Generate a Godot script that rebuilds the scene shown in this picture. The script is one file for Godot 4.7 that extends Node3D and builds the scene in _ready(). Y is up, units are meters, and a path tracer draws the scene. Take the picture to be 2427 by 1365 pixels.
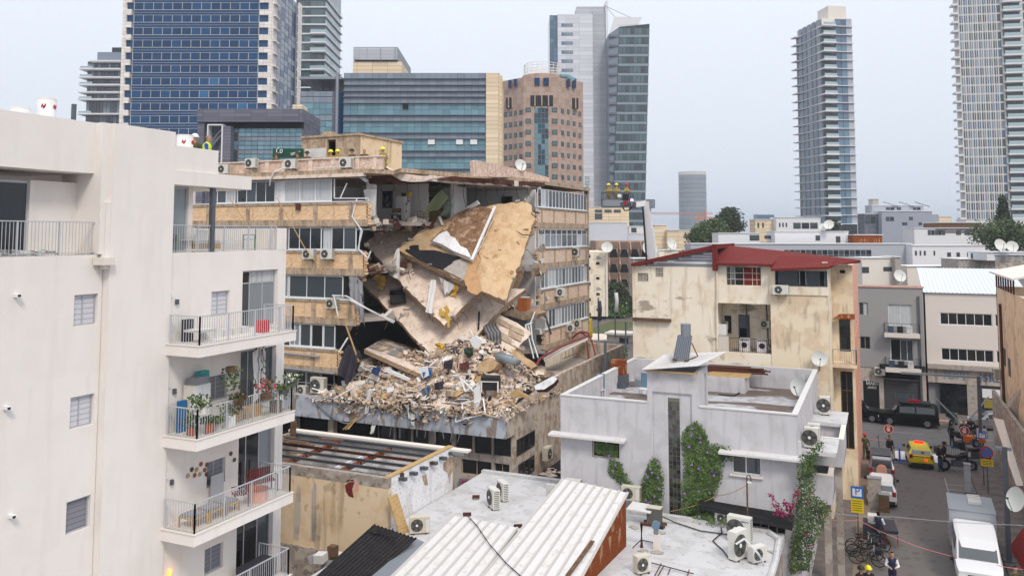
extends Node3D
# A bomb-damaged apartment block among city roofs. x = along the facades,y = up,z = away from the camera is negative.

const YAW := 0.41888
var M := {}
var boxes := {}
var used := {}
var rng := RandomNumberGenerator.new()

func rnd(a: float,b: float) -> float:
	return rng.randf_range(a,b)

# ---------------------------------------------------------------- naming and tagging
func numbered(called: String) -> String:
	var n: int = used.get(called,-1) + 1
	used[called] = n
	return called if n == 0 else "%s_%03d" % [called,n]

func tag(o: Node3D,label: String,category: String,group := "") -> Node3D:
	o.set_meta("label",label)
	o.set_meta("category",category)
	if group:
		o.set_meta("group",group)
	return o

func thing(called: String,label: String,category: String,at := Vector3.ZERO,turn := 0.0,group := "") -> Node3D:
	var o := Node3D.new()
	o.name = numbered(called)
	add_child(o)
	o.position = at
	o.rotation.y = turn
	tag(o,label,category,group)
	return o

func put(parent: Node,called: String,mesh: Mesh,mat: Material,at := Vector3.ZERO,base := Basis.IDENTITY) -> MeshInstance3D:
	var o := MeshInstance3D.new()
	o.mesh = mesh
	o.material_override = mat
	o.name = numbered(called) if parent == self else called
	parent.add_child(o,true)
	o.transform = Transform3D(base,at)
	return o

func struct(o: Node3D) -> Node3D:
	o.set_meta("kind","structure")
	return o

func stuff(o: Node3D) -> Node3D:
	o.set_meta("kind","stuff")
	return o

func copy(o: Node3D,at: Vector3,turn: float,label: String,group := "") -> Node3D:
	var r: Node3D = o.duplicate()
	var plain := String(o.name).rstrip("0123456789").rstrip("_")
	r.name = numbered(plain)
	add_child(r)
	r.position = at
	r.rotation.y = turn
	r.set_meta("label",label)
	if group:
		r.set_meta("group",group)
	return r

func box_mesh(size: Vector3) -> BoxMesh:
	var k := (size * 1000.0).round()
	if not boxes.has(k):
		var b := BoxMesh.new()
		b.size = size.abs().max(Vector3.ONE * 0.002)
		boxes[k] = b
	return boxes[k]

# box between two corners in the parent's own axes
func bl(parent: Node,called: String,mat: Material,a: Vector3,b: Vector3) -> MeshInstance3D:
	return put(parent,called,box_mesh((b - a).abs()),mat,(a + b) * 0.5)

# box in world metres: u (right),h (up),v (away)
func bw(parent: Node,called: String,mat: Material,u0: float,u1: float,h0: float,h1: float,v0: float,v1: float) -> MeshInstance3D:
	var off: Vector3 = parent.global_position if parent is Node3D else Vector3.ZERO
	return put(parent,called,box_mesh(Vector3(absf(u1 - u0),absf(h1 - h0),absf(v1 - v0))),mat,Vector3((u0 + u1) * 0.5,(h0 + h1) * 0.5,-(v0 + v1) * 0.5) - off)

# ---------------------------------------------------------------- mesh collector (flat shaded)
class MB:
	var v := PackedVector3Array()
	var n := PackedVector3Array()
	var t := PackedVector2Array()
	var c := PackedColorArray()
	var tint := Color.WHITE
	var tinted := false

	func tri(a: Vector3,b: Vector3,d: Vector3,out := Vector3.ZERO) -> void:
		var nn := (b - a).cross(d - a).normalized()
		if out != Vector3.ZERO and nn.dot(out) < 0.0:
			var s := b
			b = d
			d = s
			nn = -nn
		v.append(a); v.append(d); v.append(b)
		for i in 3:
			n.append(nn)
			c.append(tint)
		t.append(Vector2.ZERO); t.append(Vector2.ONE); t.append(Vector2(1,0))

	func quad(a: Vector3,b: Vector3,d: Vector3,e: Vector3,out: Vector3,uvs := false) -> void:
		var nn := (b - a).cross(e - a).normalized()
		if nn == Vector3.ZERO:
			nn = (d - a).cross(e - a).normalized()
		var uv := [Vector2(0,1),Vector2(1,1),Vector2(1,0),Vector2(0,0)]
		var p := [a,b,d,e]
		var order := [0,2,1,0,3,2]
		if nn.dot(out) < 0.0:
			nn = -nn
			order = [0,1,2,0,2,3]
		for i in order:
			v.append(p[i]); n.append(nn); t.append(uv[i]); c.append(tint)

	func box(o: Vector3,x: Vector3,y: Vector3,z: Vector3) -> void:   # corner and three edges
		var p := func(i: int,j: int,k: int) -> Vector3: return o + x * i + y * j + z * k
		quad(p.call(0,0,0),p.call(0,1,0),p.call(0,1,1),p.call(0,0,1),-x)
		quad(p.call(1,0,0),p.call(1,1,0),p.call(1,1,1),p.call(1,0,1),x)
		quad(p.call(0,0,0),p.call(1,0,0),p.call(1,0,1),p.call(0,0,1),-y)
		quad(p.call(0,1,0),p.call(1,1,0),p.call(1,1,1),p.call(0,1,1),y)
		quad(p.call(0,0,0),p.call(1,0,0),p.call(1,1,0),p.call(0,1,0),-z)
		quad(p.call(0,0,1),p.call(1,0,1),p.call(1,1,1),p.call(0,1,1),z)

	func cbox(m: Vector3,s: Vector3,b := Basis.IDENTITY) -> void:   # centre,size
		box(m - b * (s * 0.5),b.x * s.x,b.y * s.y,b.z * s.z)

	func bar(a: Vector3,b: Vector3,w: float,h := 0.0,up := Vector3.UP) -> void:   # square bar between two points
		h = h if h > 0.0 else w
		var z := b - a
		if absf(z.normalized().dot(up)) > 0.98:
			up = Vector3.RIGHT
		var x := up.cross(z).normalized()
		var y := z.cross(x).normalized()
		box(a - x * w * 0.5 - y * h * 0.5,x * w,y * h,z)

	func tube(pts: Array,r: float,sides := 6) -> void:
		var rings := []
		for i in pts.size():
			var d: Vector3 = (pts[mini(i + 1,pts.size() - 1)] - pts[maxi(i - 1,0)]).normalized()
			var up := Vector3.UP if absf(d.y) < 0.95 else Vector3.RIGHT
			var x := up.cross(d).normalized()
			var y := d.cross(x)
			var ring := []
			for k in sides:
				ring.append(pts[i] + (x * cos(TAU * k / sides) + y * sin(TAU * k / sides)) * r)
			rings.append(ring)
		for i in pts.size() - 1:
			for k in sides:
				var m := (k + 1) % sides
				var q := [rings[i][k],rings[i][m],rings[i + 1][m],rings[i + 1][k]]
				quad(q[0],q[1],q[2],q[3],q[0] + q[1] - pts[i] * 2.0)
		for e in [0,pts.size() - 1]:
			var d: Vector3 = (pts[0] - pts[1]) if e == 0 else (pts[-1] - pts[-2])
			for k in range(1,sides - 1):
				tri(rings[e][0],rings[e][k],rings[e][k + 1],d)

	func disc(m: Vector3,axis: Vector3,r: float,depth: float,sides := 16) -> void:   # short cylinder from m along axis
		axis = axis.normalized()
		var x := (Vector3.UP if absf(axis.y) < 0.9 else Vector3.RIGHT).cross(axis).normalized()
		var y := axis.cross(x)
		for k in sides:
			var a := x * cos(TAU * k / sides) + y * sin(TAU * k / sides)
			var b := x * cos(TAU * (k + 1) / sides) + y * sin(TAU * (k + 1) / sides)
			quad(m + a * r,m + b * r,m + b * r + axis * depth,m + a * r + axis * depth,a + b)
			tri(m,m + a * r,m + b * r,-axis)
			tri(m + axis * depth,m + a * r + axis * depth,m + b * r + axis * depth,axis)

	func prism(poly: Array,d: Vector3) -> void:   # outline of 3-D points in one plane,pushed along d
		var x: Vector3
		for i in range(1,poly.size()):
			x = poly[i] - poly[0]
			if x.length() > 0.05:
				break
		x = x.normalized()
		var nn := d.normalized()
		x = (x - nn * x.dot(nn)).normalized()
		var y := nn.cross(x)
		var flat := PackedVector2Array()
		for q in poly:
			flat.append(Vector2((q - poly[0]).dot(x),(q - poly[0]).dot(y)))
		var ids := Geometry2D.triangulate_polygon(flat)
		for i in range(0,ids.size(),3):
			tri(poly[ids[i]],poly[ids[i + 1]],poly[ids[i + 2]],-d)
			tri(poly[ids[i]] + d,poly[ids[i + 1]] + d,poly[ids[i + 2]] + d,d)
		var cw := Geometry2D.is_polygon_clockwise(flat)
		for i in poly.size():
			var a: Vector3 = poly[i]
			var b: Vector3 = poly[(i + 1) % poly.size()]
			var out := (b - a).cross(nn) * (-1.0 if cw else 1.0)
			quad(a,b,b + d,a + d,out)

	func commit() -> ArrayMesh:
		var a := []
		a.resize(Mesh.ARRAY_MAX)
		a[Mesh.ARRAY_VERTEX] = v
		a[Mesh.ARRAY_NORMAL] = n
		a[Mesh.ARRAY_TEX_UV] = t
		if tinted:
			a[Mesh.ARRAY_COLOR] = c
		var m := ArrayMesh.new()
		if v.size():
			m.add_surface_from_arrays(Mesh.PRIMITIVE_TRIANGLES,a)
		return m

	func smooth() -> ArrayMesh:   # shared normals where points meet
		var sum := {}
		for i in v.size():
			var k := (v[i] * 500.0).round()
			sum[k] = sum.get(k,Vector3.ZERO) + n[i]
		for i in v.size():
			n[i] = (sum[(v[i] * 500.0).round()] as Vector3).normalized()
		return commit()

# an outline with torn edges
func ragged(poly: Array,amp: float) -> Array:
	var r := []
	for i in poly.size():
		var a: Vector3 = poly[i]
		var b: Vector3 = poly[(i + 1) % poly.size()]
		var m := maxi(1,int((b - a).length() / (amp * 3.0)))
		for k in m:
			r.append(a.lerp(b,float(k) / m) + ((a + b) * 0.5 - poly[0]).normalized() * rnd(-amp,amp) * (1.0 if k else 0.3))
	return r

# mesh in world metres made a child of an unturned parent: positions are shifted to the parent
func mw(parent: Node,called: String,mb: MB,mat: Material,is_smooth := false) -> MeshInstance3D:
	var off: Vector3 = parent.global_position if parent is Node3D else Vector3.ZERO
	if off != Vector3.ZERO:
		for i in mb.v.size():
			mb.v[i] -= off
	return put(parent,called,mb.smooth() if is_smooth else mb.commit(),mat)

# wall plate with holes. o: lower corner on the outer face,ax: unit direction along it,n: outward. holes: [a0,a1,b0,b1]
func plate(o: Vector3,ax: Vector3,n: Vector3,w: float,h: float,th: float,holes: Array,mb: MB = null) -> MB:
	if mb == null:
		mb = MB.new()
	var xs := [0.0,w]
	var ys := [0.0,h]
	for q in holes:
		for i in 2:
			xs.append(clampf(q[i],0.0,w))
			ys.append(clampf(q[2 + i],0.0,h))
	xs.sort()
	ys.sort()
	var X := []
	var Y := []
	for x in xs:
		if X.is_empty() or x - X[-1] > 0.002:
			X.append(x)
	for y in ys:
		if Y.is_empty() or y - Y[-1] > 0.002:
			Y.append(y)
	var solid := func(i: int,j: int) -> bool:
		if i < 0 or j < 0 or i >= X.size() - 1 or j >= Y.size() - 1:
			return false
		var mx: float = (X[i] + X[i + 1]) * 0.5
		var my: float = (Y[j] + Y[j + 1]) * 0.5
		for q in holes:
			if mx > q[0] and mx < q[1] and my > q[2] and my < q[3]:
				return false
		return true
	var up := Vector3.UP
	for j in Y.size() - 1:
		for i in X.size() - 1:
			if not solid.call(i,j):
				continue
			var a: Vector3 = o + ax * X[i] + up * Y[j]
			var b: Vector3 = o + ax * X[i + 1] + up * Y[j]
			var c: Vector3 = o + ax * X[i + 1] + up * Y[j + 1]
			var d: Vector3 = o + ax * X[i] + up * Y[j + 1]
			var k := -n * th
			mb.quad(a,b,c,d,n)
			mb.quad(a + k,b + k,c + k,d + k,-n)
			if not solid.call(i - 1,j): mb.quad(a,d,d + k,a + k,-ax)
			if not solid.call(i + 1,j): mb.quad(b,c,c + k,b + k,ax)
			if not solid.call(i,j - 1): mb.quad(a,b,b + k,a + k,-up)
			if not solid.call(i,j + 1): mb.quad(d,c,c + k,d + k,up)
	return mb

# a window in such a hole: the frame is the part,each pane a sub-part. o: lower corner of the hole on the outer face
func window(parent: Node3D,o: Vector3,ax: Vector3,n: Vector3,w: float,h: float,cols: Array,rows: Array,fw: float,recess: float,frame: Material,panes: Array,called := "window") -> MeshInstance3D:
	var off := parent.global_position if parent.rotation == Vector3.ZERO else Vector3.ZERO
	o -= off
	var mb := MB.new()
	var up := Vector3.UP
	var b := o - n * (recess + 0.05)
	mb.box(b,ax * fw,up * h,n * 0.05)
	mb.box(b + ax * (w - fw),ax * fw,up * h,n * 0.05)
	mb.box(b + ax * fw,ax * (w - 2 * fw),up * fw,n * 0.05)
	mb.box(b + ax * fw + up * (h - fw),ax * (w - 2 * fw),up * fw,n * 0.05)
	var xs := [fw * 0.5] + cols.map(func(c): return c * w) + [w - fw * 0.5]
	var ys := [fw * 0.5] + rows.map(func(c): return c * h) + [h - fw * 0.5]
	for c in cols:
		mb.box(b + ax * (c * w - fw * 0.4) + up * fw,ax * fw * 0.8,up * (h - 2 * fw),n * 0.045)
	for r in rows:
		mb.box(b + ax * fw + up * (r * h - fw * 0.4),ax * (w - 2 * fw),up * fw * 0.8,n * 0.043)
	var f := put(parent,called,mb.commit(),frame)
	var k := 0
	for j in ys.size() - 1:
		for i in xs.size() - 1:
			var m: Material = panes[k % panes.size()]
			k += 1
			if m == null:
				continue
			var size: Vector3 = ax.abs() * (xs[i + 1] - xs[i]) + up * (ys[j + 1] - ys[j]) + n.abs() * 0.012
			if ax.x * ax.z != 0.0:
				size = Vector3(xs[i + 1] - xs[i],ys[j + 1] - ys[j],0.012)
			var mid: Vector3 = b + n * 0.018 + ax * (xs[i] + xs[i + 1]) * 0.5 + up * (ys[j] + ys[j + 1]) * 0.5
			put(f,"pane",box_mesh(size),m,mid)
	return f

# ---------------------------------------------------------------- materials
func lin(r: float,g: float,b: float) -> Color:
	return Color(r,g,b).linear_to_srgb()

func flat(c: Color,rough := 0.8,metal := 0.0,spec := 0.5) -> StandardMaterial3D:
	var m := StandardMaterial3D.new()
	m.albedo_color = c
	m.roughness = rough
	m.metallic = metal
	m.metallic_specular = spec
	return m

# a picture of one base colour with noise layers laid over it: [seed,frequency,octaves,low,high,colour,opacity,stretch]
func layered(size: int,base: Color,layers: Array,start: Image = null) -> Image:
	var im: Image = start
	if im == null:
		im = Image.create(size,size,false,Image.FORMAT_RGBA8)
		im.fill(base)
	for l in layers:
		var f := FastNoiseLite.new()
		f.seed = l[0]
		f.frequency = l[1] * (0.55 if l[1] < 0.05 else 1.0)
		f.noise_type = FastNoiseLite.TYPE_SIMPLEX_SMOOTH
		f.fractal_type = FastNoiseLite.FRACTAL_FBM
		f.fractal_octaves = l[2]
		var st: float = l[7] if l.size() > 7 else 1.0
		var w := size if st <= 1.0 else int(size / st)
		var h := size if st >= 1.0 else int(size * st)
		var g := f.get_seamless_image(maxi(w,8),maxi(h,8))
		g.resize(size,size,Image.INTERPOLATE_CUBIC)
		g.convert(Image.FORMAT_L8)
		var src := g.get_data()
		var col: Color = l[5]
		var lut := PackedByteArray()
		lut.resize(256)
		for i in 256:
			lut[i] = int(255.0 * smoothstep(l[3] + 0.02,l[4] + 0.1,i / 255.0) * l[6] * 0.7)
		var px := PackedByteArray()
		px.resize(src.size() * 4)
		var word := PackedInt32Array()
		word.resize(src.size())
		var rgb8 := col.r8 | (col.g8 << 8) | (col.b8 << 16)
		for i in src.size():
			word[i] = rgb8 | (lut[src[i]] << 24)
		var over := Image.create_from_data(size,size,false,Image.FORMAT_RGBA8,word.to_byte_array())
		im.blend_rect(over,Rect2i(0,0,size,size),Vector2i.ZERO)
	im.convert(Image.FORMAT_RGB8)
	return im

func textured(im: Image,metres: float,rough := 0.9,relief := 0.0,local := false) -> StandardMaterial3D:
	var m := StandardMaterial3D.new()
	m.albedo_texture = ImageTexture.create_from_image(im)
	m.roughness = rough
	m.uv1_triplanar = true
	m.uv1_world_triplanar = not local
	m.uv1_triplanar_sharpness = 8.0
	m.uv1_scale = Vector3.ONE / metres
	m.metallic_specular = 0.3
	if relief > 0.0:
		var g: Image = im.duplicate()
		g.convert(Image.FORMAT_L8)
		g.bump_map_to_normal_map(relief)
		m.normal_enabled = true
		m.normal_texture = ImageTexture.create_from_image(g)
	return m

# courses of brick as a picture: n by rows,mortar lines
func bricks(size: int,cols: int,rows: int,tones: Array,mortar: Color,joint := 1) -> Image:
	var im := Image.create(size,size,false,Image.FORMAT_RGBA8)
	im.fill(mortar)
	var w := float(size) / cols
	var h := float(size) / rows
	for j in rows:
		for i in range(-1,cols + 1):
			var x := (i + (0.5 if j % 2 else 0.0)) * w
			var c: Color = tones[rng.randi() % tones.size()]
			c = c.lightened(rnd(0,0.05)) if rng.randf() > 0.5 else c.darkened(rnd(0,0.06))
			im.fill_rect(Rect2i(int(x),int(j * h),int(x + w) - int(x) - joint,int((j + 1) * h) - int(j * h) - joint),c)
	return im

func _ready() -> void:
	setup()
	make_materials()
	ground()
	left_building()
	collapsed_building()
	slabs()
	white_house()
	yellow_house()
	roofless_house()
	front_roofs()
	far_city()
	near_city()
	street()
	rubble()
	lift()
	people()
	balcony_things()

func setup() -> void:
	rng.seed = 7
	var cam := Camera3D.new()
	cam.name = "camera"
	add_child(cam)
	cam.projection = Camera3D.PROJECTION_FRUSTUM
	cam.near = 0.1
	cam.far = 6000.0
	cam.size = 0.0701799
	cam.frustum_offset = Vector2(0,-0.013777)
	cam.position = Vector3(0,16.5,0)
	cam.rotation = Vector3(deg_to_rad(4.13),YAW,0)
	cam.current = true
	var e := Environment.new()
	e.tonemap_mode = Environment.TONE_MAPPER_LINEAR
	e.tonemap_exposure = 1.33
	e.background_mode = Environment.BG_SKY
	var sky := Sky.new()
	var sm := ProceduralSkyMaterial.new()
	sm.sky_top_color = lin(1.85,1.9,2.0)
	sm.sky_horizon_color = lin(0.585,0.63,0.705)
	sm.sky_curve = 2.5
	var cover := FastNoiseLite.new()
	cover.seed = 5
	cover.frequency = 0.006
	cover.fractal_octaves = 4
	var ct := NoiseTexture2D.new()
	ct.width = 1024
	ct.height = 512
	ct.seamless = true
	ct.noise = cover
	var ramp := Gradient.new()
	ramp.set_color(0,Color(0.25,0.25,0.26,0.0))
	ramp.set_color(1,Color(0.25,0.25,0.26,0.26))
	ct.color_ramp = ramp
	sm.sky_cover = ct
	sm.ground_bottom_color = lin(0.2,0.2,0.2)
	sm.ground_horizon_color = lin(0.4,0.42,0.45)
	sky.sky_material = sm
	e.sky = sky
	e.sdfgi_enabled = true
	e.ssao_enabled = true
	e.ssil_enabled = true
	e.fog_enabled = true
	e.fog_density = 0.00035
	e.fog_light_color = Color(0.9,0.935,0.98)
	var we := WorldEnvironment.new()
	we.name = "air"
	we.environment = e
	add_child(we)
	var sun := DirectionalLight3D.new()
	sun.name = "sun"
	sun.light_energy = 0.5
	sun.light_angular_distance = 14.0
	sun.light_color = Color(1.0,0.965,0.92)
	sun.shadow_enabled = true
	add_child(sun)
	sun.look_at_from_position(Vector3(22,33,24),Vector3.ZERO)

func make_materials() -> void:
	var cream := Color(0.9,0.875,0.855)
	M.cream = textured(layered(512,cream,[[1,0.01,4,0.35,0.75,Color(0.86,0.83,0.8),0.45],[2,0.2,3,0.4,0.7,Color(0.84,0.81,0.78),0.3],[3,0.02,3,0.6,0.85,Color(0.78,0.74,0.7),0.22,0.12]]),5.0,0.9,1.2)
	M.cream_edge = flat(Color(0.86,0.83,0.79),0.85)
	M.white = flat(Color(0.88,0.88,0.88),0.5)
	M.white_paint = textured(layered(512,Color(0.88,0.885,0.9),[[4,0.012,4,0.55,0.7,Color(0.72,0.7,0.68),0.5],[5,0.05,4,0.66,0.69,Color(0.74,0.6,0.48),0.9],[6,0.02,3,0.6,0.8,Color(0.66,0.64,0.62),0.35,0.1]]),4.0,0.85,1.0)
	M.grey_wall = textured(layered(512,Color(0.765,0.76,0.775),[[7,0.012,5,0.4,0.75,Color(0.66,0.655,0.66),0.6],[8,0.03,4,0.55,0.8,Color(0.58,0.56,0.55),0.35,0.12],[9,0.15,3,0.45,0.8,Color(0.82,0.82,0.83),0.5]]),4.0,0.9,1.0)
	M.rail = flat(Color(0.72,0.73,0.75),0.45,0.1)
	M.alu = flat(Color(0.7,0.7,0.72),0.4,0.3)
	M.white_frame = flat(Color(0.87,0.88,0.89),0.4)
	M.dark_frame = flat(Color(0.2,0.2,0.22),0.5)
	M.glass_dark = flat(Color(0.1,0.11,0.125),0.06,0.0,0.6)
	M.glass_mid = flat(Color(0.24,0.27,0.29),0.08,0.0,0.6)
	M.glass_pale = flat(Color(0.5,0.53,0.55),0.12,0.0,0.6)
	M.glass_green = flat(Color(0.33,0.4,0.4),0.06,0.0,0.7)
	M.black = flat(Color(0.03,0.03,0.035),0.9)
	M.dark = flat(Color(0.1,0.1,0.11),0.8)
	M.curtain = textured(layered(256,Color(0.74,0.75,0.76),[[11,0.03,2,0.35,0.65,Color(0.56,0.57,0.59),0.6,0.05]]),1.4,0.7)
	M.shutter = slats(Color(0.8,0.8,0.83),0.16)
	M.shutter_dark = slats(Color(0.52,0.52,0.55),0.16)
	M.tan_brick = textured(brick_wall(Color(0.93,0.79,0.63),14),3.2,0.95,0.5)
	M.pink_brick = textured(brick_wall(Color(0.9,0.79,0.7),24),3.0,0.95,0.5)
	M.peel_brick = textured(brick_wall(Color(0.86,0.75,0.68),34,true),3.0,0.95,0.8)
	M.beam = textured(layered(512,Color(0.73,0.65,0.56),[[17,0.015,5,0.4,0.7,Color(0.52,0.44,0.36),0.7],[18,0.08,4,0.55,0.75,Color(0.44,0.38,0.33),0.5],[19,0.03,3,0.55,0.8,Color(0.38,0.33,0.28),0.5,0.1]]),3.0,0.95,1.5)
	M.concrete = textured(layered(512,Color(0.66,0.63,0.6),[[20,0.02,5,0.4,0.7,Color(0.52,0.49,0.46),0.7],[21,0.1,4,0.5,0.75,Color(0.74,0.72,0.69),0.6],[22,0.02,4,0.6,0.8,Color(0.4,0.37,0.34),0.5]]),3.0,0.95,2.0)
	M.pink_slab = textured(layered(512,Color(0.88,0.81,0.75),[[23,0.015,5,0.4,0.7,Color(0.74,0.66,0.6),0.8],[24,0.06,5,0.5,0.7,Color(0.9,0.86,0.82),0.7],[25,0.03,4,0.62,0.72,Color(0.6,0.49,0.4),0.55]]),3.5,0.95,2.5)
	M.ochre = textured(layered(512,Color(0.78,0.67,0.53),[[26,0.012,5,0.42,0.62,Color(0.68,0.54,0.39),0.9],[27,0.05,5,0.5,0.7,Color(0.88,0.78,0.65),0.7],[28,0.16,3,0.6,0.75,Color(0.5,0.36,0.23),0.5]]),4.0,0.97,4.0)
	M.slab_edge = textured(layered(256,Color(0.68,0.58,0.47),[[29,0.05,4,0.4,0.7,Color(0.42,0.34,0.27),0.8],[30,0.1,3,0.55,0.7,Color(0.75,0.66,0.56),0.6]]),1.5,0.95,2.5)
	M.stained = textured(layered(512,Color(0.5,0.38,0.28),[[31,0.012,4,0.5,0.62,Color(0.84,0.75,0.66),0.95],[32,0.03,5,0.48,0.6,Color(0.36,0.25,0.17),0.8],[33,0.06,4,0.56,0.66,Color(0.8,0.66,0.52),0.8],[133,0.03,4,0.6,0.7,Color(0.3,0.27,0.25),0.6]]),3.6,0.95,2.0)
	M.tar = textured(layered(256,Color(0.13,0.13,0.15),[[34,0.06,4,0.58,0.7,Color(0.34,0.33,0.33),0.6]]),2.0,0.8,1.5)
	M.blue_plaster = textured(layered(512,Color(0.68,0.7,0.74),[[35,0.015,4,0.4,0.7,Color(0.5,0.51,0.54),0.6],[36,0.02,4,0.61,0.64,Color(0.46,0.37,0.29),0.9,0.3],[37,0.06,4,0.6,0.75,Color(0.7,0.72,0.75),0.6]]),4.5,0.9,1.5)
	M.worn_wall = textured(layered(512,Color(0.78,0.73,0.68),[[38,0.015,5,0.45,0.6,Color(0.6,0.5,0.42),0.8],[39,0.03,4,0.58,0.64,Color(0.58,0.46,0.36),0.6,0.5],[40,0.05,4,0.55,0.7,Color(0.78,0.75,0.72),0.7],[41,0.03,3,0.6,0.8,Color(0.4,0.35,0.31),0.4,0.2]]),4.0,0.95,2.0)
	M.podium_lower = textured(layered(512,Color(0.73,0.69,0.65),[[42,0.015,5,0.45,0.7,Color(0.6,0.55,0.5),0.7],[43,0.03,3,0.6,0.8,Color(0.3,0.26,0.23),0.5,0.1]]),4.0,0.95,1.5)
	M.old_cream = textured(layered(512,Color(0.925,0.885,0.815),[[44,0.01,4,0.4,0.8,Color(0.86,0.77,0.65),0.6],[45,0.02,5,0.66,0.72,Color(0.8,0.7,0.58),0.35],[46,0.012,5,0.72,0.78,Color(0.42,0.37,0.33),0.75,2.0],[47,0.03,3,0.6,0.85,Color(0.68,0.58,0.46),0.5,0.1]]),6.0,0.92,1.2)
	M.old_stain = textured(layered(512,Color(0.9,0.84,0.74),[[48,0.008,5,0.4,0.55,Color(0.78,0.67,0.55),0.6],[49,0.03,4,0.56,0.75,Color(0.6,0.54,0.48),0.6,0.2],[50,0.03,5,0.6,0.64,Color(0.9,0.84,0.74),0.5]]),5.0,0.92,1.4)
	M.pink_wall = textured(layered(256,Color(0.82,0.62,0.55),[[51,0.03,4,0.5,0.7,Color(0.86,0.74,0.66),0.8]]),3.0,0.9)
	M.red_roof = textured(layered(256,Color(0.43,0.17,0.16),[[52,0.05,4,0.45,0.75,Color(0.38,0.12,0.11),0.8],[53,0.2,2,0.55,0.8,Color(0.55,0.22,0.19),0.5]]),2.5,0.9,1.0)
	M.wood = textured(layered(256,Color(0.42,0.33,0.26),[[54,0.04,4,0.4,0.7,Color(0.3,0.23,0.18),0.8,6.0]]),1.2,0.9,1.0)
	M.plank = textured(layered(256,Color(0.72,0.6,0.42),[[55,0.05,4,0.4,0.7,Color(0.6,0.47,0.31),0.8,6.0]]),1.2,0.85)
	M.rust = textured(layered(256,Color(0.45,0.22,0.1),[[56,0.05,4,0.45,0.7,Color(0.62,0.35,0.15),0.8],[57,0.03,4,0.6,0.66,Color(0.75,0.68,0.6),0.8,0.2]]),2.0,0.9,1.0)
	M.rust_bar = flat(Color(0.34,0.2,0.16),0.85,0.2)
	M.steel = flat(Color(0.36,0.38,0.41),0.55,0.4)
	M.zinc = flat(Color(0.55,0.57,0.6),0.45,0.5)
	M.white_sheet = textured(layered(512,Color(0.8,0.795,0.79),[[58,0.02,4,0.5,0.8,Color(0.74,0.7,0.66),0.5],[59,0.02,5,0.7,0.8,Color(0.6,0.5,0.42),0.4]]),3.0,0.6)
	M.black_sheet = textured(layered(256,Color(0.15,0.14,0.145),[[60,0.03,4,0.5,0.75,Color(0.24,0.22,0.22),0.7]]),2.0,0.75)
	M.roof_white = textured(layered(512,Color(0.76,0.755,0.76),[[61,0.012,5,0.4,0.7,Color(0.66,0.65,0.64),0.7],[62,0.03,4,0.63,0.75,Color(0.52,0.47,0.43),0.4],[63,0.1,3,0.5,0.8,Color(0.82,0.82,0.83),0.6]]),5.0,0.8,1.0)
	M.roof_wet = textured(layered(512,Color(0.68,0.68,0.7),[[64,0.01,4,0.4,0.44,Color(0.34,0.28,0.24),1.2,3.0],[65,0.03,4,0.5,0.6,Color(0.45,0.42,0.4),0.6]]),7.0,0.6,0.6)
	M.tan_plaster = textured(layered(512,Color(0.86,0.78,0.66),[[66,0.01,4,0.4,0.7,Color(0.78,0.66,0.5),0.6],[67,0.015,4,0.68,0.8,Color(0.5,0.4,0.3),0.5],[68,0.02,3,0.6,0.8,Color(0.45,0.38,0.31),0.5,0.1]]),4.5,0.92,1.2)
	M.dirty_plaster = textured(layered(512,Color(0.6,0.56,0.52),[[69,0.012,5,0.45,0.6,Color(0.74,0.71,0.68),0.9],[70,0.03,4,0.58,0.66,Color(0.38,0.35,0.32),0.7]]),4.0,0.95,1.5)
	M.asphalt = textured(layered(512,Color(0.44,0.42,0.415),[[71,0.01,4,0.4,0.75,Color(0.45,0.43,0.42),0.7],[72,0.3,2,0.45,0.7,Color(0.32,0.31,0.31),0.6],[73,0.02,3,0.6,0.8,Color(0.22,0.21,0.21),0.4]]),6.0,0.95)
	M.pavement = textured(layered(256,Color(0.44,0.415,0.4),[[74,0.02,4,0.4,0.7,Color(0.33,0.31,0.3),0.7],[75,0.2,2,0.5,0.8,Color(0.46,0.43,0.41),0.5]]),3.0,0.95)
	M.pavement_edge = flat(Color(0.5,0.44,0.38),0.95)
	M.stone = textured(panel_image(256,4,8,Color(0.88,0.855,0.83),Color(0.66,0.62,0.59)),8.0,0.8)
	M.beige_stone = textured(layered(256,Color(0.8,0.7,0.56),[],panel_image(256,3,10,Color(0.86,0.79,0.68),Color(0.72,0.63,0.52))),8.0,0.8)
	M.brown_stone = textured(layered(256,Color(0.6,0.45,0.37),[],panel_image(256,4,4,Color(0.66,0.57,0.52),Color(0.57,0.48,0.43))),6.0,0.85)
	M.white_panel = textured(layered(256,Color(0.8,0.81,0.83),[],panel_image(256,2,6,Color(0.8,0.81,0.84),Color(0.66,0.64,0.64))),9.0,0.6)
	M.grey_panel = textured(layered(256,Color(0.7,0.71,0.74),[],panel_image(256,2,16,Color(0.69,0.7,0.73),Color(0.62,0.63,0.66))),12.0,0.6)
	M.clad_grey = textured(layered(256,Color(0.4,0.4,0.45),[],panel_image(256,3,14,Color(0.42,0.42,0.47),Color(0.32,0.32,0.37))),6.0,0.6)
	M.blue_glass = [flat(Color(0.06,0.24,0.4),0.1,0.0,0.35),flat(Color(0.07,0.27,0.44),0.12,0.0,0.35),flat(Color(0.05,0.21,0.36),0.08,0.0,0.35),flat(Color(0.14,0.38,0.55),0.1,0.0,0.4)]
	M.teal_glass = [flat(Color(0.4,0.55,0.6),0.1,0.0,0.6),flat(Color(0.43,0.58,0.63),0.12,0.0,0.6),flat(Color(0.36,0.51,0.56),0.08,0.0,0.6)]
	M.rail_glass = flat(Color(0.62,0.7,0.72),0.15,0.0,0.6)
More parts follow.
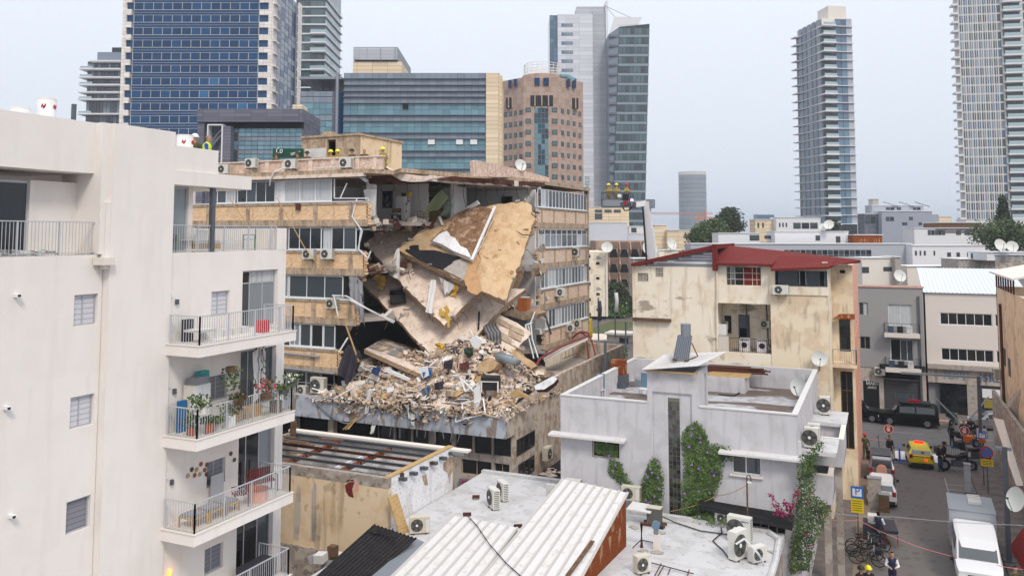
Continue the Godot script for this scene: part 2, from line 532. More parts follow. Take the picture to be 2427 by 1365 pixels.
	M.grey_pane = [flat(Color(0.48,0.52,0.57),0.3),flat(Color(0.5,0.54,0.59),0.3),flat(Color(0.46,0.5,0.55),0.3)]
	M.green_glass = [flat(Color(0.22,0.32,0.33),0.1,0.0,0.8),flat(Color(0.27,0.37,0.37),0.1,0.0,0.8),flat(Color(0.17,0.25,0.27),0.1,0.0,0.8),flat(Color(0.12,0.17,0.19),0.1,0.0,0.8)]
	M.sky_glass = [flat(Color(0.3,0.42,0.52),0.1,0.0,0.8),flat(Color(0.36,0.48,0.57),0.1,0.0,0.8),flat(Color(0.24,0.34,0.44),0.1,0.0,0.8)]
	M.slab_white = flat(Color(0.84,0.84,0.85),0.7)
	M.leaf = [flat(Color(0.2,0.3,0.12),0.7),flat(Color(0.26,0.36,0.15),0.7),flat(Color(0.15,0.23,0.1),0.7)]
	for m in M.leaf:
		m.backlight_enabled = true
		m.backlight = Color(0.15,0.2,0.05)
	M.leaves = flat(Color.WHITE,0.7)
	M.leaves.vertex_color_use_as_albedo = true
	M.leaves.backlight_enabled = true
	M.leaves.backlight = Color(0.12,0.16,0.05)
	M.vcol = flat(Color.WHITE,0.8)
	M.vcol.vertex_color_use_as_albedo = true
	M.bark = flat(Color(0.3,0.25,0.2),0.95)
	M.ac = flat(Color(0.82,0.81,0.78),0.5)
	M.ac_old = textured(layered(256,Color(0.78,0.75,0.69),[[77,0.05,3,0.5,0.75,Color(0.62,0.56,0.48),0.6]]),1.2,0.6,0.0,true)
	M.grille = flat(Color(0.22,0.22,0.22),0.6)
	M.fan = flat(Color(0.34,0.33,0.31),0.6)
	M.cable = flat(Color(0.09,0.09,0.1),0.7)
	M.pipe = flat(Color(0.8,0.8,0.8),0.5)
	M.cloth_white = flat(Color(0.8,0.79,0.78),0.9)
	M.cloth_grey = flat(Color(0.55,0.55,0.57),0.9)
	M.tarp = flat(Color(0.17,0.16,0.2),0.7)
	M.foam = flat(Color(0.82,0.67,0.3),0.95)
	M.car_black = flat(Color(0.03,0.03,0.035),0.3,0.0,0.35)
	M.damp = textured(layered(256,Color(0.72,0.57,0.42),[[90,0.03,4,0.4,0.7,Color(0.64,0.48,0.33),0.9]]),2.5,0.95,2.0)
	M.dirty_rib = flat(Color(0.7,0.685,0.67),0.7)
	M.tyre = flat(Color(0.05,0.05,0.05),0.9)
	M.rim = flat(Color(0.6,0.6,0.62),0.35,0.7)
	M.car_glass = flat(Color(0.17,0.2,0.21),0.05,0.0,0.8)
	M.red_lamp = flat(Color(0.6,0.03,0.03),0.2)
	M.clear_lamp = flat(Color(0.85,0.85,0.82),0.15)
	M.orange_lamp = flat(Color(0.85,0.4,0.05),0.2)
	M.terracotta = flat(Color(0.6,0.32,0.2),0.9)
	M.yellow = flat(Color(0.85,0.74,0.05),0.4)
	M.dish = flat(Color(0.82,0.82,0.8),0.6)

func slats(c: Color,pitch: float) -> StandardMaterial3D:
	var im := Image.create(8,64,false,Image.FORMAT_RGBA8)
	for y in 64:
		var k := 0.82 if y % 16 < 3 else 1.0
		im.fill_rect(Rect2i(0,y,8,1),Color(c.r * k,c.g * k,c.b * k))
	im.convert(Image.FORMAT_RGB8)
	var m := textured(im,pitch * 4.0,0.5)
	m.metallic = 0.1
	return m

func brick_wall(c: Color,s: int,peeled := false) -> Image:
	var tones := [c.darkened(0.03),c,c.lightened(0.03),Color(c.r * 0.97,c.g * 0.95,c.b * 0.93)]
	var im := bricks(512,15,36,tones,c.darkened(0.32))
	var l := [[s,0.008,4,0.5,0.75,Color(0.88,0.8,0.73),0.3],[s + 1,0.02,4,0.66,0.85,c.darkened(0.3),0.35],[s + 2,0.03,3,0.65,0.9,Color(0.45,0.38,0.32),0.35,0.1]]
	if peeled:
		l.append([s + 3,0.015,5,0.47,0.53,Color(0.9,0.83,0.78),0.85])
		l.append([s + 4,0.04,5,0.62,0.68,Color(0.6,0.42,0.34),0.6])
	return layered(512,c,l,im)

func panel_image(size: int,cols: int,rows: int,face: Color,line: Color) -> Image:
	var im := Image.create(size,size,false,Image.FORMAT_RGBA8)
	im.fill(line)
	for j in rows:
		for i in cols:
			var k := rnd(-0.04,0.04)
			im.fill_rect(Rect2i(i * size / cols + 1,j * size / rows + 1,size / cols - 2,size / rows - 2),Color(face.r + k,face.g + k,face.b + k))
	return im

func ground() -> void:
	var g := struct(bw(self,"ground",M.pavement,-2500,2500,-1.0,-0.004,-400,5000))
	g.set_meta("label","wide city ground")

# a railing of upright bars along a list of corner points at floor height
func railing(parent: Node3D,called: String,pts: Array,height: float,gap := 0.11,mat: Material = null) -> MeshInstance3D:
	var mb := MB.new()
	for i in pts.size() - 1:
		var a: Vector3 = pts[i]
		var b: Vector3 = pts[i + 1]
		var n := int((b - a).length() / gap)
		for k in n + 1:
			var p := a.lerp(b,float(k) / n)
			var post := k % 12 == 0 or k == n
			mb.bar(p,p + Vector3.UP * height,0.045 if post else 0.014)
		mb.bar(a + Vector3.UP * height,b + Vector3.UP * height,0.05,0.03)
		mb.bar(a + Vector3.UP * 0.07,b + Vector3.UP * 0.07,0.03,0.02)
	return mw(parent,called,mb,mat if mat else M.rail)

func left_building() -> void:
	var t := thing("apartment_building","new cream apartment building with railed balconies and grey shutters","apartment building",Vector3(-23,0,-18))
	var X := Vector3.RIGHT
	var A := Vector3(0,0,-1)   # along v
	var hs := [[14.66,13.72],[11.61,10.67],[8.56,7.59]]
	var va := 17.39 + 0.05
	var vb := 18.38 - 0.12
	var holes := []
	for q in hs:
		holes.append([va - 4.0,vb - 4.0,q[1],q[0]])
	mw(t,"wall",plate(Vector3(-22.25,0,-4),A,X,14.4,15.87,0.3,holes),M.cream)
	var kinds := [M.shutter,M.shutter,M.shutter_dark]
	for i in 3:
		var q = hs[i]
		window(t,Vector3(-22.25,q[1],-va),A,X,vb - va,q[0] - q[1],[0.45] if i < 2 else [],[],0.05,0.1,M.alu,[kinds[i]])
	bw(t,"pillar",M.cream,-24.0,-21.97,0,20.0,18.42,20.9)
	bw(t,"pillar",M.cream,-23.9,-22.12,15.88,20.0,18.12,18.42)
	bw(t,"wall_fin",M.cream,-22.2,-22.0,15.4,17.5,18.25,18.419)
	bw(t,"ledge",M.cream_edge,-22.2,-21.75,15.55,15.78,18.0,18.42)
	bw(t,"parapet",M.cream,-26.0,-22.45,18.4,20.0,4.0,18.12)
	bw(t,"terrace_floor",M.cream_edge,-26.0,-22.26,15.6,15.87,4.0,18.42)
	bw(t,"wall",M.cream,-23.9,-23.2,15.87,18.12,16.55,18.12)
	var gh := 18.09 - 15.88
	var gv := 17.85
	window(t,Vector3(-23.25,15.88,-(gv - 6.0)),A,X,6.0,gh,[0.15,0.5,0.78,0.92],[],0.07,0.02,M.alu,[M.glass_green,M.glass_green,M.glass_dark,M.glass_green,M.glass_mid],"sliding_door")
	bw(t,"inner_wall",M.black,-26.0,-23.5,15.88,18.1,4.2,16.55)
	railing(t,"terrace_railing",[Vector3(-22.34,15.87,-5.0),Vector3(-22.34,15.87,-18.36),],1.0)
	var d0 := 24.47
	var d1 := 26.48
	var w0 := 22.89
	var w1 := 23.80
	var fl := [12.8,9.78,6.76,3.74]
	holes = []
	for f in fl:
		holes.append([d0 - 20.9,d1 - 20.9,f + 0.1,f + 2.3])
		holes.append([w0 - 20.9,w1 - 20.9,f + 0.72,f + 1.62])
	mw(t,"wall",plate(Vector3(-22.1,0,-20.9),A,X,26.75 - 20.9,15.85,0.3,holes),M.cream)
	bw(t,"side_wall",M.cream,-40.0,-22.1,0,15.85,26.752,26.95)
	for i in 4:
		var f: float = fl[i]
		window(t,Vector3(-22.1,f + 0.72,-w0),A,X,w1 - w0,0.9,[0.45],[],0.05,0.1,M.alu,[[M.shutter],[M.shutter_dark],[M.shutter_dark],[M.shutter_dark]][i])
		var pn := [[M.glass_mid,M.glass_pale,M.glass_pale,M.glass_dark,M.curtain,M.curtain],[M.glass_mid,M.glass_mid,M.glass_mid],[M.glass_dark,M.glass_dark,M.glass_pale],[M.glass_dark,M.glass_dark,M.glass_mid]]
		window(t,Vector3(-22.1,f + 0.1,-d0),A,X,d1 - d0,2.2,[0.28,0.64],[0.78] if i == 0 else [],0.06,0.16,M.alu,pn[i],"balcony_door")
		var sl := bw(t,"balcony_slab",M.cream,-22.1,-20.5,f - 0.35,f,20.75,25.68)
		bw(sl,"floor_tiles",M.cream_edge,-22.0,-20.47,f + 0.002,f + 0.03,20.72,25.7)
		railing(sl,"railing",[Vector3(-21.9,f,-20.85),Vector3(-20.6,f,-20.85),Vector3(-20.6,f,-25.6),Vector3(-22.0,f,-25.6)],0.98)
		if i < 3:
			bw(t,"wall_lamp",M.steel,-22.1,-22.0,f + 1.3,f + 1.47,21.2,21.3)
		bw(t,"junction_box",M.white,-22.1,-22.04,f + 1.55,f + 1.68,20.98,21.06)
	bw(t,"penthouse_wall",M.cream,-27.0,-22.05,18.7,19.55,20.9,23.0)
	bw(t,"canopy",M.cream,-27.0,-21.98,18.2,18.698,20.9,24.7)
	bw(t,"canopy_soffit",M.cream_edge,-26.5,-22.3,18.17,18.199,21.0,24.5)
	bw(t,"penthouse_corner",M.cream_edge,-27.0,-22.5,15.86,18.17,22.08,22.28)
	window(t,Vector3(-22.55,15.86,-20.92),A,X,1.16,2.3,[0.4],[],0.06,0.02,M.alu,[M.glass_green,M.glass_pale],"sliding_door")
	bw(t,"post",M.steel,-22.25,-22.1,15.86,18.17,22.82,22.98)
	bw(t,"terrace_floor",M.cream_edge,-27.5,-22.12,15.851,15.86,20.9,26.94)
	bw(t,"terrace_parapet",M.cream,-27.5,-22.1,15.862,16.74,26.72,26.96)
	bw(t,"terrace_parapet",M.cream,-22.5,-22.1,15.862,16.74,26.4,26.72)
	railing(t,"terrace_railing",[Vector3(-22.16,15.86,-20.95),Vector3(-22.16,15.86,-26.4)],0.95,0.105)
	bw(t,"roof",M.roof_white,-40.0,-24.0,19.4,19.5,4.0,22.9)
	bw(t,"back_wall",M.cream,-40.0,-27.0,15.86,19.4,22.7,22.9)
	for p in [Vector3(-22.25,14.78,-15.57),Vector3(-22.25,11.71,-15.41),Vector3(-22.25,8.71,-15.69)]:
		var c := put(t,"wall_camera",box_mesh(Vector3(0.22,0.09,0.13)),M.white,p - t.position + Vector3(0.1,0,0))
		put(c,"lens",box_mesh(Vector3(0.02,0.06,0.08)),M.dark,Vector3(0.112,0,0.03))
	var lit := flat(Color(1,0.8,0.5),0.4)
	lit.emission_enabled = true
	lit.emission = Color(1,0.62,0.25)
	lit.emission_energy_multiplier = 0.9
	bw(t,"wall_lamp",lit,-22.1,-22.0,5.1,5.3,21.2,21.3)
	var glow := OmniLight3D.new()
	glow.name = "wall_lamp_light"
	glow.light_energy = 0.02
	glow.light_color = Color(1,0.62,0.25)
	glow.omni_range = 6.0
	glow.omni_attenuation = 2.0
	glow.shadow_enabled = true
	add_child(glow)
	glow.position = Vector3(-21.9,5.2,-21.25)
	for q in [[Vector3(-22.09,8.33,-22.16),M.wood],[Vector3(-22.09,8.27,-22.39),M.plank],[Vector3(-22.09,8.16,-21.99),M.plank],[Vector3(-22.09,8.1,-22.3),M.terracotta],[Vector3(-22.09,8.07,-22.54),M.plank],[Vector3(-22.09,8.41,-22.58),M.terracotta],[Vector3(-22.09,8.32,-22.87),M.wood],[Vector3(-22.09,8.16,-22.77),M.terracotta],[Vector3(-22.09,7.99,-22.86),M.wood],[Vector3(-22.09,8.42,-24.05),M.wood],[Vector3(-22.09,8.15,-24.24),M.wood]]:
		var mb := MB.new()
		mb.disc(Vector3.ZERO,X,0.085,0.02,6)
		put(t,"hexagon_tile",mb.commit(),q[1],q[0] - t.position)
	for q in [[Vector3(-24.5,20.49,-17.92),"white water drum with red marks on the roof edge, seen in full"],[Vector3(-24.5,20.37,-17.04),"white water drum whose rim just shows behind the parapet"],[Vector3(-23.2,19.75,-22.51),"white water drum beside the people on the lower roof"]]:
		var dr := thing("water_drum",q[1],"drum",q[0] - Vector3(0,0.5,0),0,"white drums on the roof")
		if q[1].contains("rim"):
			dr.position.y -= 0.3
		var mb := MB.new()
		mb.disc(Vector3.ZERO,Vector3.UP,0.29,0.85,20)
		put(dr,"barrel",mb.commit(),M.white)
		mb = MB.new()
		mb.disc(Vector3(0,0.85,0),Vector3.UP,0.3,0.035,20)
		put(dr,"rim",mb.commit(),M.cream_edge)
		for a in [0.15,-1.1]:
			mb = MB.new()
			for k in 5:
				mb.cbox(Vector3(0.288 * cos(a + k * 0.09),0.6 + 0.04 * sin(k * 2.0),-0.288 * sin(a + k * 0.09)),Vector3(0.02,0.09,0.03))
			put(dr,"red_mark",mb.commit(),M.red_lamp)
	var ant := thing("roof_pipe","thin grey pipe standing up behind the cream parapet","pipe",Vector3(-26.00,20.83,-20.07))
	bl(ant,"tube",M.steel,Vector3(-0.06,-1.0,-0.06),Vector3(0.06,0.28,0.06))

# outdoor unit of an air conditioner: casing,fan grille with blades,side louvres,bracket. Faces +z
func make_ac(w := 0.85,h := 0.62,d := 0.34,old := false,feet := true) -> Node3D:
	var o := Node3D.new()
	bl(o,"casing",M.ac_old if old else M.ac,Vector3(-w / 2,0.06,-d / 2),Vector3(w / 2,0.06 + h,d / 2))
	var r := h * 0.4
	var c := Vector3(-w * 0.14,0.06 + h * 0.5,d / 2)
	var mb := MB.new()
	mb.disc(c,Vector3.BACK,r,0.012,20)
	var fan := put(o,"fan_opening",mb.commit(),M.fan)
	mb = MB.new()
	for k in 5:
		var q := Basis(Vector3.BACK,TAU * k / 5)
		mb.box(c + Vector3(0,0,0.013) + q * Vector3(0.04,-0.03,0),q * Vector3(r * 0.8,0,0),q * Vector3(0,r * 0.35,0),Vector3(0,0,0.006))
	put(fan,"fan_blades",mb.commit(),M.grille)
	mb = MB.new()
	mb.disc(c + Vector3(0,0,0.013),Vector3.BACK,r * 0.2,0.02,10)
	put(fan,"hub",mb.commit(),M.white)
	mb = MB.new()
	for k in 9:
		mb.cbox(Vector3(w / 2 + 0.003,0.1 + h * 0.1 * (k + 0.5),0),Vector3(0.008,h * 0.035,d * 0.75))
	put(o,"side_louvres",mb.commit(),M.grille)
	bl(o,"service_cover",M.ac,Vector3(w * 0.3,0.1,d / 2),Vector3(w * 0.48,0.06 + h * 0.85,d / 2 + 0.01))
	if feet:
		for x in [-0.3,0.3]:
			bl(o,"foot",M.grille,Vector3(x * w - 0.03,0,-d / 2 - 0.03),Vector3(x * w + 0.03,0.06,d / 2 + 0.03))
	return o

var ac_models := {}

func ac(at: Vector3,turn: float,label: String,size := Vector3(0.85,0.62,0.34),old := false,group := "air conditioner units") -> Node3D:
	var k := [size,old]
	if not ac_models.has(k):
		ac_models[k] = make_ac(size.x,size.y,size.z,old)
	var o: Node3D = ac_models[k].duplicate()
	o.name = numbered("air_conditioner")
	add_child(o)
	o.position = at
	o.rotation.y = turn
	return tag(o,label,"air conditioner",group)

func dish(at: Vector3,r: float,turn: float,tilt: float,label: String,pole := 0.5) -> Node3D:
	var o := thing("satellite_dish",label,"satellite dish",at,turn)
	var mb := MB.new()
	var q := Basis(Vector3.RIGHT,-tilt)
	for j in 3:
		for k in 18:
			var p := []
			for e in [[j,k],[j + 1,k],[j + 1,k + 1],[j,k + 1]]:
				var rr: float = r * e[0] / 3.0
				p.append(q * Vector3(rr * cos(TAU * e[1] / 18.0),rr * sin(TAU * e[1] / 18.0),rr * rr / r * 0.28) + Vector3(0,pole,0.1))
			if j == 0:
				mb.tri(p[0],p[1],p[2],q * Vector3.BACK)
			else:
				mb.quad(p[0],p[1],p[2],p[3],q * Vector3.BACK)
	put(o,"reflector",mb.smooth(),M.dish)
	mb = MB.new()
	mb.bar(Vector3(0,0,0),Vector3(0,pole,0.06),0.05)
	put(o,"mast",mb.commit(),M.steel)
	mb = MB.new()
	mb.bar(q * Vector3(0,-r,r * 0.28) + Vector3(0,pole,0.1),q * Vector3(0,-r * 0.1,r * 1.0) + Vector3(0,pole,0.1),0.025)
	mb.cbox(q * Vector3(0,-r * 0.1,r) + Vector3(0,pole,0.1),Vector3(0.07,0.07,0.1))
	put(o,"feed_arm",mb.commit(),M.grille)
	return o

# a cloth hanging from a row of points: pts are two edges of equal length,with folds
func cloth(called: String,label: String,cat: String,top: Array,foot: Array,mat: Material,fold := 0.08,rows := 8,group := "") -> Node3D:
	var n := (top.size() - 1) * 6
	var g := []
	var ph := rnd(0,6)
	for j in rows + 1:
		var row := []
		for i in n + 1:
			var x := float(i) / 6.0
			var k := mini(int(x),top.size() - 2)
			var a: Vector3 = (top[k] as Vector3).lerp(top[k + 1],x - k)
			var b: Vector3 = (foot[k] as Vector3).lerp(foot[k + 1],x - k)
			var y := float(j) / rows
			var p := a.lerp(b,y)
			p += Vector3(0.3,0.0,1.0) * fold * sin(i * 1.7 + ph + y * 1.3) * (0.3 + y)
			p += Vector3(rnd(-1,1),rnd(-1,1),rnd(-1,1)) * fold * 0.25
			row.append(p)
		g.append(row)
	var mb := MB.new()
	for j in rows:
		for i in n:
			mb.quad(g[j][i],g[j][i + 1],g[j + 1][i + 1],g[j + 1][i],Vector3.BACK)
	var o := put(self,called,mb.smooth(),mat)
	return tag(o,label,cat,group)

func cable(called: String,label: String,pts: Array,r: float,mat: Material,sag := 0.0,group := "") -> Node3D:
	var p := []
	for i in pts.size() - 1:
		for k in 6:
			var q: Vector3 = (pts[i] as Vector3).lerp(pts[i + 1],k / 6.0)
			q.y -= sag * sin(PI * k / 6.0)
			p.append(q)
	p.append(pts[-1])
	var mb := MB.new()
	mb.tube(p,r,5)
	return tag(put(self,called,mb.commit(),mat),label,called.replace("_"," ") if not called.contains("cable") else "cable",group)

func collapsed_building() -> void:
	var t := thing("collapsed_apartment_block","brick apartment block with its whole front corner collapsed","apartment building",Vector3(-32,0,-52))
	var X := Vector3.RIGHT
	var Z := Vector3.BACK
	var A := Vector3(0,0,-1)
	var ends := [[-28.3,-28.75],[-28.5,-29.7],[-29.0,-30.2],[-30.3,-30.4]]
	var posts := [-41.0,-37.61,-34.89,-32.2,-29.48]
	for i in 4:
		var hb := 16.98 - 3.01 * i
		var e: float = ends[i][0]
		bw(t,"concrete_beam",M.beam,-44,e,hb,hb + 0.42,41.95,42.3)
		bw(t,"brick_band",M.tan_brick,-44,e - 0.02,hb + 0.42,hb + 1.36,42.0,42.25)
		var lip := bw(t,"concrete_lip",M.beam,-44,e - 0.05,hb + 1.36,hb + 1.5,41.93,42.3)
		bw(lip,"window_sill",M.white_frame,-44,e - 0.3,hb + 1.501,hb + 1.56,41.9,42.2)
		for p in posts:
			if p < e - 0.4:
				bw(t,"concrete_post",M.beam,p - 0.16,p + 0.16,hb + 0.42,hb + 1.36,41.96,42.2)
		for k in 7:
			var y := hb + 0.1 + k * 0.2
			bw(t,"broken_brick",M.tan_brick,e - 0.1,e + rnd(0.02,0.3),y,y + rnd(0.1,0.18),42.0,42.22)
	var G := [M.glass_dark,M.glass_mid,M.curtain,M.glass_pale]
	var spec := [
		[0,[[480,532,2,[1,2]],[538,644,4,[0,1,0,0]],[668,792,3,[2,2,2]]]],
		[1,[[682,768,3,[0,0,0]],[793,855,2,[0,1]]]],
		[2,[[660,684,1,[3]],[686,824,3,[1,1,1]]]],
		[3,[[690,716,2,[3,3]],[717,745,1,[1]],[746,776,1,[0]],[777,806,1,[1]]]],
	]
	var ub := func(x: float) -> float: return -34.1 + (x - 690.0) * 0.02985
	for s in spec:
		var hb: float = 16.98 - 3.01 * s[0]
		for q in s[1]:
			var a: float = ub.call(q[0])
			var b: float = ub.call(q[1])
			var cols := []
			for k in range(1,q[2]):
				cols.append(float(k) / q[2])
			var pn := []
			for k in q[3]:
				pn.append(G[k])
			window(t,Vector3(a,hb + 1.57,-42),X,Z,b - a,1.4,cols,[],0.055,0.08,M.white_frame,pn)
		bw(t,"window_head",M.beam,-44,ends[s[0]][1] + 0.5,hb + 2.97,hb + 3.0,42.05,42.3)
	bw(t,"curtain",M.curtain,ub.call(771.0),ub.call(790.0),15.55,16.95,42.15,42.2)
	bw(t,"wall_pier",M.white_paint,ub.call(645.0),ub.call(667.0),18.55,19.95,42.12,42.3)
	var mb := MB.new()
	for l in [[Vector3(-30.8,19.93,-42.00),Vector3(-30.78,18.72,-42.00)],[Vector3(-30.78,18.72,-42.00),Vector3(-28.29,18.68,-42.00)],[Vector3(-29.85,19.64,-42.00),Vector3(-30.34,18.71,-42.00)],[Vector3(-28.36,18.68,-42.1),Vector3(-28.35,18.47,-42.1)],[Vector3(-29.09,18.69,-42.00),Vector3(-29.37,17.58,-41.9)],[Vector3(-29.37,17.58,-41.9),Vector3(-28.62,16.68,-41.9)],[Vector3(-28.62,16.68,-41.9),Vector3(-28.91,15.61,-41.9)],[Vector3(-28.91,15.61,-41.9),Vector3(-27.97,15.06,-41.6)],[Vector3(-27.97,15.06,-41.6),Vector3(-27.79,15.49,-41.6)],[Vector3(-28.78,16.88,-42.00),Vector3(-28.92,15.6,-42.00)]]:
		mb.bar(l[0],l[1],0.06)
	mw(t,"broken_window_frame",mb,M.white_frame)
	var hb4 := 8.07 - 3.01
	for q in [[675,702,M.glass_pale],[706,728,M.glass_dark],[729,765,M.glass_mid],[767,800,M.black]]:
		var a: float = ub.call(q[0])
		window(t,Vector3(a,6.62,-42.3),X,Z,(q[1] - q[0]) * 0.0298,1.4,[],[0.45],0.05,0.03,M.alu,[q[2],q[2]])
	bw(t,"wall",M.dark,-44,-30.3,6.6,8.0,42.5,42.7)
	for y in [9.07,8.15]:
		mb = MB.new()
		mb.tube([Vector3(-35.5,y,-41.85),Vector3(-30.4 if y < 9 else -31.6,y - 0.1,-41.85)],0.07)
		mw(t,"drain_pipe",mb,M.zinc)
	for i in 5:
		var h := 20.2 - 3.01 * i if i else 20.2
		if i == 0:
			continue
		var f := 17.05 - 3.01 * (i - 1)
		var o := [Vector3(-44,f,-42.3),Vector3(-30.0,f,-42.3),Vector3(-29.2,f,-44.2),Vector3(-28.2,f,-46.0),Vector3(-27.0,f,-48.2),Vector3(-25.4,f,-50.0),Vector3(-24.0,f,-53.5),Vector3(-22.9,f,-54.6),Vector3(-22.9,f,-67.2),Vector3(-44,f,-67.2)]
		mb = MB.new()
		mb.prism(o,Vector3(0,0.26,0))
		mw(t,"floor_slab",mb,M.concrete)
		for k in 34:
			var s := rnd(1.2,6.8)
			var p := (o[int(s)] as Vector3).lerp(o[int(s) + 1],s - int(s)) + Vector3(rnd(-0.6,0.3),0.3,rnd(-0.8,0.4))
			mb = MB.new()
			if k % 5 == 0:
				mb.tube([p - Vector3(0.3,0.15,0.5),p + Vector3(rnd(-0.1,0.2),-0.25,rnd(0.2,0.5)),p + Vector3(rnd(-0.2,0.5),-rnd(0.3,0.9),rnd(0.3,0.8))],0.025,4)
				mw(t,"bent_rebar",mb,M.rust_bar)
				continue
			mb.cbox(p + Vector3(0,rnd(-0.25,0.1),0),Vector3(rnd(0.2,0.8),rnd(0.1,0.4),rnd(0.2,0.7)),Basis(Vector3(rnd(-1,1),rnd(-1,1),rnd(-1,1)).normalized(),rnd(0,3)))
			mw(t,"torn_floor_piece",mb,[M.beam,M.pink_slab,M.concrete,M.rust_bar,M.cream_edge][rng.randi() % 5])
		var wm: Material = [M.white,M.white,M.cloth_white,M.cloth_grey][i - 1]
		bw(t,"room_wall",wm,-34.0,-23.0,f + 0.262,f + 2.75,55.8,56.0)
		bw(t,"room_wall",wm,-34.2,-34.0,f + 0.262,f + 2.75,43.0,55.8)
		if i > 1:
			bw(t,"room_wall",wm,-28.8,-28.6,f + 0.262,f + 2.75,49.0,55.8)
	bw(t,"kitchen_wall",M.white,-33.9,-28.4,17.32,20.0,49.4,49.6)
	bw(t,"kitchen_wall",M.white,-28.4,-26.6,17.32,20.0,51.6,51.8)
	bw(t,"kitchen_wall",M.white,-26.9,-26.6,17.32,20.0,50.0,51.6)
	bw(t,"door_opening",M.black,-25.6,-24.8,17.4,19.3,55.6,55.79)
	bw(t,"column",M.white,-29.78,-29.27,17.3,20.1,44.0,44.4)
	mb = MB.new()
	mb.prism([Vector3(-29.52,19.31,-43.3),Vector3(-28.58,19.31,-43.3),Vector3(-28.71,17.63,-43.3),Vector3(-29.18,17.61,-43.3)],Vector3(0,0,-0.08))
	mw(t,"hanging_white_panel",mb,M.white)
	mb = MB.new()
	mb.prism([Vector3(-44,20.2,-41.6),Vector3(-28.2,20.2,-41.6),Vector3(-27.3,20.2,-43.4),Vector3(-26.68,20.3,-43.14),Vector3(-26.22,20.3,-44.9),Vector3(-25.66,20.3,-47.21),Vector3(-24.87,20.3,-49.32),Vector3(-23.49,20.3,-51.8),Vector3(-22.7,20.2,-56.4),Vector3(-22.6,20.2,-67.4),Vector3(-44,20.2,-67.4)],Vector3(0,0.26,0))
	mw(t,"roof_slab",mb,M.beam)
	bw(t,"roof_lip",M.pink_slab,-44,-28.4,20.0,20.198,41.5,41.9)
	mb = MB.new()
	for q in [[Vector3(-25.5,20.1,-44.6),0],[Vector3(-25.19,20.1,-45.57),1],[Vector3(-24.93,20.1,-46.55),2],[Vector3(-24.66,20.1,-47.55),3],[Vector3(-24.27,20.1,-48.63),4],[Vector3(-23.84,20.1,-49.29),5],[Vector3(-23.49,20.1,-50.4),6],[Vector3(-22.94,20.1,-51.64),7],[Vector3(-22.46,20.1,-52.36),8]]:
		var p: Vector3 = q[0]
		bw(t,"roof_joist",M.cream_edge,p.x - 0.12,p.x + 0.12,19.82,20.19,-p.z + 0.1,-p.z + 3.0)
		bw(t,"hollow_block",M.rust_bar,p.x + 0.13,p.x + 0.62,19.9,20.19,-p.z + 0.75,-p.z + 2.5)
	bw(t,"ceiling",M.concrete,-34,-23.2,19.78,19.82,50.5,56)
	mb = MB.new()
	mb.prism([Vector3(-29.14,20.67,-43.6),Vector3(-28.36,20.78,-43.6),Vector3(-27.74,20.52,-43.6),Vector3(-26.66,20.23,-43.6),Vector3(-25.46,20.06,-43.6),Vector3(-23.7,20.01,-43.6),Vector3(-24.86,19.84,-43.6),Vector3(-25.45,19.72,-43.6),Vector3(-26.35,19.72,-43.6),Vector3(-26.96,19.82,-43.6),Vector3(-27.42,20.09,-43.6),Vector3(-28.14,20.38,-43.6),Vector3(-28.82,20.34,-43.6)],Vector3(0,0,-0.5))
	mw(t,"torn_roof_edge",mb,M.pink_slab)
	mb = MB.new()
	mb.prism([Vector3(-29.72,20.39,-43.9),Vector3(-28.55,20.41,-43.9),Vector3(-27.45,19.85,-43.9),Vector3(-26.84,19.67,-43.9),Vector3(-27.45,19.58,-43.9),Vector3(-28.23,19.87,-43.9),Vector3(-29.01,19.67,-43.9),Vector3(-29.46,19.68,-43.9),Vector3(-29.78,20.12,-43.9)],Vector3(0,0,-0.4))
	mw(t,"torn_roof_edge",mb,M.rust_bar)
	mb = MB.new()
	mb.prism([Vector3(-29.15,20.17,-41.7),Vector3(-28.78,20.14,-41.7),Vector3(-28.1,19.73,-41.7),Vector3(-28.29,19.63,-41.7)],Vector3(0,0,-0.1))
	mw(t,"bent_metal_edge",mb,M.zinc)
	mw(t,"parapet",plate(Vector3(-44,20.46,-42.5),X,Z,44 - 27.6,0.78,0.2,[]),M.peel_brick)
	for x in [560,600,645,718,778,838,880]:
		var u: float = ub.call(x) + 0.25
		bw(t,"parapet_pier",M.pink_slab,u - 0.15,u + 0.15,20.46,21.24,42.44,42.499)
	bw(t,"parapet_cap",M.pink_slab,-44,-27.55,21.241,21.32,42.4,42.75)
	mb = MB.new()
	mb.prism([Vector3(-23.4,21.12,-46.4),Vector3(-23.4,21.23,-47.00),Vector3(-23.4,21.19,-51.59),Vector3(-23.4,20.92,-59.84),Vector3(-23.4,20.56,-59.83),Vector3(-23.4,20.43,-51.59),Vector3(-23.4,20.16,-46.53)],Vector3(-0.2,0,0))
	mw(t,"parapet",mb,M.peel_brick)
	mw(t,"stair_house_wall",plate(Vector3(-36.55,20.46,-46),X,Z,4.75,23.19 - 20.46,0.2,[[-34.37 + 36.55,-33.67 + 36.55,0.0,2.5]]),M.beam)
	bw(t,"stair_house_wall",M.tan_plaster,-32.0,-31.8,20.46,23.15,46.21,51.5)
	bw(t,"stair_house_wall",M.beam,-36.55,-36.35,20.46,23.15,46.21,51.5)
	bw(t,"stair_house_roof",M.beam,-36.6,-31.7,23.16,23.3,45.9,51.6)
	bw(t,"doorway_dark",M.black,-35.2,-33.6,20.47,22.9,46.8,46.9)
	bw(t,"roof_box",M.beam,-35.6,-34.9,23.31,23.7,47,47.6)
	var wl := [55.75,55.9,56.3,57.2]
	var count := [15,9,14,14]
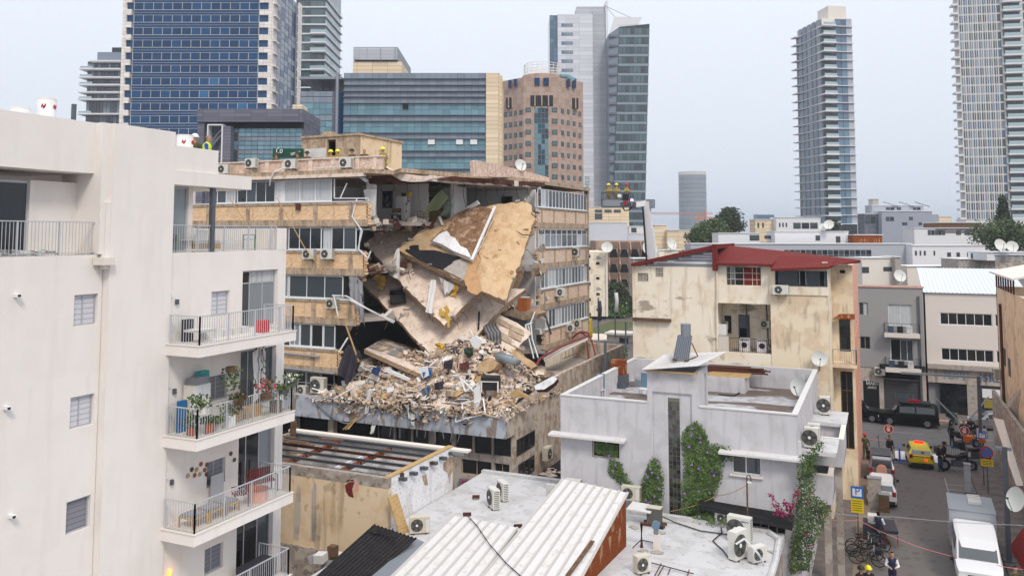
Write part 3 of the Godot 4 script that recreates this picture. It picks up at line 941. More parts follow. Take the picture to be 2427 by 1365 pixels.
	for i in 4:
		var hb := 16.95 - 3.02 * i
		var v0: float = wl[i]
		bw(t,"concrete_beam",M.beam,-23.1,-22.75,hb,hb + 0.42,v0,67.2)
		bw(t,"brick_band",M.pink_brick,-23.05,-22.8,hb + 0.42,hb + 1.4,v0 + 0.05,67.2)
		var sill := bw(t,"concrete_lip",M.beam,-23.05,-22.74,hb + 1.4,hb + 1.5,v0,67.2)
		bw(sill,"window_sill",M.white_frame,-23.0,-22.7,hb + 1.501,hb + 1.56,v0,67.2)
		for k in 5:
			var v: float = v0 + 0.9 + k * 2.5
			bw(t,"concrete_post",M.beam,-22.8,-22.765,hb + 0.42,hb + 1.4,v - 0.1,v + 0.1)
		for k in 7:
			var y := hb + 0.1 + k * 0.2
			bw(t,"broken_brick",M.pink_brick,-23.0,-22.8,y,y + rnd(0.1,0.18),v0 - rnd(0.05,0.4),v0 + 0.1)
		var b := 67.1 - v0 - 0.3
		for k in count[i]:
			var wv: float = v0 + 0.3 + b * k / count[i]
			var dark: bool = i == 0 and k > 2
			window(t,Vector3(-22.8,hb + 1.57,-wv),A,X,b / count[i],1.36,[],[0.72] if i == 1 else [],0.05,0.06,M.white_frame,[M.glass_dark if dark else [M.glass_pale,M.curtain,M.glass_mid][rng.randi() % 3],M.glass_mid])
	bw(t,"end_pier",M.beam,-23.1,-22.74,6.6,20.2,67.2,67.4)
	bw(t,"ground_floor_wall",M.old_cream,-23.1,-22.85,6.6,7.88,58.0,67.2)
	for k in 7:
		window(t,Vector3(-22.83,6.75,-(61.0 + k * 0.75)),A,X,0.72,1.0,[],[],0.05,0.02,M.dark_frame,[M.glass_dark])
	bw(t,"podium_roof",M.concrete,-44,-18.8,6.3,6.6,41.2,64.0)
	bw(t,"podium_fascia",M.blue_plaster,-44,-18.62,5.5,6.78,41.0,41.25)
	mb = MB.new()
	mb.prism([Vector3(-18.6,5.5,-41.26),Vector3(-18.6,6.8,-41.26),Vector3(-18.6,7.3,-46.0),Vector3(-18.6,7.7,-49.4),Vector3(-18.6,7.8,-63.6),Vector3(-18.6,0,-63.6),Vector3(-18.6,0,-42.3),Vector3(-18.6,5.5,-42.3)],Vector3(-0.25,0,0))
	mw(t,"podium_side_wall",mb,M.worn_wall)
	bw(t,"podium_far_wall",M.worn_wall,-22.7,-18.86,6.61,7.8,63.3,63.6)
	bw(t,"podium_inner_parapet",M.worn_wall,-22.0,-18.86,6.61,7.2,52.8,53.0)
	var holes := []
	var lo := -44.0
	for x in [905,945,985,1035,1080,1120,1160]:
		holes.append([-33.98 + (x - 690) * 0.0298 + 44.0,-33.98 + (x + 36 - 690) * 0.0298 + 44.0,4.2,5.35])
	holes.append([-22.0 + 44.0,-20.1 + 44.0,2.95,3.8])
	holes.append([-20.0 + 44.0 + 0.06,-19.0 + 44.0,2.95,3.8])
	mw(t,"shop_wall",plate(Vector3(-44,0,-42.3),X,Z,44 - 18.86,5.5,0.25,holes),M.podium_lower)
	for i in 9:
		var q = holes[i]
		window(t,Vector3(-44 + q[0],q[2],-42.3),X,Z,q[1] - q[0],q[3] - q[2],[] if i < 7 else [0.5],[],0.05,0.12,M.dark_frame if i < 7 else M.beam,[M.glass_dark])
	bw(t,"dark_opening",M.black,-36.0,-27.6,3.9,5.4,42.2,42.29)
	for x in [-33.3,-30.5]:
		bw(t,"shop_column",M.podium_lower,x - 0.2,x + 0.2,0,5.49,41.6,42.0)
	for q in [[1222,1238,1050,1092],[1239,1252,1040,1080],[1253,1267,1030,1068],[1226,1239,1078,1108],[1240,1252,1070,1100],[1253,1266,1062,1090]]:
		var p := U_side(q[0],q[1])
		var hh := [5.15,4.25] if q[2] < 1060 else [3.75,2.85]
		window(t,Vector3(-18.6,hh[1],-p.x),A,X,p.y - p.x,hh[0] - hh[1],[],[],0.05,-0.03,M.dark_frame,[M.glass_dark])
	bw(t,"sign_board",M.zinc,-22.01,-19.85,2.05,2.75,42.05,42.2)
	letters(t,"lettering","rti top",Vector3(-21.85,2.2,-42.03),0.62,flat(Color(0.7,0.12,0.25),0.5),0.0)
	mb = MB.new()
	mb.prism([Vector3(-18.5,1.9,-43.0),Vector3(-18.5,2.5,-43.0),Vector3(-17.3,2.35,-43.0),Vector3(-17.3,1.8,-43.0)],Vector3(0,0,-6.5))
	mw(t,"awning_box",mb,M.dark)
	for k in 9:
		mb = MB.new()
		mb.cbox(Vector3(rnd(-18.3,-17.5),2.5,-rnd(43.3,49)),Vector3(rnd(0.2,0.7),0.05,rnd(0.2,0.6)),Basis(Vector3.UP,rnd(0,3)))
		mw(t,"fallen_plaster",mb,M.pink_slab)
	ac(Vector3(-37.5,20.78,-42.1),0,"white unit on the pink parapet under the lone soldier")
	ac(Vector3(-34.26,20.62,-42.1),0,"white unit on the pink parapet below the green banner")
	ac(Vector3(-30.00,20.54,-42.1),0,"white unit with yellowish fan on the parapet near its broken end")
	ac(Vector3(-39.82,20.46,-42.1),0,"white unit half hidden by the cream block at the parapet's far end")
	ac(Vector3(-32.43,14.9,-41.75),0,"white unit with grey fan, one of two under the third floor windows")
	ac(Vector3(-31.03,14.92,-41.75),0,"white unit with dark blue fan beside the broken facade end")
	ac(Vector3(-30.59,11.92,-41.75),0,"old window unit box hanging under bent metal strips",Vector3(0.75,0.6,0.4),true)
	ac(Vector3(-32.61,6.65,-41.6),0,"smaller unit standing on the blue ledge",Vector3(0.6,0.5,0.3),true)
	ac(Vector3(-31.44,6.79,-41.6),0,"large beige unit with wide fan standing on the blue ledge",Vector3(1.0,0.95,0.36),true)
	ac(Vector3(-22.5,14.62,-63.41),0.0,"unit high on the right wing beside the patched glazing",Vector3(0.6,0.75,0.4),true)
	ac(Vector3(-22.5,11.69,-59.49),PI / 2 - 0.5,"unit on the right wing with flower pots on its top")
	ac(Vector3(-22.5,8.76,-61.72),PI / 2 - 0.5,"unit on the right wing beside the grey oval panel",Vector3(0.7,0.6,0.34))
	ac(Vector3(-22.5,8.92,-63.31),PI / 2 - 0.5,"last unit at the far end of the right wing",Vector3(0.75,0.65,0.34),true)
	ac(Vector3(-18.2,3.18,-46.05),PI / 2,"dusty unit on the podium's side wall above the dark awning",Vector3(0.8,0.75,0.36),true)
	bw(t,"wall_box",M.rust_bar,-33.61,-33.31,18.02,18.44,41.8,41.95)
	cable("hose","white hose looped from a roof unit down over the cornice",[Vector3(-34.59,20.72,-41.8),Vector3(-35.05,20.44,-41.4),Vector3(-35.31,19.99,-41.4),Vector3(-35.54,19.6,-41.6)],0.05,M.pipe)
	cable("hose","white pipe bundle running along the pink parapet to a unit",[Vector3(-32.5,20.65,-42.1),Vector3(-31.27,20.66,-42.1),Vector3(-30.16,20.7,-42.1)],0.05,M.pipe)
	cable("cable","pale cord hanging slack across the upper brick bands",[Vector3(-38.81,18.92,-41.5),Vector3(-37.03,16.91,-41.5)],0.03,M.plank)
	cable("cable","pale cord running down past the two units to the broken windows",[Vector3(-34.78,18.82,-41.4),Vector3(-32.56,15.72,-41.4),Vector3(-30.94,14.06,-41.4)],0.03,M.plank)
	cable("cable","grey cable sagging along the blue ledge",[Vector3(-31.43,6.71,-40.9),Vector3(-29.79,5.67,-40.9),Vector3(-28.58,5.43,-40.9)],0.04,M.zinc,0.1)
	dish(Vector3(-23.5,21.08,-54.09),0.45,0.9,0.3,"white dish standing on the broken roof parapet",0.35)

func U_side(x0: float,x1: float) -> Vector2:   # distances along the podium's side wall
	return Vector2(42.1 + (x0 - 1217) * 0.058,42.1 + (x1 - 1217) * 0.058)

func letters(parent: Node,called: String,text: String,at: Vector3,size: float,mat: Material,turn := 0.0,font := "Droid Sans",roll := 0.0) -> MeshInstance3D:
	var m := TextMesh.new()
	var f := SystemFont.new()
	f.font_names = PackedStringArray([font])
	m.font = f
	m.text = text
	m.font_size = 32
	m.pixel_size = size / 32.0
	m.depth = 0.03
	m.horizontal_alignment = HORIZONTAL_ALIGNMENT_LEFT
	m.vertical_alignment = VERTICAL_ALIGNMENT_BOTTOM
	var off: Vector3 = (parent.global_position if parent is Node3D and parent.rotation == Vector3.ZERO else Vector3.ZERO)
	return put(parent,called,m,mat,at - off,Basis(Vector3.UP,turn) * Basis(Vector3.BACK,roll))

# a broken concrete slab: an outline,a thickness,a lumpy face of small facets,rough edges
func slab(called: String,label: String,outline: Array,n: Vector3,thick: float,face: Material,edge: Material,bump := 0.05,group := "") -> Node3D:
	var o := thing(called,label,"concrete slab",outline[0],0,group)
	var rough := []
	for i in outline.size():
		var a: Vector3 = outline[i] - outline[0]
		var b: Vector3 = outline[(i + 1) % outline.size()] - outline[0]
		var m := maxi(1,int((b - a).length() / 0.36))
		for k in m:
			var p := a.lerp(b,float(k) / m)
			if k > 0:
				var side := n.cross(b - a).normalized()
				p += side * rnd(-1,1) * minf(bump,0.09)
			rough.append(p)
	var mb := MB.new()
	mb.prism(rough,-n * thick)
	put(o,"core",mb.commit(),edge)
	var x := (rough[1] - rough[0]).normalized() as Vector3
	for q in rough:
		if (q - rough[0]).length() > 1.0:
			x = (q - rough[0]).normalized()
			break
	var y := n.cross(x).normalized()
	var flat2 := PackedVector2Array()
	var lo := Vector2(1e9,1e9)
	var hi := -lo
	for q in rough:
		var w := Vector2((q - rough[0]).dot(x),(q - rough[0]).dot(y))
		flat2.append(w)
		lo = lo.min(w)
		hi = hi.max(w)
	var f := FastNoiseLite.new()
	f.seed = rng.randi() % 1000
	f.frequency = 0.8
	f.fractal_octaves = 5
	var step := 0.19
	mb = MB.new()
	var z := func(w: Vector2) -> Vector3:
		var rim := 1e9
		for i in flat2.size():
			var c := Geometry2D.get_closest_point_to_segment(w,flat2[i],flat2[(i + 1) % flat2.size()])
			rim = minf(rim,(w - c).length())
		return rough[0] + x * w.x + y * w.y + n * (0.012 + minf(rim * 0.5,1.0) * bump * maxf(0.0,0.7 + 1.7 * f.get_noise_2d(w.x,w.y)))
	for j in int((hi.y - lo.y) / step) + 1:
		for i in int((hi.x - lo.x) / step) + 1:
			var p := lo + Vector2(i,j) * step
			var cell := PackedVector2Array([p,p + Vector2(step,0),p + Vector2(step,step),p + Vector2(0,step)])
			for part in Geometry2D.intersect_polygons(cell,flat2):
				if part.size() < 3:
					continue
				var v3 := []
				for w in part:
					v3.append(z.call(w))
				for k in range(1,v3.size() - 1):
					mb.tri(v3[0],v3[k],v3[k + 1],n)
	put(o,"broken_face",mb.smooth(),face)
	if outline.size() > 9 and thick > 0.25:
		for k in 34:
			var e := rng.randi() % rough.size()
			var p: Vector3 = rough[e]
			mb = MB.new()
			if k % 3 == 0:
				var d: Vector3 = (p - rough[(e + 20) % rough.size()]).normalized()
				mb.tube([p - n * thick * 0.5,p - n * thick * 0.5 + d * rnd(0.15,0.4),p - n * rnd(0.1,0.8) + d * rnd(0.3,0.8) + Vector3(0,-0.2,0)],0.018,4)
				put(o,"bent_rebar",mb.commit(),M.rust_bar)
				continue
			p = p.lerp(rough[(e + 25) % rough.size()],rng.randf() * 0.6) if k % 3 == 1 else p
			mb.cbox(p + n * 0.08,Vector3(rnd(0.1,0.4),rnd(0.06,0.16),rnd(0.1,0.3)),Basis(Vector3(rnd(-1,1),rnd(-1,1),rnd(-1,1)).normalized(),rnd(0,3)))
			put(o,"loose_piece",mb.commit(),[edge,face,M.concrete][k % 3])
	return o

func slabs() -> void:
	var n := Vector3(0.2366,0.7241,0.64784)
	var s := slab("hanging_slab","huge ochre roof slab hanging out in front of all the others",[Vector3(-28.586,15.486,-46.000),Vector3(-28.435,15.865,-46.478),Vector3(-28.137,16.084,-46.832),Vector3(-27.968,16.64,-47.515),Vector3(-27.683,17.151,-48.19),Vector3(-27.324,17.439,-48.643),Vector3(-26.278,17.612,-49.219),Vector3(-25.26,18.08,-50.114),Vector3(-24.268,18.466,-50.907),Vector3(-23.774,18.585,-51.221),Vector3(-23.074,18.673,-51.575),Vector3(-22.181,18.762,-52.000),Vector3(-21.622,18.459,-51.866),Vector3(-21.291,17.837,-51.292),Vector3(-21.003,17.517,-51.039),Vector3(-20.975,16.722,-50.161),Vector3(-20.845,15.023,-48.309),Vector3(-20.69,12.459,-45.5),Vector3(-22.973,13.305,-45.612),Vector3(-25.435,14.24,-45.758)],n,0.42,M.ochre,M.slab_edge,0.12)
	for q in [[[Vector3(-28.07,15.436,-45.993),Vector3(-27.872,15.731,-46.396),Vector3(-27.417,15.759,-46.593),Vector3(-27.188,15.437,-46.317),Vector3(-26.256,15.438,-46.658),Vector3(-25.192,15.175,-46.753),Vector3(-24.474,14.967,-46.782),Vector3(-25.123,14.246,-45.74),Vector3(-26.013,14.498,-45.696),Vector3(-27.001,14.91,-45.795)],M.tar,"roofing_felt"],[[Vector3(-25.123,14.246,-45.74),Vector3(-25.033,14.862,-46.461),Vector3(-24.372,14.863,-46.704),Vector3(-23.69,14.505,-46.552),Vector3(-23.395,14.1,-46.208),Vector3(-23.379,13.555,-45.604)],M.concrete,"grey_screed"]]:
		var mb := MB.new()
		var pts := []
		for p in ragged(q[0],0.07):
			pts.append(p - s.position)
		mb.prism(pts,n * 0.05)
		put(s,q[2],mb.commit(),q[1])
	slab("stained_slab","brown stained slab with a white rim lying on the ochre slab",[Vector3(-26.55,16.063,-46.617),Vector3(-26.318,16.61,-47.313),Vector3(-26.095,17.198,-48.051),Vector3(-25.79,17.915,-48.964),Vector3(-25.409,18.177,-49.396),Vector3(-24.82,18.412,-49.874),Vector3(-24.252,18.351,-50.013),Vector3(-23.527,18.056,-49.948),Vector3(-23.397,17.708,-49.607),Vector3(-23.333,16.363,-48.127),Vector3(-23.376,14.832,-46.399),Vector3(-24.779,15.373,-46.492),Vector3(-25.777,15.822,-46.629)],n,0.16,M.stained,M.white_paint,0.03)
	for q in [[s,[Vector3(-23.117,14.257,-46.361),Vector3(-23.153,14.973,-47.148),Vector3(-23.58,15.339,-47.401),Vector3(-23.763,14.765,-46.693),Vector3(-23.633,13.88,-45.751),Vector3(-23.022,13.031,-45.025),Vector3(-22.376,12.796,-44.999),Vector3(-22.197,13.034,-45.331),Vector3(-22.638,13.662,-45.871)],M.damp,"damp_patch"],[s,[Vector3(-24.084,16.362,-48.345),Vector3(-23.8,15.818,-47.841),Vector3(-23.446,15.286,-47.376),Vector3(-23.049,14.818,-46.998),Vector3(-23.472,15.26,-47.337),Vector3(-23.852,15.818,-47.822)],M.black,"crack"],[s,[Vector3(-21.802,16.749,-49.55),Vector3(-21.472,16.583,-49.484),Vector3(-21.206,16.445,-49.427),Vector3(-20.958,16.472,-49.548),Vector3(-20.603,16.363,-49.556),Vector3(-20.942,16.431,-49.509),Vector3(-21.215,16.404,-49.378),Vector3(-21.483,16.547,-49.44)],M.black,"crack"]]:
		var mb := MB.new()
		mb.prism((ragged(q[1],0.09) if q[3] != "crack" else q[1]).map(func(p): return p - s.position),n * 0.03)
		put(s,q[3],mb.commit(),q[2])
	var st := MB.new()
	st.prism(ragged([Vector3(-26.418,16.037,-46.604),Vector3(-26.232,16.473,-47.16),Vector3(-25.875,16.693,-47.536),Vector3(-25.498,16.363,-47.305),Vector3(-25.052,16.2,-47.286),Vector3(-24.503,15.717,-46.946),Vector3(-24.067,15.559,-46.928),Vector3(-23.537,14.986,-46.482),Vector3(-24.778,15.4,-46.491),Vector3(-25.751,15.849,-46.638)],0.08),n * 0.04)
	tag(put(self,"peeled_plaster",st.commit(),M.white_paint),"white peeling plaster on the stained slab's lower half","plaster")
	for k in 74:
		var p := (Vector3(-30.7,17.42,-46.00) as Vector3).lerp(Vector3(-28.15,17.23,-50.00),rng.randf()) + Vector3(0,rnd(-0.5,0.25),rnd(-0.8,0.8)) if k < 50 else (Vector3(-28.88,16.89,-43.2) as Vector3).lerp(Vector3(-30.66,10.05,-43.2),rng.randf()) + Vector3(rnd(-0.5,0.4),0,rnd(-0.9,0.3))
		var cm := MB.new()
		cm.cbox(Vector3.ZERO,Vector3(rnd(0.1,0.55),rnd(0.08,0.25),rnd(0.1,0.4)),Basis(Vector3(rnd(-1,1),rnd(-1,1),rnd(-1,1)).normalized(),rnd(0,3)))
		tag(put(self,"broken_fragment",cm.commit(),[M.beam,M.pink_slab,M.concrete,M.rust_bar,M.cloth_white][rng.randi() % 5],p),"broken fragment on the kitchen's torn floor edge" if k < 50 else "broken fragment at the left facade's torn end","fragment","fragments on the kitchen's floor edge" if k < 50 else "fragments at the left facade's torn end")
	var rim := MB.new()
	var e0 := Vector3(-23.51,18.29,-50.18)
	var e1 := Vector3(-23.33,14.81,-46.36)
	rim.box(e0,e1 - e0,n * 0.14,(e1 - e0).cross(n).normalized() * 0.16)
	tag(put(self,"slab_rim",rim.commit(),M.white_paint),"long white plastered rim along the stained slab's right edge","parapet piece")
	slab("pink_slab","pale pink slab sticking out to the left from under the ochre slab",[Vector3(-32.027,15.897,-47.209),Vector3(-31.645,16.442,-47.958),Vector3(-30.465,16.791,-48.779),Vector3(-29.322,17.234,-49.691),Vector3(-27.22,16.937,-50.126),Vector3(-22.686,14.172,-48.693),Vector3(-23.442,12.502,-46.549),Vector3(-24.344,10.937,-44.471),Vector3(-26.245,12.098,-45.075),Vector3(-28.639,13.633,-45.916)],n,0.38,M.pink_slab,M.slab_edge,0.06)
	slab("lower_slab","long pale slab lowest in the stack, its tip resting on the rubble",[Vector3(-32.095,13.413,-46.569),Vector3(-31.188,13.523,-47.023),Vector3(-29.446,14.07,-48.271),Vector3(-25.011,12.761,-48.428),Vector3(-21.269,12.933,-49.986),Vector3(-22.131,11.918,-48.537),Vector3(-22.652,11.039,-47.364),Vector3(-22.952,10.283,-46.41),Vector3(-23.264,9.195,-45.079),Vector3(-24.138,8.532,-44.019),Vector3(-24.512,8.788,-44.169),Vector3(-26.677,10.069,-44.81),Vector3(-29.946,12.175,-45.97)],n,0.38,M.pink_slab,M.slab_edge,0.06)
	var nd := Vector3(0.21407,0.97681,0.0041)
	var d := slab("tiled_floor_slab","tilted floor slab with loose beige tiles above the left of the rubble",[Vector3(-29.373,9.368,-43.4),Vector3(-30.285,9.583,-47.000),Vector3(-28.642,9.223,-47.041),Vector3(-25.317,8.485,-44.875),Vector3(-24.384,8.277,-43.946),Vector3(-24.592,8.315,-42.3),Vector3(-26.93,8.83,-42.794)],nd,0.24,M.pink_slab,M.slab_edge,0.03)
	for i in 5:
		for j in 3:
			if rng.randf() < 0.25:
				continue
			var p := (Vector3(-29.2,9.33,-44.17) as Vector3).lerp(Vector3(-26.82,8.81,-44.07),i / 5.0) + (Vector3(-30.04,9.53,-46.63) - Vector3(-29.49,9.4,-44.37) as Vector3) * (j * 0.3)
			var mb := MB.new()
			var ex := (Vector3(-26.82,8.81,-44.07) - Vector3(-29.2,9.33,-44.17) as Vector3).normalized()
			mb.cbox(p - d.position + nd * rnd(0.05,0.09),Vector3(0.5,0.03,0.5),Basis(ex,nd,ex.cross(nd)) * Basis(Vector3.UP,rnd(-0.06,0.06)))
			put(d,"floor_tile",mb.commit(),M.cloth_grey if rng.randf() < 0.3 else M.beam)
	var ne := Vector3(0.62065,0.74829,0.23422)
	var e := slab("tiled_slab","slab with pinkish floor tiles leaning under the torn right wing",[Vector3(-22.69,10.764,-47.445),Vector3(-22.734,11.288,-49.000),Vector3(-21.781,10.716,-49.701),Vector3(-20.828,10.04,-50.067),Vector3(-20.888,9.695,-48.804),Vector3(-20.932,9.141,-46.917),Vector3(-21.464,9.321,-46.083),Vector3(-22.387,10.127,-46.21)],ne,0.25,M.pink_slab,M.slab_edge,0.04)
	for i in 5:
		for j in 3:
			var p := (Vector3(-22.55,10.9,-48.27) as Vector3) + (Vector3(-21.03,9.98,-49.34) - Vector3(-22.55,10.9,-48.27) as Vector3) * (i / 5.0) + (Vector3(-22.32,10.31,-46.97) - Vector3(-22.55,10.9,-48.27) as Vector3) * (j * 0.5)
			var mb := MB.new()
			var ex := (Vector3(-21.03,9.98,-49.34) - Vector3(-22.55,10.9,-48.27) as Vector3).normalized()
			mb.cbox(p - e.position + ne * rnd(0.06,0.1),Vector3(0.55,0.03,0.55),Basis(ex,ne,ex.cross(ne)) * Basis(Vector3.UP,rnd(-0.1,0.1)))
			put(e,"floor_tile",mb.commit(),[M.pink_slab,M.beam][rng.randi() % 2])
	cloth("curtain_cloth","long white curtain hanging over the pink slab's edge","curtain",[Vector3(-28.67,15.54,-45.88),Vector3(-28.49,15.6,-46.00)],[Vector3(-28.93,13.87,-45.45),Vector3(-28.08,13.56,-45.42)],M.cloth_white,0.06)
	cloth("curtain_cloth","cream curtain hanging from under the ochre slab","curtain",[Vector3(-26.01,13.64,-45.81),Vector3(-25.68,13.59,-45.87)],[Vector3(-25.61,11.71,-44.41),Vector3(-25.17,11.62,-44.47)],M.cloth_white,0.08)
	cloth("white_sheet","torn white sheet hanging under the ochre slab's lower edge","sheet",[Vector3(-25.56,13.8,-45.99),Vector3(-24.35,13.31,-45.88)],[Vector3(-24.98,12.67,-45.71),Vector3(-24.78,12.77,-45.9)],M.cloth_white,0.1)
	cloth("white_sheet","white rag with a dark stripe hanging at the lower slab","sheet",[Vector3(-23.57,12.06,-47.4),Vector3(-23.22,12.02,-47.48)],[Vector3(-23.44,11.49,-47.27),Vector3(-23.22,11.45,-47.3)],M.cloth_white,0.04)
	cloth("dark_strip","narrow dark strip hanging down the lower slab","cloth",[Vector3(-23.56,11.99,-47.63),Vector3(-23.46,11.99,-47.67)],[Vector3(-23.00,10.54,-46.38),Vector3(-22.9,10.55,-46.41)],M.dark,0.02)
	var fo := [[Vector3(-29.81,13.38,-45.98),"upper left under the pink slab's edge"],[Vector3(-30.15,13.87,-46.09),"long, beside white wrapping at the left break"],[Vector3(-24.5,12.92,-46.16),"by the torn white sheet"],[Vector3(-24.51,11.46,-44.77),"largest, on the pink slab's bottom tip"],[Vector3(-24.55,9.55,-44.54),"flat, at the foot of the lower slab"]]
	for i in fo.size():
		var mb := MB.new()
		for k in 7:
			mb.cbox(Vector3(rnd(-0.22,0.22),rnd(-0.3,0.3),rnd(-0.05,0.1)) * (1.5 if i == 3 else 1.0),Vector3(rnd(0.15,0.35),rnd(0.2,0.5),0.06),Basis(Vector3(rnd(-1,1),rnd(-1,1),2).normalized(),rnd(0,3)))
		tag(put(self,"foam_piece",mb.commit(),M.foam,fo[i][0]),"torn yellow insulation foam, " + fo[i][1],"foam","torn foam pieces")
	var ch := thing("upholstered_chair","overturned dark grey padded chair on the lower slab","chair",Vector3(-28.54,12.32,-46.03))
	var cb := Basis(Vector3(0.3,1,0.2).normalized(),0.6) * Basis(Vector3.RIGHT,0.75)
	for q in [["seat",Vector3(0,0,0),Vector3(0.9,0.18,0.7)],["backrest",Vector3(-0.1,0.3,-0.38),Vector3(0.85,0.6,0.14)],["armrest",Vector3(-0.5,0.12,0),Vector3(0.14,0.3,0.7)]]:
		var mb := MB.new()
		mb.cbox(q[1],q[2],Basis.IDENTITY)
		put(ch,q[0],mb.commit(),M.dark,Vector3.ZERO,cb)
	cloth("dark_tarpaulin","big dark purple tarpaulin hanging from the broken corner","tarpaulin",[Vector3(-29.47,9.88,-41.7),Vector3(-28.97,9.87,-41.6),Vector3(-28.23,9.42,-41.5)],[Vector3(-30.06,8.36,-41.5),Vector3(-29.15,7.5,-41.4),Vector3(-28.5,8.28,-41.4)],M.tarp,0.14,10)
	cloth("grey_tarpaulin","grey sheeting hanging beside the broken third floor window","tarpaulin",[Vector3(-29.66,14.01,-42.00),Vector3(-29.04,14.02,-42.00),Vector3(-28.77,13.51,-42.2)],[Vector3(-29.47,12.59,-41.9),Vector3(-28.91,11.92,-41.9),Vector3(-28.29,10.82,-41.9)],M.cloth_grey,0.12,10)
	for q in [[[Vector3(-30.53,12.78,-41.6),Vector3(-29.22,12.8,-41.2),Vector3(-27.55,11.94,-41.4),Vector3(-26.63,11.28,-42.5)],"bent pale metal strip reaching from the window to the lower slab"],[[Vector3(-30.43,12.73,-41.6),Vector3(-28.92,12.56,-41.2),Vector3(-27.25,11.85,-41.4),Vector3(-26.71,11.2,-42.5)],"second bent strip just below the first one"],[[Vector3(-30.36,12.79,-41.5),Vector3(-29.88,11.61,-41.3)],"short pale strip hanging down past the old window unit"]]:
		cable("metal_strip",q[1],q[0],0.05,M.pipe)
	for q in [[[Vector3(-29.51,11.04,-41.6),Vector3(-28.46,8.92,-41.5)],"long brown pole leaning across the dark tarpaulin"],[[Vector3(-29.27,10.31,-41.5),Vector3(-29.75,9.46,-41.3)],"white strip propped beside the dark opening"],[[Vector3(-29.73,6.79,-40.8),Vector3(-28.45,7.49,-41.00)],"white plastic strip sticking out over the blue ledge"]]:
		cable("pole",q[1],q[0],0.05,M.plank if q[1].contains("brown") else M.white)
	var fr := thing("refrigerator","white refrigerator covered in magnets in the open kitchen","refrigerator",Vector3(-29.55,17.32,-48.3))
	bl(fr,"cabinet",M.white,Vector3(-0.5,0,-0.35),Vector3(0.25,1.75,0.35))
	bl(fr,"door",M.white,Vector3(-0.5,0.02,0.352),Vector3(0.25,1.1,0.39))
	bl(fr,"door",M.white,Vector3(-0.5,1.12,0.352),Vector3(0.25,1.74,0.39))
	for k in 22:
		bl(fr,"magnet",[M.black,M.red_lamp,M.dark,M.yellow][k % 4],Vector3(0.251,rnd(0.5,1.65),rnd(-0.3,0.25)),Vector3(0.262,0,0) + Vector3(0,rnd(0.5,1.65),0) * 0.0 + Vector3(0,0,0)).transform = Transform3D(Basis.IDENTITY,Vector3(0.256,rnd(0.6,1.65),rnd(-0.3,0.3)))
	for c in fr.get_children():
		if String(c.name).begins_with("magnet"):
			c.mesh = box_mesh(Vector3(0.01,0.09,0.07))
	tag(bw(self,"storage_bag",M.yellow,-29.34,-29.11,19.08,19.35,48.1,48.5),"yellow bag on top of the refrigerator","bag")
	tag(bw(self,"kitchen_pot",M.dark,-29.71,-29.44,19.08,19.32,48.1,48.5),"dark pot beside the yellow bag on the refrigerator","pot")
	var po := thing("wall_poster","black and white poster on the open kitchen's wall","poster",Vector3(-31.62,18.34,-49.38))
	bl(po,"sheet",M.black,Vector3(-0.45,0,-0.01),Vector3(0.4,1.2,0.01))
	for k in 8:
		for s2 in [-0.42,0.33]:
			bl(po,"white_mark",M.white,Vector3(s2,0.1 + k * 0.11,0.012),Vector3(s2 + 0.04,0.15 + k * 0.11,0.014))
	for q in [[Vector3(-0.03,0.75,0),0.13],[Vector3(-0.06,0.5,0),0.2],[Vector3(0.02,0.3,0),0.24]]:
		var mb := MB.new()
		mb.disc(q[0] + Vector3(0,0,0.012),Vector3.BACK,q[1],0.004,9)
		put(po,"grey_figure",mb.commit(),M.cloth_grey)
	var sh := thing("wooden_shelf","small wooden shelf unit standing in the open kitchen","shelf",Vector3(-28.36,17.32,-48.6))
	for y in [0.0,0.35,0.72]:
		bl(sh,"shelf_board",M.plank,Vector3(-0.5,y,-0.2),Vector3(0.45,y + 0.04,0.2))
	for x in [-0.5,-0.03,0.41]:
		for z in [-0.2,0.16]:
			bl(sh,"post",M.plank,Vector3(x,0.041,z),Vector3(x + 0.04,0.719,z + 0.04))
	var co := thing("kitchen_counter","wooden kitchen counter with dishes along the wall","counter",Vector3(-28.88,17.32,-51.2))
	bl(co,"cabinet",M.plank,Vector3(-0.7,0,-0.3),Vector3(0.75,0.9,0.25))
	bl(co,"worktop",M.steel,Vector3(-0.72,0.901,-0.3),Vector3(0.77,0.94,0.28))
	for k in 9:
		bl(co,"dish",[M.white,M.dark,M.zinc][k % 3],Vector3(-0.65 + k * 0.15,0.941,-0.1),Vector3(-0.55 + k * 0.15,1.0 + rnd(0.03,0.16),0.02))
	tag(bw(self,"pot_rack",M.dark,-29.82,-28.88,18.71,19.19,51.2,51.55),"dark rack full of pots above the kitchen counter","rack")
	var chd := thing("dark_chair","dark wooden chair at the torn floor edge by the refrigerator","chair",Vector3(-29.17,17.32,-46.6),0.4)
	bl(chd,"seat",M.dark,Vector3(-0.3,0.42,-0.25),Vector3(0.3,0.48,0.25))
	bl(chd,"backrest",M.wood,Vector3(-0.3,0.6,-0.25),Vector3(0.3,0.9,-0.2))
	for x in [-0.3,0.24]:
		for z in [-0.25,0.19]:
			bl(chd,"leg",M.dark,Vector3(x,0,z),Vector3(x + 0.06,0.42,z + 0.06))
	var cab := thing("orange_cabinet","orange wooden cabinet left on the torn third floor edge","cabinet",Vector3(-22.47,11.19,-52.5))
	bl(cab,"body",flat(Color(0.66,0.36,0.18),0.6),Vector3(-0.35,0,-0.3),Vector3(0.35,0.95,0.3))
	bl(cab,"top",M.white,Vector3(-0.37,0.951,-0.32),Vector3(0.37,0.99,0.32))
	bl(cab,"door",flat(Color(0.7,0.4,0.2),0.6),Vector3(-0.33,0.03,0.301),Vector3(-0.02,0.92,0.32))
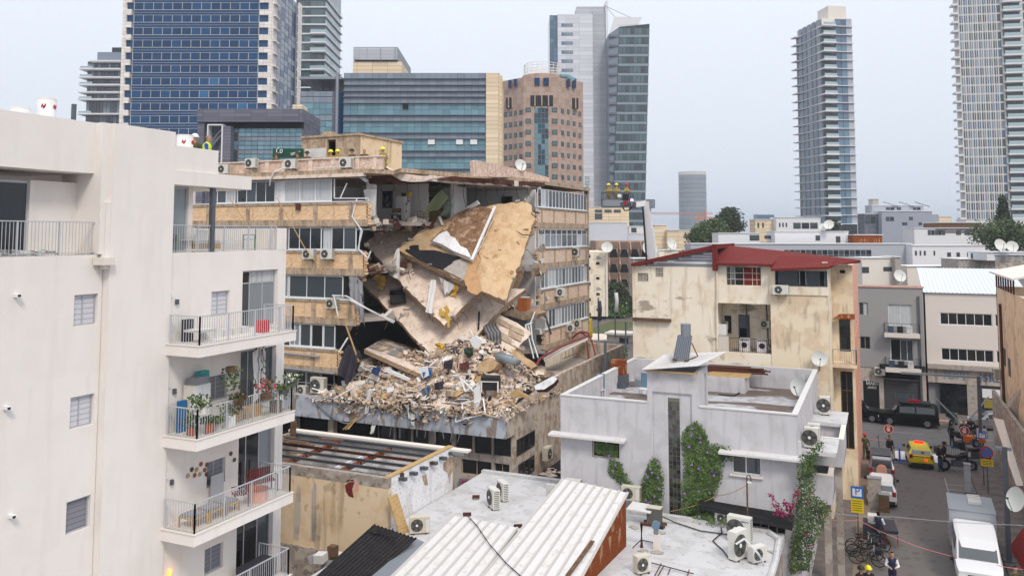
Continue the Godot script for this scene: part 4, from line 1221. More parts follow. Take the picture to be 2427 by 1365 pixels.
	bl(cab,"door",flat(Color(0.68,0.38,0.19),0.6),Vector3(0.02,0.03,0.301),Vector3(0.33,0.92,0.32))
	slab("broken_floor_edge","thick torn floor edge under the orange cabinet",[Vector3(-24.32,11.15,-52.2),Vector3(-23.19,11.33,-52.2),Vector3(-21.71,11.25,-52.2),Vector3(-21.28,11.09,-52.2),Vector3(-21.46,10.74,-52.2),Vector3(-22.72,10.69,-52.2),Vector3(-23.83,10.88,-52.2)],Vector3.BACK,1.6,M.beam,M.slab_edge,0.1)
	slab("broken_floor_edge","torn floor edge with hanging plaster beside the ochre slab's top",[Vector3(-22.59,13.96,-54.00),Vector3(-22.00,14.21,-54.00),Vector3(-21.88,13.74,-54.00),Vector3(-22.46,13.49,-54.00)],Vector3.BACK,1.2,M.beam,M.slab_edge,0.1)
	slab("fallen_ceiling_panel","long bare panel tilted beside the ochre slab's right edge",[Vector3(-22.59,12.92,-50.5),Vector3(-22.22,13.97,-50.5),Vector3(-21.67,14.17,-50.5),Vector3(-21.67,13.84,-50.5),Vector3(-22.1,12.94,-50.5),Vector3(-22.35,12.71,-50.5)],Vector3(0.2,0.3,1).normalized(),0.15,M.pink_slab,M.slab_edge,0.03)
	for q in [[[Vector3(-27.42,17.89,-47.00),Vector3(-26.15,18.09,-47.00),Vector3(-25.53,18.83,-47.00),Vector3(-26.01,19.39,-47.00),Vector3(-26.48,18.98,-47.00)],"crumpled green mat hanging from the torn ceiling",flat(Color(0.42,0.45,0.32),0.9)],[[Vector3(-26.78,17.62,-49.6),Vector3(-24.69,18.74,-49.6),Vector3(-24.49,18.51,-49.6),Vector3(-25.00,18.29,-49.6),Vector3(-26.45,17.56,-49.6)],"white board resting on the top of the slabs",M.white],[[Vector3(-27.7,17.75,-49.9),Vector3(-27.04,18.73,-49.9),Vector3(-26.71,18.44,-49.9),Vector3(-27.17,17.81,-49.9)],"pale green board standing at the slab's top edge",flat(Color(0.6,0.68,0.6),0.7)]]:
		var mb := MB.new()
		mb.prism(q[0],Vector3(0.02,0.05,-0.06))
		tag(put(self,"fallen_board",mb.commit(),q[2]),q[1],"board")
	for k in 16:
		var f := k / 16.0
		var p := (Vector3(-22.23,18.16,-54.5) as Vector3).lerp(Vector3(-22.00,9.32,-53.5),f) + Vector3(rnd(-0.5,0.7),rnd(-0.4,0.4),rnd(-0.4,0.6))
		var mb := MB.new()
		mb.cbox(Vector3.ZERO,Vector3(rnd(0.15,0.5),rnd(0.15,0.6),rnd(0.08,0.25)),Basis(Vector3(rnd(-1,1),rnd(-1,1),rnd(-1,1)).normalized(),rnd(0,3)))
		tag(put(self,"hanging_fragment",mb.commit(),[M.beam,M.pink_slab,M.cloth_white,M.concrete][rng.randi() % 4],p),"broken fragment hanging along the right wing's torn end","fragment","fragments at the right wing's torn end")
	for q in [[[Vector3(-21.31,10.57,-50.00),Vector3(-20.51,8.51,-49.5)],""],[[Vector3(-21.24,10.61,-50.2),Vector3(-20.25,8.56,-49.6)],""],[[Vector3(-21.31,10.57,-50.00),Vector3(-20.88,10.73,-50.2)],""],[[Vector3(-20.92,10.64,-50.00),Vector3(-20.72,9.59,-49.8)],""],[[Vector3(-21.44,11.22,-52.00),Vector3(-21.4,10.47,-51.00)],""]]:
		var mb := MB.new()
		mb.bar(q[0][0],q[0][1],0.07)
		tag(put(self,"bent_window_bar",mb.commit(),M.white_frame),"white bar of the crushed window frame by the right wing","window bar","bars of the crushed window frame")
	cable("pole","dark pole leaning against the right wing's lowest windows",[Vector3(-22.4,10.7,-56.17),Vector3(-22.2,9.17,-56.92)],0.08,M.steel)
	for k in 14:
		var p := (Vector3(-28.61,19.83,-44.00) as Vector3).lerp(Vector3(-22.84,20.08,-54.00),k / 13.0)
		var mb := MB.new()
		mb.tube([p,p + Vector3(rnd(-0.2,0.2),-rnd(0.4,0.9),rnd(0,0.3)),p + Vector3(rnd(-0.5,0.5),-rnd(0.8,2.0),rnd(0,0.4))],0.018,4)
		tag(put(self,"dangling_cable",mb.commit(),M.cable),"dark wire dangling from the torn roof edge","wire","wires dangling from the torn roof edge")

# leaves spread over a traced patch of wall,in light and dark clumps; flowers among them
func creeper(called: String,label: String,outline: Array,n: Vector3,per_m2: float,thick: float,flower: Color,flowers: int,dark := 1.0) -> Node3D:
	var o := thing(called,label,"climbing plant",outline[0])
	var x := (outline[1] - outline[0] as Vector3).normalized()
	var y := n.cross(x).normalized()
	var flat2 := PackedVector2Array()
	var lo := Vector2(1e9,1e9)
	var hi := -lo
	for q in outline:
		var w := Vector2((q - outline[0]).dot(x),(q - outline[0]).dot(y))
		flat2.append(w)
		lo = lo.min(w)
		hi = hi.max(w)
	var f := FastNoiseLite.new()
	f.seed = 9
	f.frequency = 1.3
	var mb := MB.new()
	mb.tinted = true
	var fl := MB.new()
	var count := int((hi.x - lo.x) * (hi.y - lo.y) * per_m2)
	for i in count:
		var w := Vector2(rnd(lo.x,hi.x),rnd(lo.y,hi.y))
		var inside := Geometry2D.is_point_in_polygon(w,flat2)
		if not inside:
			var near := 9.0
			for k in flat2.size():
				near = minf(near,(w - Geometry2D.get_closest_point_to_segment(w,flat2[k],flat2[(k + 1) % flat2.size()])).length())
			if near > 0.12 or rng.randf() > 0.25:
				continue
		var k := f.get_noise_2d(w.x,w.y)
		var p := x * w.x + y * w.y + n * (0.03 + thick * (0.5 + k) * rng.randf())
		var s := rnd(0.05,0.1)
		var b := Basis(Vector3(rnd(-1,1),rnd(-1,1),rnd(-1,1)).normalized(),rnd(-1.0,1.0)) * Basis(x,y,n)
		var g := rnd(0.75,1.25) * (1.0 + 0.5 * k) * dark
		mb.tint = Color(0.085 * g,0.14 * g,0.035 * g)
		mb.quad(p - b.x * s * 0.5,p - b.y * s * 0.35,p + b.x * s * 0.6,p + b.y * s * 0.35,n)
		if i < flowers * 6 and inside and i % 6 == 0:
			for m in 3:
				var c := Basis(n,TAU * m / 3.0)
				fl.quad(p + n * 0.06,p + n * 0.06 + c * x * 0.05,p + n * 0.08 + c * (x + y) * 0.05,p + n * 0.06 + c * y * 0.05,n)
	stuff(put(o,"leaves",mb.commit(),M.leaves))
	if fl.v.size():
		var fm := flat(flower,0.8)
		stuff(put(o,"flowers",fl.commit(),fm))
	mb = MB.new()
	var prev = null
	for i in 60:
		var w := Vector2(rnd(lo.x,hi.x),rnd(lo.y,hi.y))
		if Geometry2D.is_point_in_polygon(w,flat2):
			var p := x * w.x + y * w.y + n * 0.02
			if prev != null and (p - prev).length() < 0.7:
				mb.bar(prev,p,0.025)
			prev = p
	mb.bar(n * 0.02,x * 0.1 + n * 0.02,0.02)
	put(o,"stem",mb.commit(),M.bark)
	return o

# a sheet of ribbed metal between four corners: a -> b is one edge across the ribs,d over a,c over b; ribs run a -> d
func ribbed(o: Node3D,called: String,a: Vector3,b: Vector3,c: Vector3,d: Vector3,pitch: float,rib: float,mat: Material) -> void:
	var mb := MB.new()
	var n := (b - a).cross(d - a).normalized()
	if n.y < 0:
		n = -n
	var off := o.global_position
	mb.prism([a - off,b - off,c - off,d - off],-n * 0.02)
	put(o,called,mb.commit(),mat)
	var m := int((b - a).length() / pitch)
	for k in m + 1:
		mb = MB.new()
		var f := float(k) / m
		var p := a.lerp(b,f) - off
		var q := d.lerp(c,f) - off
		var x := (b - a).normalized()
		mb.prism([p - x * rib,p - x * rib * 0.45 + n * rib * 0.9,p + x * rib * 0.45 + n * rib * 0.9,p + x * rib],q - p)
		put(o,"rib",mb.commit(),M.dirty_rib if mat == M.white_sheet and rib > 0.03 else mat)

func white_house() -> void:
	var t := thing("white_house","pale grey flat roofed house with a strip of glass blocks","house",Vector3(-9,0,-44))
	var X := Vector3.RIGHT
	var Z := Vector3.BACK
	var wu := [-12.7,-11.37,-6.21,-4.95]
	var L := -14.3
	var holes := [[wu[0] - L,wu[1] - L,5.98,6.82],[wu[2] - L,wu[3] - L,5.95,6.78],[-9.75 - L,-7.94 - L,0.0,9.0],[-5.4 - L,-4.0 - L,3.3,3.95]]
	var pa := -9.75
	var pb := -7.94
	mw(t,"front_wall",plate(Vector3(L,0,-37.9),X,Z,pa - L,8.7,0.22,[holes[0]]),M.grey_wall)
	mw(t,"front_wall",plate(Vector3(pb,0,-37.9),X,Z,-3.4 - pb,8.7,0.22,[holes[1],holes[3]].map(func(q): return [q[0] + L - pb,q[1] + L - pb,q[2],q[3]])),M.grey_wall)
	var gs := -9.06
	var ge := -8.52
	var g0 := 3.75
	var g1 := 9.24
	mw(t,"stair_panel",plate(Vector3(-9.75,0,-38.0),X,Z,-7.94 - -9.75,9.0,0.14,[[gs - -9.75,ge - -9.75,g0,g1]]),M.grey_wall)
	var rows := 27
	var bm := box_mesh(Vector3((ge - gs) / 3 - 0.02,(g1 - g0) / rows - 0.022,0.06))
	var gm := [flat(Color(0.3,0.3,0.27),0.12,0.0,0.7),flat(Color(0.22,0.225,0.21),0.12,0.0,0.7),flat(Color(0.15,0.15,0.145),0.12,0.0,0.7),flat(Color(0.42,0.42,0.36),0.15,0.0,0.7)]
	bw(t,"block_mortar",flat(Color(0.66,0.65,0.57),0.9),gs,ge,g0,g1,38.06,38.13)
	for j in rows:
		for i in 3:
			put(t,"glass_block",bm,gm[3] if j > 24 else gm[rng.randi() % 3],Vector3(gs + (ge - gs) * (i + 0.5) / 3,g0 + (g1 - g0) * (j + 0.5) / rows,-38.06) - t.position)
	window(t,Vector3(wu[0],5.98,-37.9),X,Z,wu[1] - wu[0],0.84,[0.5],[],0.04,0.12,M.old_cream,[M.black,M.black])
	window(t,Vector3(wu[2],5.95,-37.9),X,Z,wu[3] - wu[2],0.83,[0.48],[],0.06,0.1,M.white_frame,[M.glass_dark,M.glass_mid])
	window(t,Vector3(-5.4,3.3,-37.9),X,Z,1.4,0.65,[0.25,0.5,0.75],[0.5],0.03,0.08,M.old_cream,[M.black])
	bw(t,"window_sill",M.cream_edge,wu[2] - 0.08,wu[3] + 0.08,5.87,5.945,37.78,37.9)
	bw(t,"side_wall",M.grey_wall,-3.62,-3.4,0,8.7,37.9 + 0.222,50.6)
	bw(t,"side_wall",M.grey_wall,L,L + 0.22,0,8.7,37.9 + 0.222,50.6)
	bw(t,"back_wall",M.grey_wall,L,-3.4,0,8.7,50.602,50.8)
	for q in [[L - 0.02,-10.00,37.86,38.14],[-7.64 + 0.02,-3.38,37.86,38.14],[L - 0.02,L + 0.24,38.141,50.6],[-3.64,-3.38,38.141,50.6],[L - 0.02,-3.38,50.601,50.82]]:
		bw(t,"parapet_cap",M.white_sheet,q[0],q[1],8.702,8.76,q[2],q[3])
	bw(t,"roof",M.roof_wet,L + 0.22,-3.62,7.4,7.55,38.13,50.6)
	for q in [[-14.75,-10.98],[-6.7,-3.1]]:
		var mb := MB.new()
		mb.prism([Vector3(q[0],6.84,-37.9),Vector3(q[0],7.0,-37.9),Vector3(q[0],6.95,-37.35),Vector3(q[0],6.86,-37.35)],Vector3(q[1] - q[0],0,0))
		mw(t,"ledge",mb,M.white_sheet)
	var a := -10.00
	var b := -7.64
	var bb := 39.9
	mw(t,"tower_wall",plate(Vector3(a,8.7,-37.9),X,Z,b - a,1.5,0.22,[[-9.75 - a,-7.94 - a,0.0,0.55]]),M.grey_wall)
	bw(t,"tower_panel_top",M.grey_wall,-9.75,-7.94,9.0,9.251,38.0,38.1)
	mw(t,"tower_side",plate(Vector3(b,7.55,-38.125),Vector3(0,0,-1),X,1.87,2.7,0.2,[[1.27,1.72,0.05,2.4]]),M.grey_wall)
	bw(t,"tower_door",M.cloth_grey,b - 0.3,b - 0.21,7.56,10.0,39.3,39.95)
	bw(t,"tower_wall",M.grey_wall,a,a + 0.2,7.55,10.2,38.12,40)
	bw(t,"tower_wall",M.grey_wall,a,b,7.55,10.2,40.0,40.2)
	bw(t,"fascia_plank",M.plank,a - 0.1,b + 0.05,10.19,10.26,37.6,37.7)
	var rf := thing("shed_roof_sheet","white corrugated sheet roofing the stair tower","roof sheet",Vector3(-9,10.2,-39))
	ribbed(rf,"sheet",Vector3(-10.08,10.29,-37.4),Vector3(-7.53,10.63,-37.4),Vector3(-6.81,10.87,-40.6),Vector3(-9.78,10.58,-40.6),0.1,0.025,M.white_sheet)
	var so := thing("solar_heater","solar panel with white water tank on the stair tower's roof","solar heater",Vector3(-8.55,10.73,-38.8))
	var sm := MB.new()
	sm.prism([Vector3(-8.93,10.69,-38.6),Vector3(-8.18,10.7,-38.6),Vector3(-8.21,11.66,-39.5),Vector3(-8.89,11.67,-39.5)],Vector3(0,0.03,-0.05))
	mw(so,"panel",sm,flat(Color(0.3,0.32,0.36),0.2))
	for k in 9:
		sm = MB.new()
		sm.bar((Vector3(-8.92,10.7,-38.57) as Vector3).lerp(Vector3(-8.17,10.71,-38.57),k / 8.0),(Vector3(-8.89,11.67,-39.47) as Vector3).lerp(Vector3(-8.2,11.67,-39.47),k / 8.0),0.012)
		mw(so,"panel_rib",sm,M.zinc)
	sm = MB.new()
	sm.disc(Vector3(-8.55,11.6,-39.7),Vector3.UP,0.24,0.62,18)
	mw(so,"tank",sm,M.zinc)
	for q in [[[Vector3(-8.26,11.35,-39.6),Vector3(-7.97,10.72,-39.6)]],[[Vector3(-8.22,10.67,-38.8),Vector3(-7.97,10.72,-39.6)]],[[Vector3(-8.92,11.56,-39.6),Vector3(-9.12,10.62,-39.8)]]]:
		sm = MB.new()
		sm.bar(q[0][0],q[0][1],0.04)
		mw(so,"leg",sm,M.rust_bar)
	for x in [Vector3(-8.82,10.66,-38.5),Vector3(-8.27,10.65,-38.5)]:
		put(so,"foot_block",box_mesh(Vector3(0.2,0.1,0.15)),M.wood,x - so.position)
	ac(Vector3(-14.51,7.55,-51.09),0.5,"white unit on the house roof left of the stair tower",Vector3(0.75,0.6,0.34),true)
	var tk := thing("rusty_tank","rusty metal box on a grey steel casing with a red valve","tank",Vector3(-14.17,7.55,-47.17))
	bl(tk,"casing",M.steel,Vector3(-0.5,0,-0.5),Vector3(0.5,0.75,0.4))
	bl(tk,"rusty_box",M.rust,Vector3(-0.35,0.751,-0.3),Vector3(0.45,1.6,0.3))
	sm = MB.new()
	sm.disc(Vector3(-0.1,0.5,0.41),Vector3.BACK,0.14,0.1,12)
	put(tk,"valve",sm.commit(),M.red_lamp)
	bl(tk,"motor",M.steel,Vector3(-0.25,0.05,0.41),Vector3(0.1,0.35,0.6))
	sm = MB.new()
	sm.bar(Vector3(-0.75,0,0.1),Vector3(-0.75,2.6,0.1),0.14)
	tag(put(self,"roof_post",sm.commit(),M.steel,tk.position),"grey square post standing left of the rusty tank","post")
	sm = MB.new()
	sm.prism([Vector3(0,0,0),Vector3(1.3,0,0),Vector3(1.5,0.35,0),Vector3(0.3,0.4,0)],Vector3(0,0,-0.8))
	tag(put(self,"metal_duct",sm.commit(),M.zinc,Vector3(-13.61,7.56,-47.8)),"bent grey metal duct lying on the left roof","duct")
	for q in [[Vector3(-14.26,7.56,-43.8),"pale blue folding chair behind the left parapet"],[Vector3(-12.04,7.56,-45.04),"dark and white chair beside the stair tower"]]:
		var c := thing("folding_chair",q[1],"chair",q[0])
		bl(c,"seat",M.cloth_white,Vector3(-0.25,0.4,-0.25),Vector3(0.25,0.45,0.25))
		bl(c,"backrest",M.sky_glass[1],Vector3(-0.25,0.45,-0.28),Vector3(0.25,1.25,-0.22))
		for x in [-0.22,0.19]:
			for z in [-0.25,0.2]:
				bl(c,"leg",M.zinc,Vector3(x,0,z),Vector3(x + 0.03,0.4,z + 0.03))
	var sk := thing("skylight_box","low white box on the roof covered with planks","roof box",Vector3(-7.83,7.55,-48.99))
	bl(sk,"box",M.grey_wall,Vector3(-1.4,0,-0.9),Vector3(0.75,0.85,0.9))
	for k in 4:
		bl(sk,"plank",M.plank,Vector3(-1.6 + k * 0.1,0.851 + k * 0.02,0.5 - k * 0.35),Vector3(0.95,0.89 + k * 0.02,0.8 - k * 0.35))
	for k in 16:
		var y: float = 0.95 + (k / 5) * 0.09
		var z: float = -0.3 - (k % 5) * 0.24
		var m := MB.new()
		m.tube([Vector3(-1.7 + rnd(-0.2,0.2),y,z),Vector3(1.2 + rnd(-0.5,0.8),y,z - 0.2)],0.05,6)
		tag(put(self,"rusty_pipe",m.commit(),M.rust_bar,sk.position),"rusty pipe lying in the stack on the roof box","pipe","rusty pipes stacked on the roof box")
	dish(Vector3(-4.03,7.6,-47.38),0.5,-0.5,0.2,"white oval dish on the right roof beside the parapet",0.7)
	cable("cable","black cable looping across the right roof to the box",[Vector3(-8.39,7.6,-47.09),Vector3(-7.53,7.6,-47.08),Vector3(-7.19,7.6,-49.4),Vector3(-7.41,7.6,-51.83)],0.035,M.cable)
	for q in [[38.9,41.6,-1.95],[45.0,48.0,-1.75]]:
		var sl := bw(t,"unit_ledge",M.white_sheet,-3.399,q[2],6.85,7.0,q[0],q[1])
		bw(sl,"ledge_felt",M.roof_white,-3.35,q[2] + 0.05,7.002,7.03,q[0] + 0.05,q[1] - 0.05)
	ac(Vector3(-2.95,7.03,-39.4),0.0,"nearer of two white units on the house's side ledge",Vector3(0.6,0.85,0.32))
	ac(Vector3(-2.95,7.03,-40.9),0.0,"white unit standing behind another on the side ledge",Vector3(0.55,0.7,0.32))
	ac(Vector3(-2.8,7.03,-46.8),0.0,"single white unit on the farther side ledge",Vector3(0.5,0.9,0.32))
	for q in [[6.94,42.0,45.2,-1.75,"open"],[5.6,40.6,43.0,-2.2,"open"]]:
		var h: float = q[0]
		var v0: float = q[1]
		var v1: float = q[2]
		var u1: float = q[3]
		var bal := bw(t,"balcony",M.grey_wall,-3.399,u1,h - 1.1,h - 1.0,v0,v1)
		bw(bal,"balcony_parapet",M.grey_wall,-3.399,u1,h - 1.25,h,v0 - 0.16,v0 - 0.001)
		bw(bal,"balcony_parapet",M.grey_wall,u1 - 0.16,u1,h - 1.25,h,v0,v1)
		bw(bal,"balcony_parapet",M.grey_wall,-3.399,u1,h - 1.25,h,v1 + 0.001,v1 + 0.16)
		bw(bal,"parapet_cap",M.cream_edge,-3.399,u1 + 0.03,h + 0.001,h + 0.06,v0 - 0.18,v0 + 0.02)
		bw(bal,"parapet_cap",M.cream_edge,u1 - 0.2,u1 + 0.03,h + 0.001,h + 0.06,v0 + 0.021,v1 + 0.16)
		bw(t,"side_column",M.dirty_plaster,u1 - 0.4,u1 - 0.1,0,h - 1.26,v0 + 0.1,v0 + 0.4)
	bw(t,"down_pipe",M.pipe,-3.4,-3.28,4.0,7.6,38.0,38.12)
	for k in 3:
		bw(t,"side_window",M.dark,-3.41,-3.39,5.6,6.6,39.5 + k * 3.0,40.7 + k * 3.0)
	var aw := thing("black_awning","long black awning sloping down at the house's foot","awning",Vector3(-5.75,4.5,-37.6))
	var mb := MB.new()
	mb.prism([Vector3(-7.72,4.66,-37.85),Vector3(-3.59,4.5,-37.85),Vector3(-3.59,4.38,-36.8),Vector3(-7.42,4.7,-36.8)],Vector3(0,0.03,0))
	mw(aw,"canvas",mb,M.black)
	mb = MB.new()
	mb.prism([Vector3(-3.59,4.38,-36.8),Vector3(-7.42,4.7,-36.8),Vector3(-7.38,4.59,-36.8),Vector3(-3.61,4.2,-36.8)],Vector3(0,0,0.02))
	mw(aw,"valance",mb,M.dark)
	var po := thing("antenna_pole","thin rusty pole with a bent black pipe on top","pole",Vector3(-5.38,4.67,-36.6))
	mb = MB.new()
	mb.tube([Vector3(0,-1.0,0),Vector3(0,1.45,0)],0.04)
	put(po,"post",mb.commit(),M.wood)
	mb = MB.new()
	mb.tube([Vector3(0,1.4,0),Vector3(0.0,1.6,0),Vector3(0.08,1.66,0),Vector3(0.16,1.55,0),Vector3(0.17,1.4,0)],0.025)
	put(po,"bent_pipe",mb.commit(),M.cable)
	put(po,"clamp",box_mesh(Vector3(0.18,0.06,0.06)),M.white,Vector3(0.1,1.36,0.02))
	cable("cable","thin cable strung from the rusty pole to the ivy",[Vector3(-5.4,5.89,-36.6),Vector3(-6.83,4.99,-37.6),Vector3(-8.93,4.01,-37.7)],0.015,M.plank,0.1)
	var lilac := Color(0.62,0.48,0.75)
	creeper("flowering_creeper","widest green creeper with lilac flowers right of the glass blocks",[Vector3(-8.19,7.78,-37.88),Vector3(-7.95,7.97,-37.88),Vector3(-7.67,8.00,-37.88),Vector3(-7.39,7.61,-37.88),Vector3(-7.21,7.07,-37.88),Vector3(-6.75,7.07,-37.88),Vector3(-6.2,6.99,-37.88),Vector3(-6.15,6.65,-37.88),Vector3(-6.63,6.45,-37.88),Vector3(-6.76,5.56,-37.88),Vector3(-7.07,4.79,-37.88),Vector3(-7.23,3.82,-37.88),Vector3(-7.83,3.73,-37.88),Vector3(-8.44,3.78,-37.88),Vector3(-8.34,5.19,-37.88),Vector3(-8.21,6.13,-37.88),Vector3(-8.35,7.05,-37.88)],Z,1500,0.3,lilac,60)
	creeper("flowering_creeper","narrow pointed creeper left of the glass block strip",[Vector3(-9.68,6.25,-37.88),Vector3(-9.49,6.18,-37.88),Vector3(-9.34,5.44,-37.88),Vector3(-9.38,4.12,-37.88),Vector3(-9.52,3.88,-37.88),Vector3(-10.38,3.99,-37.88),Vector3(-10.23,5.24,-37.88),Vector3(-9.98,5.84,-37.88)],Z,1500,0.25,lilac,30)
	creeper("creeper","small creeper trailing down under the barred left window",[Vector3(-11.84,5.96,-37.88),Vector3(-11.33,5.9,-37.88),Vector3(-11.21,5.51,-37.88),Vector3(-10.93,5.06,-37.88),Vector3(-10.73,4.86,-37.88),Vector3(-11.3,4.87,-37.88),Vector3(-11.83,5.38,-37.88)],Z,1300,0.2,lilac,4)
	creeper("window_plant","plant filling the barred left window",[Vector3(-12.55,6.71,-37.85),Vector3(-11.39,6.67,-37.85),Vector3(-11.42,6.09,-37.85),Vector3(-12.51,6.21,-37.85)],Z,1300,0.15,lilac,2,0.8)
	creeper("corner_creeper","tall creeper climbing the house's street corner",[Vector3(-3.32,7.03,-37.5),Vector3(-2.99,7.16,-37.5),Vector3(-2.64,7.89,-37.5),Vector3(-2.39,7.83,-37.5),Vector3(-2.75,6.83,-37.5),Vector3(-2.92,5.43,-37.5),Vector3(-2.45,5.31,-37.5),Vector3(-2.22,4.91,-37.5),Vector3(-2.65,4.08,-37.5),Vector3(-2.92,3.36,-37.5),Vector3(-3.11,2.21,-37.5),Vector3(-3.91,2.08,-37.5),Vector3(-3.67,3.41,-37.5),Vector3(-3.5,5.00,-37.5)],Vector3(0.3,0,1).normalized(),900,0.5,Color(0.6,0.1,0.35),30,0.9)
	creeper("foot_shrub","low shrub growing along the foot of the creepers",[Vector3(-7.87,4.06,-37.2),Vector3(-6.95,4.37,-37.2),Vector3(-6.05,4.31,-37.2),Vector3(-5.97,3.97,-37.2),Vector3(-6.78,3.8,-37.2),Vector3(-7.6,3.87,-37.2)],Vector3(0,0.5,1).normalized(),1000,0.3,lilac,6)
	var bo := thing("bougainvillea","loose branches with magenta flowers above the black awning","shrub",Vector3(-3.76,4.72,-36.9))
	mb = MB.new()
	var fm := MB.new()
	for q in [Vector3(-4.53,5.59,-36.7),Vector3(-4.37,5.19,-36.7),Vector3(-4.26,4.96,-36.6),Vector3(-3.92,5.42,-36.7),Vector3(-3.79,5.17,-36.7),Vector3(-4.09,4.93,-36.6),Vector3(-3.38,5.94,-36.7),Vector3(-3.61,5.39,-36.6)]:
		mb.tube([Vector3(0.2,-0.3,0),(q - bo.position) * 0.5 + Vector3(0,0.08,0),q - bo.position],0.012,4)
		for k in 26:
			var p: Vector3 = (q - bo.position).lerp(Vector3(0.1,-0.1,0),rng.randf() * 0.5) + Vector3(rnd(-0.12,0.12),rnd(-0.1,0.1),rnd(-0.1,0.1))
			var c := Basis(Vector3(rnd(-1,1),rnd(-1,1),rnd(-1,1)).normalized(),rnd(0,3)) * 0.05
			fm.quad(p - c.x,p - c.y,p + c.x,p + c.y,c.z)
	put(bo,"branches",mb.commit(),M.bark)
	stuff(put(bo,"flowers",fm.commit(),flat(Color(0.55,0.08,0.3),0.8)))

func yellow_house() -> void:
	var t := thing("yellow_house","old peeling cream house with a red roof","house",Vector3(-8,0,-56))
	var X := Vector3.RIGHT
	var Z := Vector3.BACK
	var V := 52.0
	var x0 := -14.61
	var x1 := -9.27
	var x2 := -6.04
	var x3 := -2.78
	var top := 14.45
	var q0 := -14.28
	var mb := plate(Vector3(x0,0,-V),X,Z,x1 - x0,top,0.3,[[-14.26 - x0,-13.56 - x0,13.46,14.00],[-13.09 - x0,-12.60 - x0,13.78,14.35]])
	mw(t,"front_wall",mb,M.old_cream)
	for w in [[-14.26,-13.56,13.46,14.00,3,3],[-13.09,-12.6,13.78,14.35,2,3]]:
		for j in w[5]:
			for i in w[4]:
				var a: float = lerpf(w[0],w[1],float(i) / w[4])
				var b: float = lerpf(w[0],w[1],float(i + 1) / w[4])
				var c: float = lerpf(w[2],w[3],float(j) / w[5])
				var d: float = lerpf(w[2],w[3],float(j + 1) / w[5])
				bw(t,"concrete_block",M.concrete,a + 0.012,b - 0.012,c + 0.012,d - 0.012,V + 0.06 + rnd(0,0.03),V + 0.25)
	var lt := 12.38
	var lb := 9.29
	var wl := -8.64
	var wr := -6.56
	var wb := 13.35
	var wt := 14.51
	mw(t,"front_wall",plate(Vector3(x1,lt,-V),X,Z,x2 - x1,top - lt + 0.1,0.3,[[wl - x1,wr - x1,wb - lt,wt - lt]]),M.old_cream)
	window(t,Vector3(wl,wb,-V),X,Z,wr - wl,wt - wb,[0.125,0.25,0.5,0.75,0.875],[0.33,0.66],0.03,0.06,M.old_cream,[M.glass_mid,M.glass_mid,M.glass_dark,M.red_roof,M.red_roof,M.red_roof,M.glass_mid,M.glass_pale,M.glass_dark,M.red_roof,M.red_roof,M.red_roof,M.glass_mid,M.glass_pale,M.glass_dark,M.red_roof,M.red_roof,M.glass_dark])
	bw(t,"front_wall",M.old_cream,x1,x2,0,lb,V,V + 0.3)
	bw(t,"loggia_back",M.old_cream,x1 - 0.2,x2 + 0.2,lb - 0.2,lt + 0.1,V + 2.2,V + 2.4)
	bw(t,"loggia_floor",M.concrete,x1,x2,lb - 0.15,lb,V + 0.3,V + 2.2)
	bw(t,"loggia_side",M.old_cream,x1 - 0.2,x1,lb - 0.2,lt + 0.1,V + 0.301,V + 2.2)
	bw(t,"loggia_side",M.old_cream,x2,x2 + 0.2,lb - 0.2,lt + 0.1,V + 0.301,V + 2.2)
	bw(t,"loggia_ceiling",M.old_cream,x1,x2,lt + 0.1,lt + 0.25,V + 0.301,V + 2.4)
	bw(t,"loggia_lintel",M.old_cream,x1,x2,lt - 0.12,lt - 0.001,V - 0.02,V + 0.28)
	bw(t,"door",M.steel,-8.28,-7.6,lb,lb + 2.1,V + 2.12,V + 2.19)
	bw(t,"door_opening",M.black,-8.2,-7.68,lb,lb + 1.25,V + 2.08,V + 2.118)
	bw(t,"window",M.dark,-9.14,-8.74,lb + 0.9,lb + 2.0,V + 2.12,V + 2.19)
	for x in [1744,1792]:
		mb = MB.new()
		var u: float = -8.0 + (x - 1735) * 0.0255
		mb.tube([Vector3(u,lt,-V - 2.0),Vector3(u + 0.08,lb + 0.4,-V - 2.0),Vector3(u + 0.3,lb + 0.1,-V - 1.8)],0.05)
		mw(t,"drain_pipe",mb,M.steel)
	railing(t,"railing",[Vector3(x1 + 0.05,lb,-V - 0.15),Vector3(x2 - 0.05,lb,-V - 0.15)],0.85,0.12,M.rust_bar)
	var k0 := x1 + 0.03
	for k in 9:
		bw(t,"screen_slat",M.cream_edge,k0 + k * 0.075,k0 + k * 0.075 + 0.06,lb,lb + 0.95,V + 0.02,V + 0.05)
	ac(Vector3(-9.21,lb + 1.1,-V - 1.9),0.9,"small unit on the left inside the open loggia",Vector3(0.6,0.5,0.3),true)
	ac(Vector3(-6.61,lb + 1.3,-V - 2.0),0.0,"small unit high on the right inside the loggia",Vector3(0.55,0.45,0.3),true)
	for q in [[-7.7,"white washing machine by the blue cloth behind the loggia railing"],[-6.65,"white washing machine at the right end of the loggia"]]:
		var w := thing("washing_machine",q[1],"washing machine",Vector3(q[0],lb,-V - 0.7))
		bl(w,"body",M.white,Vector3(-0.3,0,-0.28),Vector3(0.3,0.8,0.28))
		mb = MB.new()
		mb.disc(Vector3(0,0.42,0.281),Vector3.BACK,0.17,0.02,16)
		put(w,"door",mb.commit(),M.glass_dark)
		bl(w,"panel",M.zinc,Vector3(-0.28,0.68,0.281),Vector3(0.28,0.78,0.29))
	tag(bw(self,"storage_cabinet",M.white,-9.29,-8.77,lb + 0.95,lb + 1.6,V + 0.4,V + 0.9),"white box standing behind the loggia's slatted screen","cabinet")
	var bt := 14.34
	var bb := 13.39
